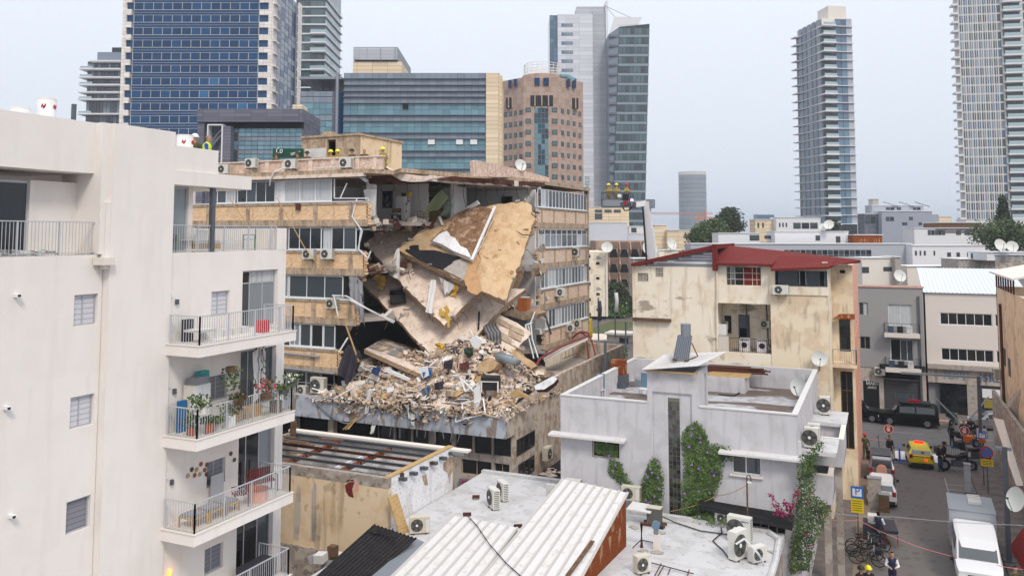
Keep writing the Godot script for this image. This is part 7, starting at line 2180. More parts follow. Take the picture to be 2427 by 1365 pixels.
	for q in [[H - 4.2,"y"],[H - 7.4,"y"]]:
		var a: float = win[2][0] + xl - 0.4
		var sl := bw(t,"balcony_slab",M.cream_edge,a,a + 3.0,q[0] - 0.4,q[0],84.9,85.99)
		railing(sl,"railing",[Vector3(a + 0.05,q[0],-85.9),Vector3(a + 0.05,q[0],-84.95),Vector3(a + 2.95,q[0],-84.95),Vector3(a + 2.95,q[0],-85.9)],0.9,0.12,M.dark_frame)
		for k2 in 3:
			bw(sl,"folded_chair",[M.sky_glass[2],M.dark,M.white][k2],a + 0.3 + k2 * 0.8,a + 0.8 + k2 * 0.8,q[0] + 0.001,q[0] + 0.6,85.2,85.6)
	bw(t,"roof_kerb",M.pink_wall,xl - 0.1,xr + 0.1,H - 0.05,H + 0.1,85.9,86.2)
	mw(t,"shop_front",plate(Vector3(xl,0,-86.05),X,Z,xr - xl,3.88,0.25,[[0.7,2.1,0.1,2.6],[2.5,5.6,0.1,2.9]]),M.podium_lower)
	bw(t,"shop_door",M.black,xl + 0.7,xl + 2.1,0.1,2.6,86.1,86.2)
	bw(t,"roller_shutter",slats(Color(0.3,0.3,0.31),0.3),xl + 2.5,xl + 5.6,0.1,2.9,86.12,86.2)
	bw(t,"shop_sign",M.black,xl + 2.4,xl + 5.7,3.0,3.85,85.9,86.04)
	bw(t,"shop_sign",M.dark,xl + 2.2,xr - 0.1,3.9,4.3,85.5,85.99)
	letters(t,"lettering","MARTIN",Vector3(xl + 0.95,2.15,-86.0),0.42,M.white)
	letters(t,"lettering","JAMES",Vector3(xl + 1.1,1.85,-86.0),0.28,M.white)
	letters(t,"graffiti","TRUE$",Vector3(xl + 3.3,1.0,-86.08),0.62,flat(Color(0.3,0.42,0.5),0.7),0,"Droid Sans Mono")
	bw(t,"drain_pipe",M.steel,xr - 0.5,xr - 0.32,0.1,H - 0.8,85.85,85.98)
	ac(Vector3(xl + 2.2,3.2,-85.7),0,"unit between the two shops of the grey house",Vector3(0.9,0.75,0.35),true)
	t = thing("pale_house","pale pinkish building with two rows of dark windows and a light blue roof","building",Vector3(7,0,-88))
	var xe := 11.5
	var Hp := 11.06
	win = []
	for y in [[739,767],[821,849]]:
		for q in [[2223,2327,6],[2332,2380,3]]:
			win.append([3.9 + (q[0] - 2195) * 0.0405 - 3.85,3.9 + (q[1] - 2195) * 0.0405 - 3.85,Hp - (y[1] - 694) * 0.0395 - 4.6,Hp - (y[0] - 694) * 0.0395 - 4.6,q[2]])
	mw(t,"front_wall",plate(Vector3(3.85,4.6,-86.1),X,Z,xe - 3.85,Hp - 4.6,0.3,win),flat(Color(0.85,0.815,0.785),0.9))
	for w in win:
		var cols := []
		for i in range(1,w[4]):
			cols.append(float(i) / w[4])
		window(t,Vector3(3.85 + w[0],4.6 + w[2],-86.1),X,Z,w[1] - w[0],w[3] - w[2],cols,[],0.07,0.08,M.white_frame,[M.glass_dark,M.glass_dark,M.black])
	bw(t,"ledge",M.concrete,3.85,xe,4.2,4.6,85.5,86.4)
	bw(t,"shop_wall",M.podium_lower,3.85,xe,2.9,4.19,85.95,86.3)
	bw(t,"shop_glass",M.glass_dark,4.8,7.0,0.1,2.89,86.1,86.2)
	bw(t,"shop_column",M.concrete,7.0,8.0,0.0,2.89,85.95,86.3)
	bw(t,"shop_glass",M.glass_mid,8.0,xe,0.1,2.6,86.1,86.2)
	bw(t,"shop_blind",M.white,8.2,xe,1.8,2.6,86.0,86.05)
	bw(t,"shop_poster",flat(Color(0.55,0.5,0.2),0.7),8.3,xe,0.9,1.7,86.0,86.05)
	bw(t,"body",M.cloth_grey,3.9,xe,0,Hp,86.5,98)
	letters(t,"graffiti","TOPI",Vector3(5.0,3.1,-85.9),0.9,flat(Color(0.35,0.55,0.68),0.7))
	letters(t,"graffiti","JSKES",Vector3(8.0,3.1,-85.9),0.8,flat(Color(0.15,0.35,0.55),0.7),0,"Droid Serif")
	var rf := thing("corrugated_roof","light blue corrugated roof sloping over the pale building","roof",Vector3(7,Hp,-90))
	ribbed(rf,"sheet",Vector3(3.7,Hp + 0.05,-85.9),Vector3(xe + 0.6,Hp + 0.05,-85.9),Vector3(xe + 0.6,Hp + 1.9,-97),Vector3(3.7,Hp + 1.9,-97),0.35,0.06,flat(Color(0.8,0.83,0.87),0.6))
	t = thing("tan_house","tan plastered house at the right edge with a pale metal roof","house",Vector3(9,0,-60))
	var W := Vector3.LEFT
	mw(t,"street_wall",plate(Vector3(8,0,-71.5),Vector3(0,0,1),W,26,12.6,0.3,[]),M.tan_plaster)
	bw(t,"end_wall",M.tan_plaster,8,16,0,12.6,71.2,71.49)
	for q in [[69.9,9.0],[68.2,8.4],[66.0,8.0],[69.6,5.2],[67.6,4.6]]:
		bw(t,"window",M.dark_frame,7.97,8.1,q[1] - 1.2,q[1],q[0] - 0.5,q[0] + 0.4)
	for i in 8:
		bw(t,"roof_post",M.rust_bar,7.9,8.0,12.6,13.6,70.5 - i * 1.2,70.65 - i * 1.2)
	var mb3 := MB.new()
	mb3.prism([Vector3(7.6,13.6,-71.6),Vector3(7.6,13.6,-60),Vector3(12,14.6,-60),Vector3(12,14.6,-71.6)],Vector3(0,0.12,0))
	mw(t,"metal_roof",mb3,M.cream_edge)
	mb3 = MB.new()
	mb3.tube([Vector3(7.9,0,-68.8),Vector3(7.9,11.5,-68.8)],0.1)
	mw(t,"drain_pipe",mb3,M.rust_bar)
	ac(Vector3(7.7,5.9,-70.6),-PI / 2,"dark unit on the tan house above the street",Vector3(0.9,0.7,0.4),true)
	for q in [[[Vector3(7.6,5.34,-64.75),Vector3(8.2,7.6,-59.54),Vector3(8.4,4.36,-61.81),Vector3(7.4,3.86,-66.21)],M.podium_lower,"grey weathered awning on the tan house"],[[Vector3(7.00,3.73,-66.96),Vector3(7.4,3.99,-65.13),Vector3(7.4,1.76,-57.47),Vector3(7.00,1.79,-57.18)],M.cream_edge,"long pale awning edge running down the right side"],[[Vector3(5.9,0.32,-51.00),Vector3(6.4,1.46,-50.34),Vector3(6.3,0.69,-45.84),Vector3(5.8,-0.36,-48.45)],flat(Color(0.6,0.1,0.1),0.7),"red scalloped awning at the lower right edge"]]:
		var mb := MB.new()
		var n: Vector3 = (q[0][1] - q[0][0]).cross(q[0][3] - q[0][0]).normalized()
		mb.prism(q[0],n * 0.06)
		tag(put(self,"awning",mb.commit(),q[1]),q[2],"awning")
	tag(bw(self,"shop_wall",M.dirty_plaster,7.4,7.6,0,5.0,44,71),"grey ground floor wall under the awnings","wall")
	dish(Vector3(6.00,3.2,-47.87),0.6,-1.0,0.3,"white dish cut by the right frame edge above the red awning",0.3)

# a car lofted through sections along its length (x forward): [x,half width,foot,belt,roof,half roof width]
func car(called: String,label: String,at: Vector3,turn: float,sec: Array,paint: Material,glass: Array,wheel_x: Array,wr: float) -> Node3D:
	var o := thing(called,label,"car",at,turn)
	var ring := func(s: Array) -> Array:
		var w: float = s[1]
		var p := [Vector3(s[0],s[2],w * 0.92),Vector3(s[0],lerpf(s[2],s[3],0.35),w),Vector3(s[0],s[3],w * 0.97)]
		if s[4] > s[3] + 0.02:
			p += [Vector3(s[0],s[4] - 0.06,s[5]),Vector3(s[0],s[4],s[5] * 0.85)]
		else:
			p += [Vector3(s[0],s[3] + 0.012,w * 0.9),Vector3(s[0],s[3] + 0.03,w * 0.6)]
		var r := p.duplicate()
		for i in range(4,-1,-1):
			r.append(Vector3(p[i].x,p[i].y,-p[i].z))
		return r
	var mb := MB.new()
	for i in sec.size() - 1:
		var a: Array = ring.call(sec[i])
		var b: Array = ring.call(sec[i + 1])
		var c := Vector3((sec[i][0] + sec[i + 1][0]) * 0.5,0.7,0)
		for k in 10:
			var m := (k + 1) % 10
			mb.quad(a[k],a[m],b[m],b[k],(a[k] + b[m]) * 0.5 - c)
	for e in [0,sec.size() - 1]:
		var a: Array = ring.call(sec[e])
		for k in range(1,9):
			mb.tri(a[0],a[k],a[k + 1],Vector3(1.0 if e else -1.0,0,0))
	put(o,"body",mb.commit(),paint)
	for g in glass:
		var a: Array = ring.call(sec[g[0]])
		var b: Array = ring.call(sec[g[1]])
		mb = MB.new()
		if g[2] == "side":
			for z in [0,1]:
				var i0 := 2 if z == 0 else 7
				var i1 := 3 if z == 0 else 6
				var n := Vector3(0,0.3,1.0 if z == 0 else -1.0)
				var q := [a[i0].lerp(a[i1],0.1),b[i0].lerp(b[i1],0.1),b[i0].lerp(b[i1],0.9),a[i0].lerp(a[i1],0.9)]
				var cx: Vector3 = (q[0] + q[1] + q[2] + q[3]) * 0.25
				for k in 4:
					q[k] = cx + (q[k] - cx) * 0.93 + n * 0.02
				mb.quad(q[0],q[1],q[2],q[3],n)
		else:
			var d := Vector3(signf(b[2].x - a[2].x) if a[3].y > b[3].y else signf(a[2].x - b[2].x),0.6,0)
			var hi: Array = a if a[3].y > b[3].y else b
			var lw: Array = b if a[3].y > b[3].y else a
			var q := [lw[3] + Vector3(0,0.02,0),lw[6] + Vector3(0,0.02,0),hi[6],hi[3]]
			var cx: Vector3 = (q[0] + q[1] + q[2] + q[3]) * 0.25
			for k in 4:
				q[k] = cx + (q[k] - cx) * 0.9 + d.normalized() * 0.025
			mb.quad(q[0],q[1],q[2],q[3],d)
		put(o,"window",mb.commit(),M.car_glass)
	for x in wheel_x:
		for z in [-1,1]:
			mb = MB.new()
			var w: float = sec[1][1] * 0.97 if sec.size() > 1 else 0.8
			mb.disc(Vector3(x,wr,z * (w - 0.2)),Vector3(0,0,z),wr,0.22,20)
			var ty := put(o,"wheel",mb.commit(),M.tyre)
			mb = MB.new()
			mb.disc(Vector3(x,wr,z * (w + 0.022)),Vector3(0,0,z),wr * 0.62,0.012,14)
			put(ty,"rim",mb.commit(),M.rim)
	var x0: float = sec[0][0]
	var x1: float = sec[-1][0]
	var hw: float = sec[1][1]
	for z in [-1,1]:
		bl(o,"headlight",M.clear_lamp,Vector3(x1 - 0.12,0.62,z * hw * 0.55),Vector3(x1 + 0.03,0.78,z * hw * 0.9))
		bl(o,"taillight",M.red_lamp,Vector3(x0 - 0.03,0.75,z * hw * 0.7),Vector3(x0 + 0.12,1.0,z * hw * 0.95))
		bl(o,"mirror",M.dark,Vector3(x1 * 0.38,0.95,z * (hw + 0.02)),Vector3(x1 * 0.38 + 0.12,1.1,z * (hw + 0.18)))
	bl(o,"number_plate",M.yellow,Vector3(x0 - 0.05,0.55,-0.26),Vector3(x0 - 0.02,0.67,0.26))
	bl(o,"bumper",M.dark,Vector3(x0 - 0.06,0.28,-hw * 0.9),Vector3(x0 + 0.1,0.45,hw * 0.9))
	bl(o,"bumper",M.dark,Vector3(x1 - 0.1,0.28,-hw * 0.9),Vector3(x1 + 0.06,0.45,hw * 0.9))
	return o

func hatch(l: float,w: float,h: float) -> Array:
	var a := l / 2
	return [[-a,w * 0.86,0.35,0.85,0.0,0.0],[-a + 0.08,w,0.25,0.95,0.0,0.0],[-a + 0.5,w,0.22,0.97,h - 0.04,w * 0.74],[0.1,w,0.2,0.95,h,w * 0.78],[a * 0.36,w,0.2,0.93,h - 0.08,w * 0.74],[a * 0.62,w,0.22,0.9,0.0,0.0],[a - 0.12,w * 0.94,0.25,0.75,0.0,0.0],[a,w * 0.8,0.3,0.62,0.0,0.0]]

const HATCH_GLASS := [[1,2,"screen"],[2,3,"side"],[3,4,"side"],[4,5,"screen"]]

func wagon(l: float,w: float,h: float) -> Array:
	var a := l / 2
	return [[-a,w * 0.93,0.45,1.0,0.0,0.0],[-a + 0.06,w,0.4,1.08,h - 0.12,w * 0.78],[-a + 0.25,w,0.35,1.1,h,w * 0.82],[-a * 0.25,w,0.33,1.08,h,w * 0.84],[a * 0.3,w,0.33,1.06,h - 0.05,w * 0.8],[a * 0.52,w,0.35,1.04,0.0,0.0],[a - 0.12,w * 0.97,0.36,0.98,0.0,0.0],[a,w * 0.88,0.4,0.85,0.0,0.0]]

const WAGON_GLASS := [[0,1,"screen"],[2,3,"side"],[3,4,"side"],[4,5,"screen"]]

func motorbike(label: String,at: Vector3,turn: float,s: float,paint: Material,group := "") -> Node3D:
	var o := thing("motorcycle",label,"motorcycle",at,turn,group)
	var mb: MB
	for x in [-0.7,0.7]:
		mb = MB.new()
		mb.disc(Vector3(x,0.32,-0.07) * s,Vector3.BACK,0.32 * s,0.14 * s,16)
		var w := put(o,"wheel",mb.commit(),M.tyre)
		mb = MB.new()
		mb.disc(Vector3(x,0.32,-0.08) * s,Vector3.BACK,0.17 * s,0.16 * s,10)
		put(w,"rim",mb.commit(),M.zinc)
	mb = MB.new()
	mb.cbox(Vector3(0,0.45,0) * s,Vector3(0.6,0.36,0.3) * s)
	put(o,"engine",mb.commit(),M.steel)
	mb = MB.new()
	mb.prism([Vector3(0.45,0.95,-0.16) * s,Vector3(0.5,0.75,-0.16) * s,Vector3(-0.1,0.65,-0.16) * s,Vector3(-0.1,0.85,-0.16) * s],Vector3(0,0,0.32) * s)
	put(o,"tank",mb.commit(),paint)
	mb = MB.new()
	mb.prism([Vector3(-0.1,0.84,-0.14) * s,Vector3(-0.1,0.7,-0.14) * s,Vector3(-0.85,0.8,-0.14) * s,Vector3(-0.85,0.95,-0.14) * s],Vector3(0,0,0.28) * s)
	put(o,"seat",mb.commit(),M.black)
	bl(o,"top_box",M.dark,Vector3(-1.15,0.95,-0.24) * s,Vector3(-0.75,1.3,0.24) * s)
	mb = MB.new()
	for z in [-0.09,0.09]:
		mb.bar(Vector3(0.7,0.32,z) * s,Vector3(0.45,1.05,z) * s,0.05 * s)
	mb.bar(Vector3(0.42,1.08,-0.38) * s,Vector3(0.42,1.08,0.38) * s,0.035 * s)
	put(o,"handlebar",mb.commit(),M.steel)
	bl(o,"headlight",M.clear_lamp,Vector3(0.55,0.85,-0.1) * s,Vector3(0.66,1.02,0.1) * s)
	bl(o,"windscreen",M.car_glass,Vector3(0.5,1.05,-0.18) * s,Vector3(0.53,1.35,0.18) * s)
	return o

func bicycle(label: String,at: Vector3,turn: float,lean: float,m: Material) -> Node3D:
	var o := thing("bicycle",label,"bicycle",at,turn,"bicycles parked by the kerb")
	o.rotation.x = lean
	var mb: MB
	for x in [-0.52,0.52]:
		mb = MB.new()
		for k in 16:
			var a := Vector3(cos(TAU * k / 16),sin(TAU * k / 16),0) * 0.33
			var b := Vector3(cos(TAU * (k + 1) / 16),sin(TAU * (k + 1) / 16),0) * 0.33
			mb.bar(Vector3(x,0.34,0) + a,Vector3(x,0.34,0) + b,0.035)
			if k % 4 == 0:
				mb.bar(Vector3(x,0.34,0),Vector3(x,0.34,0) + a,0.008)
		put(o,"wheel",mb.commit(),M.tyre)
	mb = MB.new()
	for q in [[Vector3(-0.52,0.34,0),Vector3(-0.05,0.3,0)],[Vector3(-0.05,0.3,0),Vector3(-0.18,0.85,0)],[Vector3(-0.16,0.78,0),Vector3(0.35,0.8,0)],[Vector3(-0.05,0.3,0),Vector3(0.36,0.72,0)],[Vector3(0.52,0.34,0),Vector3(0.33,0.95,0)],[Vector3(-0.52,0.34,0),Vector3(-0.16,0.75,0)]]:
		mb.bar(q[0],q[1],0.035)
	put(o,"frame",mb.commit(),m)
	bl(o,"saddle",M.black,Vector3(-0.32,0.86,-0.07),Vector3(-0.05,0.91,0.07))
	bl(o,"handlebar",M.zinc,Vector3(0.3,0.95,-0.28),Vector3(0.34,0.98,0.28))
	bl(o,"basket",M.dark,Vector3(0.38,0.75,-0.16),Vector3(0.66,0.98,0.16))
	return o

func sign_post(label: String,at: Vector3,h: float) -> Node3D:
	var o := thing("street_sign",label,"street sign",at)
	bl(o,"pole",M.steel,Vector3(-0.035,0,-0.035),Vector3(0.035,h,0.035))
	return o

func street() -> void:
	struct(bw(self,"road",M.asphalt,-0.9,5.3,-0.3,0.0,8,71))
	struct(bw(self,"cross_road",M.asphalt,-40,60,-0.3,0.002,71.002,83))
	struct(bw(self,"pavement_left",M.pavement,-3.4,-1.6,-0.3,0.12,8,70.5))
	struct(bw(self,"pavement_left_edge",M.pavement_edge,-1.599,-0.9,-0.3,0.118,8,68))
	struct(bw(self,"pavement_right",M.pavement,5.3,9,-0.3,0.12,8,70.5))
	struct(bw(self,"pavement_far",M.pavement,-40,60,-0.3,0.12,83.002,86))
	struct(bw(self,"kerb",M.pink_wall,-40,60,0.0,0.125,82.85,83.0))
	for i in 5:
		struct(bw(self,"crosswalk_stripe",M.slab_white,-0.6 + i * 1.3,0.1 + i * 1.3,0.004,0.008,68.0,70.5))
	for i in 6:
		struct(bw(self,"parking_line",M.cloth_grey,3.7,5.2,0.004,0.008,56.5 + i * 1.2,56.62 + i * 1.2))
	struct(bw(self,"parking_edge_line",M.cloth_grey,3.62,3.7,0.004,0.008,50,64))
	for i in 5:
		struct(bw(self,"lane_line",M.cloth_grey,-6 + i * 6.0,-3 + i * 6.0,0.006,0.01,76.9,77.05))
	var ypaint := flat(Color(0.82,0.77,0.06),0.3)
	var yc := car("ambulance_car","small yellow medical car seen from behind, red lights on",Vector3(2.25,0,-67.4),PI / 2 + 0.06,hatch(3.6,0.8,1.48),ypaint,HATCH_GLASS,[-1.2,1.15],0.29)
	var glow := flat(Color(0.9,0.1,0.05),0.3)
	glow.emission_enabled = true
	glow.emission = Color(1,0.12,0.03)
	glow.emission_energy_multiplier = 2.2
	bl(yc,"light_bar",glow,Vector3(-0.25,1.48,-0.3),Vector3(0.0,1.58,0.3))
	bl(yc,"brake_light",glow,Vector3(-1.85,0.62,0.2),Vector3(-1.82,0.7,0.36))
	bl(yc,"red_band",M.red_lamp,Vector3(-1.8,0.86,-0.55),Vector3(-1.76,0.92,0.55))
	var star := MB.new()
	for k in 2:
		star.disc(Vector3(-1.62,1.12,0.1),Vector3(-1,0.6,0),0.12,0.012,3 + k * 3)
	put(yc,"star_emblem",star.commit(),M.red_lamp)
	var ja := car("off_road_car","silver off-road car with a black roof rack and spare wheel",Vector3(-0.22,0.00,-60.75) + Vector3(0,0,-2.0),PI / 2,wagon(3.9,0.8,1.72),M.rim,WAGON_GLASS,[-1.2,1.2],0.34)
	bl(ja,"roof_rack",M.dark,Vector3(-1.6,1.75,-0.6),Vector3(0.5,1.8,0.6))
	for k in 8:
		bl(ja,"rack_bar",M.zinc,Vector3(-1.6 + k * 0.28,1.8,-0.6),Vector3(-1.55 + k * 0.28,1.83,0.6))
	star = MB.new()
	star.disc(Vector3(-1.97,0.95,0),Vector3.LEFT,0.33,0.2,18)
	put(ja,"spare_wheel",star.commit(),M.pink_wall)
	car("white_hatchback","white small car parked behind the silver off-road car",Vector3(-0.25,0.00,-55.52) + Vector3(0,0,-1.9),PI / 2,hatch(3.7,0.84,1.5),M.slab_white,HATCH_GLASS,[-1.2,1.2],0.3)
	var va := thing("box_van","white van with a blue flashing light and grey box behind its cab","van",Vector3(3.82,0.00,-45.55) + Vector3(0.1,0,-0.9),-PI / 2 - 0.03)
	var cab := car("cab_shell","x",Vector3.ZERO,0,[[-2.2,0.98,0.5,1.25,2.0,0.9],[-1.0,1.0,0.45,1.25,2.02,0.9],[0.55,1.0,0.45,1.22,1.98,0.86],[1.35,1.0,0.45,1.18,0,0],[2.0,0.97,0.45,1.08,0,0],[2.25,0.9,0.5,0.95,0,0]],M.slab_white,[[0,1,"side"],[1,2,"side"],[2,3,"screen"]],[-1.6,1.4],0.36)
	for c in cab.get_children():
		c.owner = null
		cab.remove_child(c)
		va.add_child(c,true)
	cab.free()
	bl(va,"box_body",M.grey_panel,Vector3(-5.2,0.6,-1.05),Vector3(-2.3,2.35,1.05))
	bl(va,"box_rim",M.zinc,Vector3(-5.22,2.351,-1.07),Vector3(-2.28,2.42,1.07))
	for k in 5:
		bl(va,"gas_cylinder",M.cloth_white,Vector3(-4.9 + k * 0.3,2.42,-0.5),Vector3(-4.74 + k * 0.3,2.56,0.1))
	bl(va,"grille",M.dark,Vector3(2.22,0.6,-0.5),Vector3(2.29,0.85,0.5))
	var blue := flat(Color(0.1,0.2,1.0),0.3)
	blue.emission_enabled = true
	blue.emission = Color(0.1,0.25,1.0)
	blue.emission_energy_multiplier = 4.0
	bl(va,"blue_lamp",blue,Vector3(2.29,0.68,-0.15),Vector3(2.33,0.78,0.15))
	bl(va,"turn_signal",M.orange_lamp,Vector3(2.12,0.5,0.62),Vector3(2.28,0.6,0.9))
	var lr := car("black_off_road_car","black off-road car with a white square sign on its rear window",Vector3(1.94,0.00,-79.44) + Vector3(0,0,-0.9),PI,wagon(4.7,0.93,1.85),M.car_black,WAGON_GLASS,[-1.45,1.45],0.38)
	bl(lr,"roof_tent",M.dark,Vector3(-1.8,1.88,-0.65),Vector3(0.6,2.02,0.65))
	bl(lr,"red_case",M.red_lamp,Vector3(-1.0,2.021,-0.3),Vector3(0.0,2.16,0.3))
	bl(lr,"white_sign",M.white,Vector3(-2.0,1.18,0.845),Vector3(-1.5,1.62,0.86))
	star = MB.new()
	star.disc(Vector3(-1.75,1.4,0.86),Vector3.BACK,0.13,0.008,14)
	put(lr,"round_emblem",star.commit(),M.tarp)
	car("black_pickup","black car half hidden by the cream house's corner",Vector3(-1.63,0.00,-79.93) + Vector3(-0.7,0,-0.8),0.0,wagon(4.4,0.9,1.7),M.car_black,WAGON_GLASS,[-1.4,1.4],0.37)
	var pc := car("police_car","grey police car with a blue roof light at the far right",Vector3(8.26,0.00,-80.6) + Vector3(0.6,0,-0.8),PI,hatch(4.4,0.88,1.5),M.rim,HATCH_GLASS,[-1.4,1.4],0.32)
	bl(pc,"roof_light",blue,Vector3(0.0,1.5,-0.3),Vector3(0.2,1.6,0.3))
	motorbike("big black motorcycle parked across the kerb in front",Vector3(4.63,0.00,-66.2),0.25,1.25,M.black)
	motorbike("second black motorcycle with panniers behind the first",Vector3(5.92,0.00,-68.97),0.5,1.2,M.dark)
	motorbike("orange and white scooter beyond the black motorcycles",Vector3(5.9,0.00,-73.58),0.6,1.0,M.orange_lamp)
	motorbike("dark scooter parked at the cross street's far side",Vector3(5.5,0.00,-81.36),1.2,1.0,M.dark)
	var bm := [M.steel,M.rust_bar,M.dark,M.zinc,M.red_roof,M.steel]
	var bl2 := ["nearest the dark basket at the rack's left end","whose front wheel points to the road","lying lowest in the tangle","in the middle of the tangle","with a red frame near the kerb","standing farthest up the pavement"]
	for i in 6:
		bicycle("bicycle " + bl2[i],Vector3(-0.94,0.12,-46.11) + Vector3(rnd(-0.35,0.3),0,-i * 0.42 + 0.6),rnd(-0.25,0.25),rnd(-0.3,0.3),bm[i])
	for q in [[Vector3(-0.16,0.12,-68.25),0.4,"red electric scooter parked at the pavement corner"],[Vector3(-0.77,0.12,-69.29),-0.3,"grey electric scooter leaning at the pavement corner"]]:
		var s := thing("electric_scooter",q[2],"scooter",q[0],q[1])
		bl(s,"deck",M.sky_glass[2],Vector3(-0.5,0.1,-0.08),Vector3(0.45,0.16,0.08))
		var m := MB.new()
		m.bar(Vector3(0.45,0.1,0),Vector3(0.35,1.15,0),0.05)
		m.bar(Vector3(0.35,1.15,-0.25),Vector3(0.35,1.15,0.25),0.04)
		put(s,"steering_post",m.commit(),M.red_lamp if q[1] > 0 else M.steel)
		for x in [-0.5,0.5]:
			m = MB.new()
			m.disc(Vector3(x,0.11,-0.03),Vector3.BACK,0.11,0.06,12)
			put(s,"wheel",m.commit(),M.tyre)
	var blue_m := flat(Color(0.12,0.42,0.72),0.5)
	var red_m := flat(Color(0.7,0.08,0.1),0.5)
	for q in [[Vector3(-1.41,0.12,-48.36),3.0,0.62,"blue parking sign with a long yellow plate on the left pavement",0.75],[Vector3(5.88,0.12,-62.83),3.4,0.42,"blue parking sign with a small yellow plate at the right kerb",0.25]]:
		var s := sign_post(q[3],q[0],q[1])
		var w: float = q[2] / 2
		bl(s,"blue_plate",blue_m,Vector3(-w,q[1] - q[2],0.036),Vector3(w,q[1],0.06))
		bl(s,"white_field",M.white,Vector3(-w * 0.72,q[1] - q[2] * 0.82,0.06),Vector3(w * 0.72,q[1] - q[2] * 0.18,0.066))
		letters(s,"lettering","P",Vector3.ZERO,q[2] * 0.8,blue_m).position = Vector3(-w * 0.38,q[1] - q[2] * 0.86,0.075)
		bl(s,"yellow_plate",M.orange_lamp if w < 0.25 else M.yellow,Vector3(-w,q[1] - q[2] - q[4],0.036),Vector3(w,q[1] - q[2] - 0.02,0.06))
		for k in 5:
			bl(s,"text_line",M.dark,Vector3(-w * 0.8,q[1] - q[2] - q[4] * (0.2 + k * 0.16),0.06),Vector3(w * 0.7,q[1] - q[2] - q[4] * (0.16 + k * 0.16),0.064))
	for q in [[Vector3(0.32,0.12,-69.77),1.95,"red and white hand stop sign left of the junction"],[Vector3(5.45,0.12,-70.24),2.2,"red and white hand stop sign right of the junction"]]:
		var s := sign_post(q[2],q[0],q[1])
		for r in [[0.36,0.03,M.white],[0.32,0.038,red_m]]:
			var m := MB.new()
			m.disc(Vector3(0,q[1] - 0.33,r[1]),Vector3.BACK,r[0],0.008,8)
			put(s,"octagon",m.commit(),r[2])
		var m := MB.new()
		m.cbox(Vector3(0,q[1] - 0.4,0.05),Vector3(0.2,0.2,0.008))
		for k in 4:
			m.cbox(Vector3(-0.08 + k * 0.053,q[1] - 0.22,0.05),Vector3(0.036,0.22,0.008))
		m.cbox(Vector3(-0.13,q[1] - 0.36,0.05),Vector3(0.05,0.14,0.008),Basis(Vector3.BACK,0.5))
		put(s,"white_hand",m.commit(),M.white)
		if q[1] > 2.0:
			bl(s,"orange_plate",M.orange_lamp,Vector3(-0.1,q[1] - 1.15,0.03),Vector3(0.35,q[1] - 0.72,0.05))
	var s30 := sign_post("white and purple end of thirty zone sign",Vector3(6.51,0.12,-69.72),2.3)
	bl(s30,"plate",flat(Color(0.35,0.3,0.6),0.5),Vector3(-0.36,1.55,0.036),Vector3(0.36,2.3,0.05))
	bl(s30,"white_field",M.white,Vector3(-0.32,1.59,0.05),Vector3(0.32,2.26,0.056))
	letters(s30,"lettering","30",Vector3.ZERO,0.48,M.dark).position = Vector3(-0.27,1.62,0.06)
	var np := sign_post("blue and red no parking disc over a yellow plate",Vector3(5.94,0.12,-61.13),2.9)
	for r in [[0.38,0.04,red_m],[0.3,0.05,blue_m]]:
		var m := MB.new()
		m.disc(Vector3(0,2.5,r[1]),Vector3.BACK,r[0],0.008,22)
		put(np,"disc",m.commit(),r[2])
	var nm := MB.new()
	nm.cbox(Vector3(0,2.5,0.064),Vector3(0.62,0.07,0.006),Basis(Vector3.BACK,-0.8))
	put(np,"red_bar",nm.commit(),red_m)
	bl(np,"yellow_plate",M.yellow,Vector3(-0.36,1.65,0.036),Vector3(0.36,2.08,0.06))
	for k in 3:
		bl(np,"text_line",M.dark,Vector3(-0.28,1.76 + k * 0.1,0.06),Vector3(0.26,1.79 + k * 0.1,0.064))
	for q in [[Vector3(6.25,0.00,-67.71),6.4,0.2,"thick grey lamp post at the junction's right corner"],[Vector3(5.56,0.12,-49.01),5.6,0.22,"thick grey post on the right pavement"]]:
		var p := thing("lamp_post",q[3],"lamp post",q[0])
		bl(p,"shaft",M.steel,Vector3(-q[2] / 2,0,-q[2] / 2),Vector3(q[2] / 2,q[1],q[2] / 2))
		bl(p,"foot_plate",M.steel,Vector3(-0.25,0,-0.25),Vector3(0.25,0.06,0.25))
		bl(p,"arm",M.zinc,Vector3(-5.0 if q[1] > 6 else -0.4,q[1] - 0.15,-0.08),Vector3(0.3,q[1],0.08))
	for q in [[[Vector3(3.99,2.63,-80.00),Vector3(6.29,0.18,-80.00)],"left"],[[Vector3(8.09,2.95,-80.00),Vector3(6.46,0.72,-80.00)],"right"]]:
		cable("guy_bar",q[1] + " slanting grey bar under the traffic gantry",q[0],0.06,M.zinc)
	for q in [[Vector3(-0.62,0.00,-55.52),0.75,1.75,M.concrete,"tall grey utility cabinet by the left kerb","cabinet"],[Vector3(-0.11,0.00,-55.00),0.55,1.0,M.wood,"brown carton box beside the utility cabinet","box"],[Vector3(4.79,0.12,-60.9),0.35,1.7,M.grey_panel,"tall narrow grey cabinet in the parking bay","cabinet"]]:
		var c := thing("utility_cabinet" if q[5] == "cabinet" else "carton_box",q[4],q[5],q[0])
		bl(c,"body",q[3],Vector3(-q[1] / 2,0,-0.25),Vector3(q[1] / 2,q[2],0.25))
		bl(c,"door",q[3],Vector3(-q[1] * 0.42,0.12,0.25),Vector3(q[1] * 0.42,q[2] - 0.12,0.265))
		bl(c,"lid",M.cloth_grey,Vector3(-q[1] / 2 - 0.03,q[2],-0.28),Vector3(q[1] / 2 + 0.03,q[2] + 0.05,0.28))
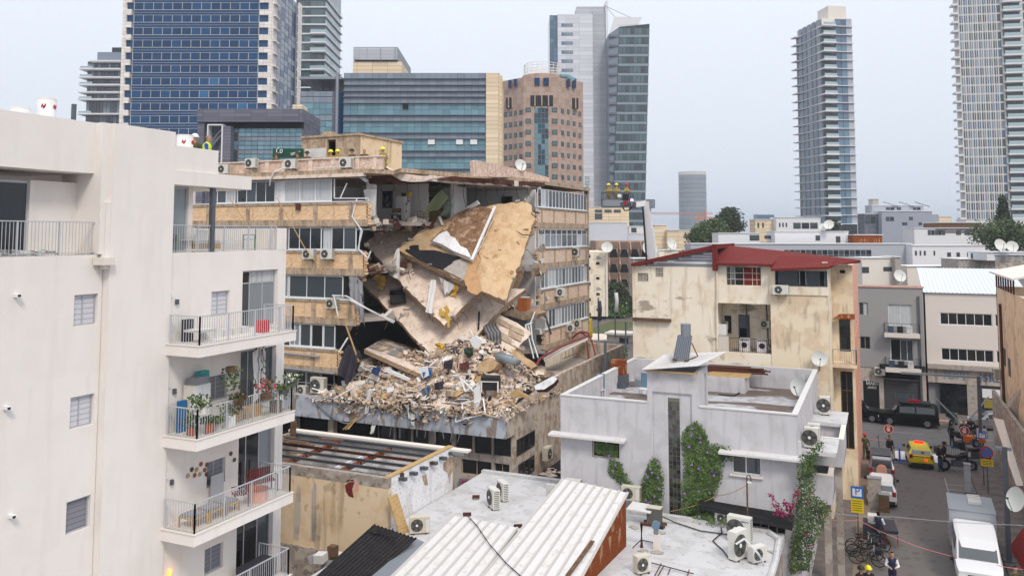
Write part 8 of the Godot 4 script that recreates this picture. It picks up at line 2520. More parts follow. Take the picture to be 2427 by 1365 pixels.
	for q in [[Vector3(3.58,0.00,-69.15),"steel crowd barrier beyond the two men"]]:
		var b := thing("crowd_barrier",q[1],"barrier",q[0],0.15)
		var m := MB.new()
		for k in 14:
			m.bar(Vector3(k * 0.15,0.15,0),Vector3(k * 0.15,1.05,0),0.025)
		for y in [0.15,1.05]:
			m.bar(Vector3(0,y,0),Vector3(1.95,y,0),0.04)
		put(b,"bars",m.commit(),M.steel)
		for x in [0.1,1.85]:
			bl(b,"foot",M.steel,Vector3(x - 0.02,0,-0.3),Vector3(x + 0.02,0.04,0.3))
		bl(b,"blue_plate",blue_m,Vector3(0.9,0.85,0.02),Vector3(1.4,1.0,0.04))
	var bb := thing("blue_barrier","folded blue police barrier standing left of the yellow car","barrier",Vector3(0.98,0.00,-67.13))
	bl(bb,"board",blue_m,Vector3(-0.06,0.2,-0.5),Vector3(0.06,1.1,0.5))
	for z in [-0.4,0.4]:
		bl(bb,"foot",blue_m,Vector3(-0.35,0,z - 0.03),Vector3(0.35,0.06,z + 0.03))
		bl(bb,"leg",blue_m,Vector3(-0.03,0.06,z - 0.03),Vector3(0.03,0.2,z + 0.03))
	var st := thing("stretcher","ambulance stretcher with a dark mattress by the left kerb","stretcher",Vector3(0.1,0.00,-49.72),0.1)
	bl(st,"mattress",M.tarp,Vector3(-0.35,0.75,-1.0),Vector3(0.35,0.88,0.9))
	bl(st,"frame",M.zinc,Vector3(-0.38,0.66,-1.05),Vector3(0.38,0.72,0.95))
	for x in [-0.33,0.29]:
		for z in [-0.9,0.8]:
			bl(st,"leg",M.red_lamp,Vector3(x,0.1,z),Vector3(x + 0.04,0.66,z + 0.04))
	tag(bw(self,"bundle",M.cloth_white,-0.95,-0.45,0.9,1.25,49.6,50.3),"white bundle of sheets on the equipment behind the paramedic","bundle")
	tag(bw(self,"equipment_case",M.tarp,-1.2,-0.4,0.0,0.9,49.2,50.4),"dark equipment cases stacked under the white bundle","case")
	tag(bw(self,"bollard",M.dark,-1.09 - 0.1,-1.09 + 0.1,0.12,0.75,66.4,66.6),"short dark bollard behind the walking soldier","bollard")
	tag(bw(self,"litter_box",M.cream_edge,-2.25 - 0.2,-2.25 + 0.2,0.12,0.4,60.2,60.6),"open cardboard piece lying on the left pavement","carton")
	var red_tape := flat(Color(0.85,0.5,0.5),0.6)
	for q in [[[Vector3(-2.25,1.2,-68.42),Vector3(0.36,1.2,-68.33)],"red and white tape behind the walking soldier"],[[Vector3(-1.36,1.6,-47.68),Vector3(0.39,1.3,-46.56),Vector3(2.22,1.1,-45.86),Vector3(4.04,1.2,-45.26),Vector3(5.6,1.3,-44.61)],"long warning tape slung low across the street"],[[Vector3(-2.81,1.5,-47.35),Vector3(-1.36,1.6,-47.68)],"warning tape between the creeper and the parking sign"],[[Vector3(4.93,1.00,-73.26),Vector3(5.54,0.6,-71.11),Vector3(5.87,0.9,-68.05)],"red tape sagging by the far motorcycles"]]:
		cable("warning_tape",q[1],q[0],0.014,red_tape,0.05)
	cable("overhead_cable","pale cable strung across the street between the houses",[Vector3(-2.2,5.00,-37.22),Vector3(0.26,5.00,-37.76),Vector3(4.93,5.00,-38.77)],0.012,M.cloth_grey,0.05)

func heap(u: float,v: float) -> float:   # height of the rubble over the podium roof
	var p := [[-31.5,0.05],[-30.0,0.35],[-28.5,0.62],[-26.0,0.7],[-24.0,0.85],[-22.4,1.0],[-20.6,0.75],[-19.2,0.5],[-18.6,0.3]]
	var a := 0.05
	for i in p.size() - 1:
		if u >= p[i][0] and u <= p[i + 1][0]:
			a = lerpf(p[i][1],p[i + 1][1],(u - p[i][0]) / (p[i + 1][0] - p[i][0]))
	var s := smoothstep(40.2,45.2,v)
	a *= 1.0 - 0.6 * smoothstep(45.5,49.0,v)
	return 6.55 + 3.3 * a * s + 0.35 * a * smoothstep(40.9,41.3,v)

func rubble() -> void:
	var f := FastNoiseLite.new()
	f.seed = 3
	f.frequency = 0.55
	f.fractal_octaves = 4
	var mb := MB.new()
	var hh := func(i: int,j: int) -> Vector3:
		var u := -32.0 + i * 0.3
		var v := 40.95 + j * 0.3
		return Vector3(u,heap(u,v) + 0.3 * f.get_noise_2d(u,v) - 0.06,-v)
	for i in 44:
		for j in 27:
			mb.quad(hh.call(i,j),hh.call(i + 1,j),hh.call(i + 1,j + 1),hh.call(i,j + 1),Vector3.UP)
	var base := put(self,"rubble_heap",mb.smooth(),M.pink_slab)
	tag(base,"heap of broken masonry dust under the scattered debris","rubble")
	stuff(base)
	var tones := [Color(0.74,0.64,0.54),Color(0.8,0.73,0.66),Color(0.66,0.57,0.48),Color(0.85,0.84,0.82),Color(0.55,0.46,0.38),Color(0.76,0.69,0.61),Color(0.13,0.13,0.15),Color(0.78,0.67,0.55)]
	mb = MB.new()
	mb.cbox(Vector3.ZERO,Vector3(1,0.4,0.75),Basis(Vector3(0.3,1,0.2).normalized(),0.3))
	var mm := MultiMesh.new()
	mm.transform_format = MultiMesh.TRANSFORM_3D
	mm.use_colors = true
	mm.mesh = mb.commit()
	mm.instance_count = 9500
	for i in 9500:
		var u := rnd(-31.5,-18.4)
		var v := 40.75 + 8.6 * pow(rng.randf(),1.2)
		if v < 41.1 and rng.randf() < 0.5:
			v += 0.5
		var y := heap(u,v)
		if i < 600:
			u = rnd(-29.5,-20.5)
			v = 40.88 - 0.1 * rng.randf()
			y = 6.8 - 0.9 * pow(rng.randf(),2.5)
		var s := 0.04 + 0.2 * pow(rng.randf(),2.6)
		var b := Basis(Vector3(rnd(-1,1),rnd(-0.3,1),rnd(-1,1)).normalized(),rnd(0,TAU))
		b = b.scaled_local(Vector3(s * rnd(0.7,2.2),s * rnd(0.3,1.0),s))
		mm.set_instance_transform(i,Transform3D(b,Vector3(u,y + rnd(0.0,0.16),-v)))
		mm.set_instance_color(i,tones[rng.randi() % 8].srgb_to_linear() * rnd(0.8,1.25))
	var mi := MultiMeshInstance3D.new()
	mi.multimesh = mm
	mi.material_override = M.vcol
	mi.name = "rubble_fragments"
	add_child(mi)
	tag(mi,"small broken bits of block, plaster and tile covering the heap","rubble")
	stuff(mi)
	var cm := []
	for i in 6:
		mb = MB.new()
		var pts := []
		var n := 6 + i % 3
		for k in n:
			var r := rnd(0.35,0.6)
			pts.append(Vector3(cos(TAU * k / n) * r,-0.15,sin(TAU * k / n) * r * rnd(0.7,1.0)))
		mb.prism(pts,Vector3(rnd(-0.08,0.08),rnd(0.2,0.45),rnd(-0.08,0.08)))
		cm.append(mb.commit())
	var kinds := [["concrete_chunk","chunk of broken concrete","concrete chunk",[M.beam,M.pink_slab,M.pink_slab,M.cream_edge],"concrete chunks on the heap"],["board","flat board","board",[M.white,M.cloth_white,M.cream_edge,M.plank],"boards on the heap"],["wooden_plank","broken plank","plank",[M.plank,M.white,M.white,M.pink_slab],"planks on the heap"],["rag","crumpled rag","rag",[M.cloth_white,M.cloth_grey,M.cloth_white,M.tarp],"rags on the heap"]]
	var sizes := [Vector3.ONE,Vector3(0.7,0.04,0.45),Vector3(1.8,0.04,0.08),Vector3(0.5,0.25,0.4)]
	var marks := [[-19.8,44.0,"by the bathtub in the heap"],[-20.0,41.9,"beside the black cabinet on the heap"],[-23.0,41.3,"around the dark backpack in the heap"],[-25.5,41.3,"above the ledge's ragged white cloth"],[-28.5,41.4,"on the ledge left of the white cloths"],[-30.5,43.0,"under the dark tarpaulin"],[-27.5,44.0,"before the tilted tiled floor slab"],[-24.5,43.5,"at the lower slab's resting tip"],[-22.6,44.5,"at the top of the heap"],[-21.5,43.2,"around the large rounded tan chunk"],[-19.0,42.0,"at the podium's street corner"],[-21.8,46.5,"below the striped mattress"]]
	var hue := [["brownish","pinkish","pale pink","cream"],["bright white","off-white","cream","tan"],["tan","white painted","white","pinkish"],["off-white","grey","white","dark purple"]]
	for i in 230:
		var kd: int = [0,1,2,1,2,0,2,3][i % 8]
		var u := rnd(-31.0,-18.7)
		var v := 41.1 + 6.5 * pow(rng.randf(),1.4)
		var s := rnd(0.35,0.95)
		var b := Basis(Vector3(rnd(-1,1),rnd(-0.4,1),rnd(-1,1)).normalized(),rnd(-1.3,1.3)) * Basis(Vector3.UP,rnd(0,TAU))
		var mat: Material = kinds[kd][3][rng.randi() % 4]
		var mesh: Mesh = cm[rng.randi() % 6] if kd == 0 or kd == 3 else box_mesh(sizes[kd])
		var o := put(self,kinds[kd][0],mesh,mat,Vector3(u,heap(u,v) + rnd(0.08,0.3),-v),b * Basis.from_scale(Vector3.ONE * s * (0.55 if kd == 3 else 1.0)))
		var near := ""
		var gap := 99.0
		for m in marks:
			var away := Vector2(u - m[0],v - m[1]).length()
			if away < gap:
				gap = away
				near = m[2]
		tag(o,"%s %s lying %s" % [hue[kd][kinds[kd][3].find(mat)],kinds[kd][1],near],kinds[kd][2],kinds[kd][4])
	var bk := slab("rock_slab","large rounded tan chunk in the heap's upper right",[Vector3(-21.41,8.92,-43.2),Vector3(-20.98,9.34,-43.2),Vector3(-20.49,9.41,-43.2),Vector3(-20.01,9.11,-43.2),Vector3(-20.17,8.77,-43.2),Vector3(-20.92,8.52,-43.2),Vector3(-21.3,8.59,-43.2)],Vector3(0,0.4,1).normalized(),0.5,M.ochre,M.slab_edge,0.08)
	slab("rock_slab","long tan plaster slab lying against the grey bathtub",[Vector3(-19.72,9.81,-44.2),Vector3(-19.24,9.79,-44.2),Vector3(-18.39,9.21,-44.2),Vector3(-18.13,8.94,-44.2),Vector3(-18.39,8.76,-44.2),Vector3(-18.97,9.03,-44.2),Vector3(-19.56,9.38,-44.2)],Vector3(0,0.4,1).normalized(),0.3,M.ochre,M.slab_edge,0.08)
	slab("wall_panel","pale curved panel hanging over the podium's street corner",[Vector3(-17.46,8.2,-42.2),Vector3(-16.86,8.7,-42.2),Vector3(-16.32,8.81,-42.2),Vector3(-16.03,8.65,-42.2),Vector3(-16.18,8.41,-42.2),Vector3(-16.72,8.01,-42.2),Vector3(-17.31,7.97,-42.2)],Vector3(0.2,0.7,1).normalized(),0.2,M.white_paint,M.rust_bar,0.06)
	var tb := thing("bathtub","pale blue grey bathtub lying on its side in the heap","bathtub",Vector3(-19.64,9.12,-43.6),-0.5)
	mb = MB.new()
	for i in 10:
		var a0 := PI * i / 10
		var a1 := PI * (i + 1) / 10
		mb.quad(Vector3(-0.8,sin(a0) * -0.4,cos(a0) * 0.4),Vector3(0.8,sin(a0) * -0.4,cos(a0) * 0.4),Vector3(0.8,sin(a1) * -0.4,cos(a1) * 0.4),Vector3(-0.8,sin(a1) * -0.4,cos(a1) * 0.4),Vector3(0,-1,0.01))
		for x in [-0.8,0.8]:
			mb.tri(Vector3(x,0,0),Vector3(x,sin(a0) * -0.4,cos(a0) * 0.4),Vector3(x,sin(a1) * -0.4,cos(a1) * 0.4),Vector3(x,0,0))
	put(tb,"shell",mb.smooth(),flat(Color(0.62,0.67,0.7),0.3),Vector3(0,0.35,0),Basis(Vector3.RIGHT,-0.5))
	put(tb,"rim",box_mesh(Vector3(1.7,0.05,0.08)),M.zinc,Vector3(0,0.52,0.32))
	var dc := thing("black_cabinet","black box cabinet with a pale frame on the heap's front","cabinet",Vector3(-19.95,7.91,-41.9),0.3)
	bl(dc,"body",M.dark,Vector3(-0.5,0,-0.4),Vector3(0.5,0.7,0.4))
	for q in [[-0.5,-0.42],[0.42,0.5]]:
		bl(dc,"frame_post",M.cream_edge,Vector3(q[0],-0.1,0.41),Vector3(q[1],0.5,0.45))
	bl(dc,"frame_bar",M.cream_edge,Vector3(-0.5,0.45,0.451),Vector3(0.5,0.5,0.48))
	var ma := thing("rolled_mattress","striped grey mattress rolled over the pink tiled slab","mattress",Vector3(-21.95,9.84,-46.2))
	for i in 9:
		mb = MB.new()
		mb.tube([Vector3(-0.7,0.9,-0.9 + i * 0.02),Vector3(-0.3,0.62,-0.3),Vector3(0.0,0.5,0),Vector3(0.1,0.1,0.15),Vector3(0.1,-0.2,0.2)].map(func(p): return p + Vector3(i * 0.11 - 0.3,i * 0.02,0)),0.07,6)
		put(ma,"stripe",mb.commit(),M.cloth_grey if i % 2 else M.fan)
	for q in [["white_window_frame",[Vector3(-21.59,6.18,-40.85),Vector3(-21.67,7.07,-41.2)],[Vector3(-21.09,6.37,-40.8),Vector3(-21.38,7.16,-41.2)],"tilted white window frame hanging over the blue ledge"],["white_window_frame",[Vector3(-21.09,6.41,-40.8),Vector3(-19.8,6.73,-40.9)],[Vector3(-21.38,7.16,-41.2),Vector3(-20.13,7.47,-41.3)],"second white window frame above the blue ledge's corner"],["white_window_frame",[Vector3(-21.35,7.73,-41.5),Vector3(-20.25,8.47,-41.7)],[Vector3(-21.83,8.42,-41.8),Vector3(-20.7,7.75,-41.4)],"crossed white frame bars beside the black cabinet"]]:
		mb = MB.new()
		mb.bar(q[1][0],q[1][1],0.07)
		mb.bar(q[2][0],q[2][1],0.07)
		mb.bar(q[1][0],q[2][0],0.07)
		mb.bar(q[1][1],q[2][1],0.07)
		tag(put(self,q[0],mb.commit(),M.white),q[3],"window frame")
	for q in [[[Vector3(-20.63,8.02,-41.2),Vector3(-20.31,8.16,-41.2),Vector3(-20.21,7.48,-41.2),Vector3(-20.41,6.9,-41.2),Vector3(-20.67,6.92,-41.2)],"tall white panel leaning in the heap's front"],[[Vector3(-21.61,10.47,-42.5),Vector3(-21.18,10.7,-42.5),Vector3(-20.8,10.49,-42.5),Vector3(-20.91,10.1,-42.5),Vector3(-21.18,9.99,-42.5),Vector3(-21.45,10.17,-42.5)],"torn white sheet at the heap's top"],[[Vector3(-24.7,8.67,-42.00),Vector3(-24.09,8.88,-42.00),Vector3(-23.97,8.36,-42.00),Vector3(-24.36,8.14,-42.00)],"white square board left of the heap's middle"],[[Vector3(-27.29,8.39,-42.2),Vector3(-26.9,8.52,-42.2),Vector3(-25.33,8.04,-42.2),Vector3(-25.44,7.88,-42.2)],"long white strip lying at the heap's left"],[[Vector3(-18.47,7.77,-41.00),Vector3(-17.06,7.81,-41.00),Vector3(-17.97,8.14,-41.00),Vector3(-18.29,8.05,-41.00)],"flat tan board lying on the podium's corner"]]:
		mb = MB.new()
		mb.prism(q[0],Vector3(0,0.02,-0.05))
		tag(put(self,"fallen_sheet" if q[1].contains("white") else "board",mb.commit(),M.white if q[1].contains("white") else M.plank),q[1],"panel")
	for q in [[Vector3(-22.91,7.95,-41.3),M.tarp,"dark backpack with a pink edge at the heap's front"],[Vector3(-23.72,7.6,-41.2),M.sky_glass[2],"blue crumpled cloth at the heap's front edge"],[Vector3(-27.6,8.35,-42.00),flat(Color(0.1,0.2,0.4),0.7),"small navy blue box at the heap's left"],[Vector3(-21.98,8.93,-42.6),flat(Color(0.35,0.16,0.14),0.9),"dark red hollow brick in the heap's middle"],[Vector3(-24.2,8.41,-42.2),flat(Color(0.1,0.4,0.65),0.6),"bright blue bottle in the heap"],[Vector3(-22.92,8.97,-42.4),M.tarp,"purple bundled cloth in the heap's middle"],[Vector3(-22.17,9.59,-43.5),flat(Color(0.15,0.22,0.17),0.8),"dark green cushion near the heap's top"]]:
		mb = MB.new()
		mb.cbox(Vector3.ZERO,Vector3(0.5,0.36,0.3),Basis(Vector3(rnd(-1,1),1,rnd(-1,1)).normalized(),rnd(-0.8,0.8)))
		mb.cbox(Vector3(0.12,0.16,0),Vector3(0.3,0.2,0.24),Basis(Vector3.BACK,0.4))
		tag(put(self,"household_item",mb.commit(),q[1],q[0]),q[2],"household item")
	cloth("white_cloth","ragged white cloth hanging down over the blue ledge","cloth",[Vector3(-24.73,6.94,-40.9),Vector3(-24.18,7.1,-40.9)],[Vector3(-24.58,6.15,-40.8),Vector3(-24.24,5.67,-40.8)],M.cloth_white,0.1)
	cloth("white_cloth","white twisted cloth trailing down the blue ledge's left","cloth",[Vector3(-27.44,7.44,-40.9),Vector3(-27.03,7.54,-40.9)],[Vector3(-27.58,6.07,-40.8),Vector3(-27.3,6.15,-40.8)],M.cloth_white,0.08)
	cloth("white_cloth","small white rag hanging below the blue ledge","cloth",[Vector3(-27.05,5.5,-40.8),Vector3(-26.77,5.53,-40.8)],[Vector3(-27.1,5.04,-40.7),Vector3(-26.81,5.07,-40.7)],M.cloth_white,0.06)
	for q in [[Vector3(-28.9,5.13,-40.6),Vector3(-27.93,5.97,-40.8)],[Vector3(-28.65,5.17,-40.5),Vector3(-27.48,6.23,-40.9)],[Vector3(-28.4,5.22,-40.4),Vector3(-28.05,5.84,-40.8)]]:
		mb = MB.new()
		mb.bar(q[0],q[1],0.06)
		tag(put(self,"wooden_stick",mb.commit(),M.plank),"brown stick leaning under the blue ledge's broken middle","stick","sticks leaning under the ledge")
	for i in 9:
		var x := Vector3(-25.7,6.15,-40.9) as Vector3 + Vector3(i * 0.55,0.2,0)
		mb = MB.new()
		mb.tube([x,x + Vector3(rnd(-0.1,0.1),-0.5,0.1),x + Vector3(rnd(-0.2,0.2),-rnd(0.8,1.5),0.1)],0.02,4)
		tag(put(self,"hanging_rod",mb.commit(),M.zinc),"thin rod hanging off the blue ledge below the heap","rod","rods hanging off the ledge")

# people: one continuous body meshed from tapered limbs around a posed skeleton; colours follow the clothes
var bodies := {}

func skeleton(pose: String) -> Array:
	var V := func(x: float,y: float,z: float) -> Vector3: return Vector3(x,y,z)
	var hip := 0.93
	var bend := 0.0
	var j := {kl = Vector3(-0.1,0.5,0.03),kr = Vector3(0.1,0.5,0.03),fl = Vector3(-0.11,0.08,0),fr = Vector3(0.11,0.08,0),el = Vector3(-0.27,1.13,-0.03),er = Vector3(0.27,1.13,-0.03),hl = Vector3(-0.27,0.87,0.1),hr = Vector3(0.27,0.87,0.1)}
	if pose == "walk":
		j.kl = Vector3(-0.1,0.5,0.22); j.fl = Vector3(-0.1,0.09,0.2); j.kr = Vector3(0.1,0.48,-0.02); j.fr = Vector3(0.11,0.13,-0.36)
		j.hl = Vector3(-0.29,0.9,-0.2); j.hr = Vector3(0.29,0.92,0.25)
	elif pose == "hold":
		j.el = Vector3(-0.28,1.14,0.05); j.er = Vector3(0.28,1.14,0.05); j.hl = Vector3(-0.14,1.14,0.32); j.hr = Vector3(0.14,1.16,0.32)
	elif pose == "crouch":
		hip = 0.42
		bend = 0.16
		j.kl = Vector3(-0.16,0.5,0.36); j.kr = Vector3(0.16,0.12,0.3); j.fl = Vector3(-0.15,0.08,0.3); j.fr = Vector3(0.14,0.1,-0.14)
		j.el = Vector3(-0.3,0.66,0.2); j.er = Vector3(0.3,0.66,0.2); j.hl = Vector3(-0.15,0.6,0.42); j.hr = Vector3(0.12,0.62,0.42)
	var sh := hip + 0.5
	var top := Vector3(0,sh,bend)
	var b := [[Vector3(0,hip,0),Vector3(0,sh - 0.1,bend * 0.8),0.135,0.165,"top"],[Vector3(-0.13,sh - 0.03,bend),Vector3(0.13,sh - 0.03,bend),0.085,0.085,"top"],[top,top + Vector3(0,0.12,0.03),0.055,0.055,"skin"],[top + Vector3(0,0.16,0.04),top + Vector3(0,0.26,0.04),0.085,0.1,"head"],[top + Vector3(0,0.18,0.13),top + Vector3(0,0.2,0.14),0.02,0.015,"skin"]]
	for s in ["l","r"]:
		var x := -1.0 if s == "l" else 1.0
		b.append([Vector3(x * 0.09,hip - 0.04,0),j["k" + s],0.1,0.07,"legs"])
		b.append([j["k" + s],j["f" + s],0.07,0.048,"legs"])
		b.append([j["f" + s] + Vector3(0,-0.03,-0.03),j["f" + s] + Vector3(x * 0.02,-0.04,0.16),0.05,0.04,"shoes"])
		b.append([Vector3(x * 0.2,sh - 0.04,bend),j["e" + s],0.065,0.05,"sleeve"])
		b.append([j["e" + s],j["h" + s],0.05,0.036,"sleeve"])
		var d: Vector3 = (j["h" + s] - j["e" + s]).normalized()
		b.append([j["h" + s],j["h" + s] + d * 0.08,0.04,0.035,"skin"])
		for k in 4:
			b.append([j["h" + s] + d * 0.08 + Vector3(0.012 * (k - 1.5),0,0),j["h" + s] + d * (0.14 + 0.012 * (k % 3)) + Vector3(0.016 * (k - 1.5),-0.02,0.01),0.014,0.012,"skin"])
		b.append([j["h" + s] + d * 0.02,j["h" + s] + d * 0.07 + Vector3(-x * 0.05,0,0.02),0.015,0.013,"skin"])
	return b

func body(pose: String) -> Array:   # [triangle corners,bone of each corner]
	if bodies.has(pose):
		return bodies[pose]
	var bones := skeleton(pose)
	var c := 0.04
	var lo := Vector3(-0.44,-0.04,-0.48)
	var n := Vector3i(23,46 if pose != "crouch" else 33,28)
	var field := PackedFloat32Array()
	field.resize(n.x * n.y * n.z)
	field.fill(1.0)
	for q in bones:
		var a: Vector3 = q[0]
		var d: Vector3 = q[1] - a
		var dd := maxf(d.length_squared(),1e-6)
		var m: float = maxf(q[2],q[3]) + 0.09
		var from := Vector3i(((a.min(q[1]) - Vector3.ONE * m - lo) / c).floor()).max(Vector3i.ZERO)
		var to := Vector3i(((a.max(q[1]) + Vector3.ONE * m - lo) / c).ceil()).min(n - Vector3i.ONE)
		for z in range(from.z,to.z + 1):
			for y in range(from.y,to.y + 1):
				for x in range(from.x,to.x + 1):
					var p := lo + Vector3(x,y,z) * c - a
					var t := clampf(p.dot(d) / dd,0,1)
					var dist: float = (p - d * t).length() - lerpf(q[2],q[3],t)
					var i := x + n.x * (y + n.y * z)
					var h := maxf(0.04 - absf(field[i] - dist),0.0) / 0.04
					field[i] = minf(field[i],dist) - h * h * 0.01
	var vert := {}
	for z in n.z - 1:
		for y in n.y - 1:
			for x in n.x - 1:
				var s := Vector3.ZERO
				var k := 0
				var i0 := x + n.x * (y + n.y * z)
				for e in [[0,0,0,1,0,0],[0,1,0,1,1,0],[0,0,1,1,0,1],[0,1,1,1,1,1],[0,0,0,0,1,0],[1,0,0,1,1,0],[0,0,1,0,1,1],[1,0,1,1,1,1],[0,0,0,0,0,1],[1,0,0,1,0,1],[0,1,0,0,1,1],[1,1,0,1,1,1]]:
					var f0 := field[i0 + e[0] + n.x * (e[1] + n.y * e[2])]
					var f1 := field[i0 + e[3] + n.x * (e[4] + n.y * e[5])]
					if (f0 < 0) != (f1 < 0):
						s += Vector3(e[0],e[1],e[2]).lerp(Vector3(e[3],e[4],e[5]),f0 / (f0 - f1))
						k += 1
				if k:
					vert[i0] = lo + (Vector3(x,y,z) + s / k) * c
	var out := []
	var step := [1,n.x,n.x * n.y]
	for i in vert:
		for ax in 3:
			var j: int = i + step[ax]
			if j >= field.size() or (field[i] < 0) == (field[j] < 0):
				continue
			var b: int = step[(ax + 1) % 3]
			var g: int = step[(ax + 2) % 3]
			if vert.has(i - b) and vert.has(i - g) and vert.has(i - b - g):
				out.append([vert[i],vert[i - b],vert[i - b - g],vert[i - g],Vector3(1 if ax == 0 else 0,1 if ax == 1 else 0,1 if ax == 2 else 0) * (1.0 if field[i] < 0 else -1.0)])
	bodies[pose] = [out,bones]
	return bodies[pose]

func person(label: String,at: Vector3,turn: float,pose: String,pal: Dictionary,hat = null,group := "") -> Node3D:
	var o := thing("person",label,"person",at,turn,group)
	var bd := body(pose)
	var mb := MB.new()
	mb.tinted = true
	for q in bd[0]:
		var m: Vector3 = (q[0] + q[2]) * 0.5
		var best := 9.0
		var key := "top"
		for b in bd[1]:
			var r: float = (m - Geometry3D.get_closest_point_to_segment(m,b[0],b[1])).length() - (b[2] + b[3]) * 0.5
			if r < best:
				best = r
				key = b[4]
		if key == "head":
			key = "skin" if m.z > bd[1][3][0].z and m.y < bd[1][3][1].y + 0.03 else "hair"
		if pal.has("band") and key in ["top","sleeve","legs"] and fposmod(m.y,0.42) < 0.035:
			key = "band"
		mb.tint = (pal.get(key,pal.get("top" if key == "sleeve" else "hair",Color(0.08,0.07,0.06))) as Color).srgb_to_linear()
		mb.quad(q[0],q[1],q[2],q[3],q[4])
	put(o,"body",mb.smooth(),M.vcol)
	if hat:
		mb = MB.new()
		var c: Vector3 = bd[1][3][1] + Vector3(0,0.0,0)
		for j in 4:
			for k in 12:
				var p := func(a: int,b: int) -> Vector3:
					var e := PI / 2 * b / 4.0
					return c + Vector3(cos(TAU * a / 12.0) * cos(e) * 0.14,sin(e) * 0.14,sin(TAU * a / 12.0) * cos(e) * 0.16)
				mb.quad(p.call(k,j),p.call(k + 1,j),p.call(k + 1,j + 1),p.call(k,j + 1),p.call(k,j) - c + Vector3.UP * 0.01)
		mb.disc(c - Vector3(0,0.02,0),Vector3.UP,0.165,0.02,14)
		put(o,"helmet",mb.smooth(),hat)
	return o

func people() -> void:
	var skin := Color(0.72,0.54,0.43)
	var olive := {skin = skin,top = Color(0.3,0.29,0.2),legs = Color(0.3,0.29,0.2),shoes = Color(0.1,0.1,0.1)}
	var fire := {skin = skin,top = Color(0.55,0.46,0.27),legs = Color(0.5,0.42,0.25),shoes = Color(0.1,0.1,0.1),band = Color(0.85,0.85,0.2)}
	var black := {skin = skin,top = Color(0.08,0.08,0.1),legs = Color(0.09,0.09,0.12),shoes = Color(0.05,0.05,0.05)}
	var jeans := {skin = skin,top = Color(0.1,0.1,0.11),legs = Color(0.22,0.28,0.4),shoes = Color(0.1,0.1,0.1)}
	var medic := {skin = skin,top = Color(0.12,0.14,0.25),sleeve = Color(0.85,0.85,0.86),legs = Color(0.12,0.13,0.2),shoes = Color(0.05,0.05,0.05)}
	var vest := {skin = skin,top = Color(0.8,0.9,0.1),sleeve = Color(0.1,0.25,0.65),legs = Color(0.15,0.15,0.2),shoes = Color(0.1,0.1,0.1),hair = Color(0.55,0.45,0.38)}
	var yh := flat(Color(0.9,0.85,0.05),0.4)
	var bh := flat(Color(0.13,0.14,0.11),0.6)
	var rh := flat(Color(0.7,0.08,0.08),0.5)
	var who := [[613,"soldier kneeling alone at the roof parapet's bare end",bh,olive],[672,"soldier with a dark helmet, left of the pair before the green banner",bh,olive],[694,"soldier with a dark helmet, right before the green banner's lettering",bh,olive],[757,"rescuer in a yellow helmet before the white banner",yh,fire],[775,"rescuer in a yellow helmet beside the stair house door",yh,fire],[812,"soldier low behind the parapet right of the stair house door",bh,olive],[841,"bare headed soldier before the stair house wall",null,olive],[888,"rescuer in a yellow helmet at the parapet's broken end",yh,fire]]
	for q in who:
		person(q[1],Vector3(-34.1 + (q[0] - 690) * 0.0305,20.46,-43.4),rnd(-0.5,0.5),"crouch",q[3],q[2]).scale = Vector3.ONE * 1.12
	person("person in a white helmet behind the white drum on the cream roof",Vector3(-23.6,19.74,-23.38) - Vector3(0,1.25,0),0.8,"hold",olive,M.white)
	person("grey haired man in a yellow vest over a blue shirt on the cream roof",Vector3(-23.00,19.65,-23.39) - Vector3(0,1.2,0),2.2,"hold",vest)
	person("soldier in a red beret walking away up the left pavement",Vector3(-1.29,0.12,-66.61),PI,"walk",olive,rh)
	person("police officer in black standing behind the left stop sign",Vector3(0.36,0.12,-66.74),0.6,"stand",black)
	person("man in a black shirt with folded arms beside the yellow car",Vector3(3.53,0.00,-65.71),0.5,"hold",jeans)
	person("man in a dark cap and jeans just behind the man in black",Vector3(3.84,0.00,-66.87),1.6,"stand",jeans,M.dark)
	person("police officer in black standing alone in the cross street",Vector3(4.81,0.00,-73.65),2.5,"stand",black)
	person("police officer in black close behind the right stop sign",Vector3(5.78,0.00,-75.22),0.2,"stand",black)
	person("police officer in a pale cap at the lamp post",Vector3(6.41,0.00,-76.67),0.0,"hold",black,M.cloth_grey)
	person("police officer in black right of the lamp post",Vector3(6.76,0.00,-75.37),-0.4,"stand",black)
	person("paramedic in a yellow and dark vest at the stretcher",Vector3(-0.42,0.00,-49.03),2.8,"hold",medic)
	person("paramedic with white sleeves facing the camera at the bottom of the street",Vector3(0.16,0.00,-43.17),0.1,"hold",medic)
	person("rescuer in a bright yellow helmet at the lower frame edge",Vector3(-0.82,0.12,-40.54),0.3,"stand",black,yh)
	person("person in a dark helmet beside the bright yellow one",Vector3(-1.14,0.12,-40.4),0.8,"stand",black,bh)
	person("person in olive clothes sitting low beside the white van",Vector3(4.25,0.00,-45.24) + Vector3(1.0,0,0),0.5,"crouch",olive)
	var b: Vector3 = Vector3(-19.05,18.73,-63.76)
	for q in [[-0.72,"firefighter in a yellow helmet at the basket's left end",yh],[-0.1,"firefighter in a yellow helmet in the middle of the basket",yh],[0.72,"firefighter in a red helmet at the basket's right end",rh]]:
		person(q[1],b + Vector3(q[0] * cos(YAW),0.04,-q[0] * sin(YAW)),YAW + q[0],"hold",fire,q[2])

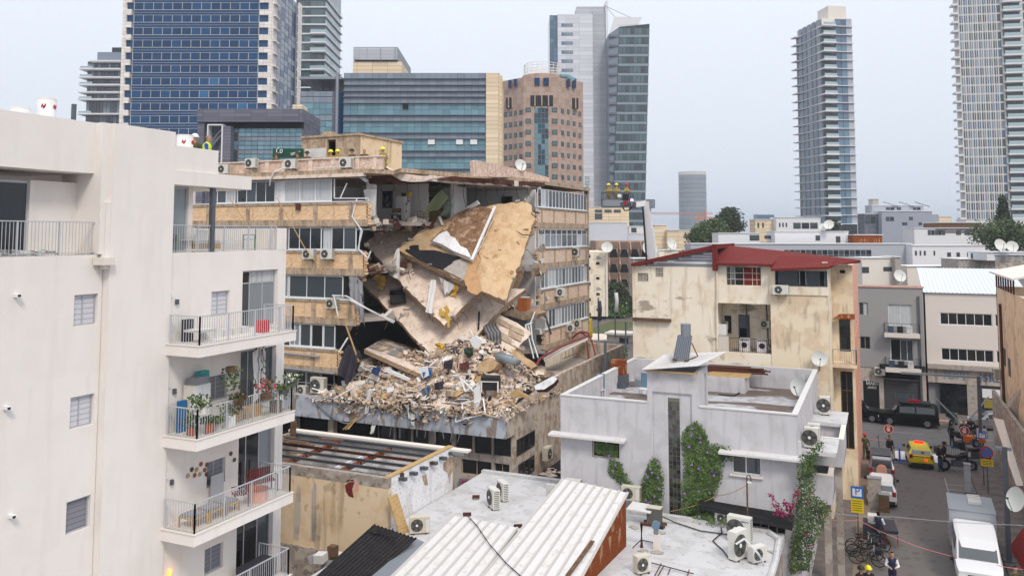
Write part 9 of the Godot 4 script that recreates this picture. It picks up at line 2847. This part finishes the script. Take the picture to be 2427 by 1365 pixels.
func lift() -> void:
	var b: Vector3 = Vector3(-19.05,18.73,-63.76)
	var o := thing("rescue_basket","steel rescue basket at the top of the lift's boom","basket",b,YAW)
	bl(o,"floor",M.steel,Vector3(-1.25,-0.06,-0.6),Vector3(1.0,0,0.6))
	var mb := MB.new()
	for y in [0.55,1.08]:
		for q in [[Vector3(-1.25,y,0.6),Vector3(1.0,y,0.6)],[Vector3(-1.25,y,-0.6),Vector3(1.0,y,-0.6)],[Vector3(-1.25,y,-0.6),Vector3(-1.25,y,0.6)],[Vector3(1.0,y,-0.6),Vector3(1.0,y,0.6)]]:
			mb.bar(q[0],q[1],0.06)
	for x in [-1.25,-0.6,0.0,0.5,1.0]:
		for z in [-0.6,0.6]:
			mb.bar(Vector3(x,0,z),Vector3(x,1.08,z),0.05)
	put(o,"rail",mb.commit(),M.steel)
	bl(o,"toe_board",M.zinc,Vector3(-1.25,0.0,0.62),Vector3(0.1,0.5,0.64))
	bl(o,"control_box",M.dark,Vector3(0.3,0.45,0.6),Vector3(0.75,0.95,0.85))
	bl(o,"white_plate",M.white,Vector3(-0.1,0.7,0.62),Vector3(0.2,0.95,0.66))
	bl(o,"red_bag",M.red_lamp,Vector3(0.35,0.1,0.62),Vector3(0.6,0.4,0.8))
	var lamp := flat(Color(0.9,0.6,0.9),0.3)
	lamp.emission_enabled = true
	lamp.emission = Color(1.0,0.55,0.9)
	lamp.emission_energy_multiplier = 5.0
	bl(o,"flashing_lamp",lamp,Vector3(0.95,0.42,0.62),Vector3(1.12,0.56,0.75))
	mb = MB.new()
	mb.tube([Vector3(0.3,0,0.3),Vector3(0.5,-0.35,0.3),Vector3(0.9,-0.3,0.3),Vector3(1.1,0.05,0.2)],0.06)
	put(o,"hose_loop",mb.commit(),M.cable)
	var t := thing("lift_boom","white telescopic lift boom rising behind the red roofed house","lift boom",Vector3(-16.62,0,-64.85))
	for q in [["jib",Vector3(-18.06,18.8,-64.21),Vector3(-16.6,19.07,-64.86),0.42,M.white],["boom",Vector3(-16.94,19.11,-64.7),Vector3(-16.61,14.98,-64.85),0.5,M.slab_white],["boom_base",Vector3(-16.76,17.01,-64.84),Vector3(-16.32,11.63,-65.03),0.62,M.slab_white],["cable_track",Vector3(-17.14,18.69,-64.29),Vector3(-16.76,11.65,-64.46),0.12,M.dark]]:
		mb = MB.new()
		mb.bar(q[1] - t.position,q[2] - t.position,q[3])
		put(t,q[0],mb.commit(),q[4])
	put(t,"joint",box_mesh(Vector3(0.6,0.7,0.7)),M.zinc,Vector3(-16.66,18.94,-64.83) - t.position)
	put(t,"hydraulic_block",box_mesh(Vector3(0.5,0.5,0.5)),M.steel,Vector3(-17.9,18.8,-64.28) - t.position)

func potted(label: String,at: Vector3,r: float,h: float,pot: Material,fl = null,tall := 0.4) -> void:
	var o := thing("potted_plant",label,"potted plant",at)
	var mb := MB.new()
	mb.tube([Vector3(0,0.0,0),Vector3(0,h * 0.5,0),Vector3(0,h,0)],r,10)
	put(o,"pot",mb.commit(),pot)
	var lm := MB.new()
	lm.tinted = true
	for i in 110:
		var p := Vector3(rnd(-1,1) * r * 1.5,h + tall * rng.randf(),rnd(-1,1) * r * 1.5)
		var b := Basis(Vector3(rnd(-1,1),rnd(-1,1),rnd(-1,1)).normalized(),rnd(0,TAU)) * 0.055
		var g := rnd(0.6,1.4)
		lm.tint = fl.srgb_to_linear() if fl != null and i % 3 == 0 else Color(0.08 * g,0.12 * g,0.035 * g)
		lm.quad(p - b.x,p - b.y,p + b.x,p + b.y,b.z)
	stuff(put(o,"leaves",lm.commit(),M.leaves))

func armchair(label: String,at: Vector3,turn: float,m: Material,w := 0.5) -> void:
	var o := thing("garden_chair",label,"chair",at,turn)
	for k in 5:
		bl(o,"seat_slat",m,Vector3(-w / 2,0.42,-0.22 + k * 0.1),Vector3(w / 2,0.44,-0.15 + k * 0.1))
	var n := int(w / 0.09)
	for k in n:
		bl(o,"back_slat",m,Vector3(-w / 2 + k * w / n,0.46,-0.27),Vector3(-w / 2 + k * w / n + 0.06,0.86,-0.24))
	for x in [-w / 2 - 0.02,w / 2]:
		for z in [-0.24,0.22]:
			bl(o,"leg",m,Vector3(x,0,z),Vector3(x + 0.025,0.6,z + 0.025))
		bl(o,"armrest",m,Vector3(x,0.6,-0.24),Vector3(x + 0.03,0.63,0.25))

func crate(called: String,label: String,cat: String,m: Material,u: float,v: float,h: float,size: Vector3) -> void:
	tag(bw(self,called,m,u - size.x / 2,u + size.x / 2,h,h + size.y,v - size.z / 2,v + size.z / 2),label,cat)

func balcony_things() -> void:
	var f := [12.8,9.78,6.76,3.74]
	for i in 4:
		f[i] += 0.03
	var green := flat(Color(0.18,0.42,0.25),0.6)
	var maroon := flat(Color(0.42,0.17,0.16),0.6)
	var P := func(x: float,u: float,h: float) -> Vector3: return Vector3(u,h,-(20.9 + (x - 410.0) * 0.0195))
	armchair("green metal chair alone before the terrace's end wall",Vector3(-23.2,15.86,-26.0),-0.9,green)
	armchair("green metal chair at the terrace table under the canopy",Vector3(-22.7,15.86,-21.3),0.4,green)
	armchair("white metal chair beside the green one at the terrace table",Vector3(-22.6,15.86,-22.1),0.2,M.white)
	var ta := thing("terrace_table","dark wooden table on the top terrace","table",Vector3(-23.1,15.86,-21.8))
	bl(ta,"tabletop",M.wood,Vector3(-0.4,0.7,-0.6),Vector3(0.4,0.74,0.6))
	for x in [-0.36,0.3]:
		for z in [-0.55,0.5]:
			bl(ta,"leg",M.wood,Vector3(x,0,z),Vector3(x + 0.06,0.7,z + 0.06))
	var so := thing("garden_sofa","wooden sofa with pale cushions on the top terrace","sofa",Vector3(-22.9,15.86,-23.1))
	bl(so,"frame",M.plank,Vector3(-0.4,0.1,-0.6),Vector3(0.4,0.3,0.7))
	bl(so,"cushion",M.cloth_white,Vector3(-0.38,0.3,-0.58),Vector3(0.38,0.42,0.68))
	bl(so,"backrest",M.cloth_white,Vector3(-0.4,0.42,-0.6),Vector3(-0.25,0.8,0.0))
	crate("low_table","low white table beside the sofa on the top terrace","table",M.white,-22.6,24.2,16.15,Vector3(0.5,0.05,0.8))
	cloth("sheet","white sheets piled along the left terrace's railing","sheet",[Vector3(-22.6,16.05,-13),Vector3(-22.6,16.1,-15),Vector3(-22.6,16.0,-17)],[Vector3(-22.4,15.9,-13),Vector3(-22.4,15.9,-15),Vector3(-22.4,15.9,-17)],M.cloth_white,0.12,4)
	crate("laundry_basket","red and white basket on the upper balcony","basket",rm(),-21.2,24.6,f[0],Vector3(0.35,0.45,0.35))
	crate("folded_panels","dark blue boards leaning at the upper balcony's end","board",M.tarp,-21.8,21.5,f[0],Vector3(0.2,0.75,0.35))
	crate("drying_rack","white rack with cloths on the upper balcony","rack",M.cloth_white,-21.3,21.6,f[0] + 0.35,Vector3(0.7,0.08,0.8))
	for k in 5:
		crate("paper_stack",["first","second","third","fourth","last"][k] + " white bundle in the row along the upper balcony's wall","bundle",M.cloth_white,-21.7,22.3 + k * 0.45,f[0],Vector3(0.3,0.25,0.35))
	var wa := thing("balcony_cupboard","white cupboard on the plant balcony","cupboard",Vector3(-21.75,f[1],-22.0))
	bl(wa,"body",M.cream_edge,Vector3(-0.25,0,-0.4),Vector3(0.2,1.5,0.4))
	bl(wa,"door",M.white,Vector3(0.2,0.05,-0.38),Vector3(0.22,1.47,-0.01))
	bl(wa,"door",M.white,Vector3(0.2,0.05,0.01),Vector3(0.22,1.47,0.38))
	for z in [-0.05,0.06]:
		bl(wa,"handle",M.plank,Vector3(0.22,0.6,z - 0.02),Vector3(0.25,0.9,z + 0.02))
	crate("storage_bag","grey bag on top of the balcony cupboard","bag",M.cloth_grey,-21.75,22.0,f[1] + 1.5,Vector3(0.4,0.25,0.6))
	crate("storage_bag","turquoise and yellow bag behind the grey one on the cupboard","bag",flat(Color(0.2,0.6,0.6),0.7),-21.85,22.3,f[1] + 1.5,Vector3(0.25,0.4,0.4))
	crate("surfboard","blue board leaning left of the balcony cupboard","board",flat(Color(0.12,0.4,0.6),0.5),-21.8,21.35,f[1],Vector3(0.12,1.05,0.35))
	potted("plant in a cream basket hung on the rail's corner",Vector3(-20.75,f[1] + 0.75,-21.1),0.2,0.2,M.cream_edge)
	potted("plant in a terracotta and yellow pot at the balcony corner",Vector3(-21.1,f[1],-21.1),0.14,0.28,M.terracotta,null,0.6)
	potted("plant in a brown pot beside the corner post",Vector3(-20.8,f[1],-21.6),0.17,0.35,M.terracotta,null,0.2)
	potted("plant in a tall white pot",Vector3(-20.85,f[1],-22.6),0.22,0.42,M.white)
	potted("plant in a small white pot left of the tall white one",Vector3(-20.9,f[1],-22.1),0.13,0.25,M.cloth_white,null,0.2)
	potted("dry reddish plant hung on the rail",Vector3(-20.55,f[1] + 0.75,-22.7),0.2,0.2,M.wood,Color(0.35,0.2,0.15),0.2)
	potted("pink flowers in a box on the rail",Vector3(-20.55,f[1] + 0.7,-24.1),0.2,0.25,M.wood,Color(0.85,0.3,0.45),0.5)
	potted("empty looking brown rail box right of the pink flowers",Vector3(-20.5,f[1] + 0.75,-25.0),0.2,0.2,M.fan,null,0.03)
	potted("white flowers in a rail box at the balcony's far corner",Vector3(-20.6,f[1] + 0.9,-25.6),0.2,0.22,M.fan,Color(0.85,0.85,0.8),0.25)
	potted("large leaved plant at the plant balcony's far end",Vector3(-21.0,f[1],-25.2),0.25,0.4,M.wood,null,0.7)
	potted("hanging plant under the upper balcony",Vector3(-21.0,f[1] + 1.85,-22.8),0.2,0.18,M.wood,null,-0.8)
	for k in 3:
		crate("wooden_stool",["left","middle","right"][k] + " small wooden stool on the plant balcony","stool",M.plank,-21.3,23.4 + k * 0.5,f[1],Vector3(0.35,0.4,0.35))
	cloth("hammock_chair","white net hammock chair hanging on the plant balcony","hammock",[Vector3(-21.4,f[1] + 2.6,-24.3),Vector3(-21.4,f[1] + 2.6,-25.0)],[Vector3(-21.3,f[1] + 0.5,-24.4),Vector3(-21.3,f[1] + 0.8,-24.9)],M.cloth_white,0.06)
	armchair("dark red slatted bench at the balcony's far end",Vector3(-21.5,f[2],-25.1),1.2,maroon,1.0)
	armchair("dark red slatted chair left of the round pink table",Vector3(-21.2,f[2],-23.6),-0.6,maroon)
	var rt := thing("round_table","round pink table on the lower balcony","table",Vector3(-21.0,f[2],-24.3))
	var mb := MB.new()
	mb.disc(Vector3(0,0,0),Vector3.UP,0.34,0.42,20)
	put(rt,"drum",mb.commit(),M.pink_wall)
	mb = MB.new()
	mb.disc(Vector3(0,0.42,0),Vector3.UP,0.38,0.03,20)
	put(rt,"tabletop",mb.commit(),M.terracotta)
	for k in 3:
		var be := thing("wooden_bench",["first","second","third"][k] + " low wooden bench with pale cushions from the balcony corner","bench",Vector3(-21.2,f[2],-21.4 - k * 0.75))
		bl(be,"frame",M.plank,Vector3(-0.35,0.3,-0.33),Vector3(0.35,0.36,0.33))
		bl(be,"cushion",M.cloth_grey,Vector3(-0.3,0.36,-0.3),Vector3(0.3,0.42,0.3))
		for x in [-0.35,0.3]:
			for z in [-0.33,0.28]:
				bl(be,"leg",M.plank,Vector3(x,0,z),Vector3(x + 0.05,0.3,z + 0.05))
	crate("drying_rack","folded drying rack leaning at the wall of the lower balcony","rack",M.rail,-22.0,23.3,f[2],Vector3(0.06,1.1,0.6))
	crate("dark_sofa","dark blue sofa on the lowest balcony","sofa",M.tarp,-21.4,24.8,f[3],Vector3(0.7,0.6,1.4))
	for q in [[[Vector3(-37.37,22.3,-44.00),Vector3(-34.79,22.19,-44.00)],[Vector3(-37.35,21.66,-44.00),Vector3(-34.78,21.56,-44.00)],flat(Color(0.03,0.27,0.2),0.7),"green banner with white lettering"],[[Vector3(-34.68,22.15,-44.00),Vector3(-32.98,22.16,-44.00)],[Vector3(-34.67,21.56,-44.00),Vector3(-32.96,21.5,-44.00)],M.cloth_white,"white banner with yellow patches"]]:
		cloth("banner",q[3] + " behind the roof parapet","banner",q[0],q[1],q[2],0.05,3)
	tag(letters(self,"banner_lettering","Co",Vector3(-36.98,21.8,-43.85),0.5,M.white),"white letters on the green banner","lettering")
	var mb2 := MB.new()
	var pts := []
	for k in 40:
		pts.append(Vector3(-35.7,21.81,-43.8) as Vector3 + Vector3(k * 0.02 + 0.03 * sin(k * 1.3),0.09 * sin(k * 1.3 + 1.5) + k * 0.003,0))
	mb2.tube(pts,0.018,4)
	tag(put(self,"banner_script",mb2.commit(),M.white),"white slanted script on the green banner","lettering")

func rm() -> Material:
	return flat(Color(0.7,0.2,0.22),0.7)
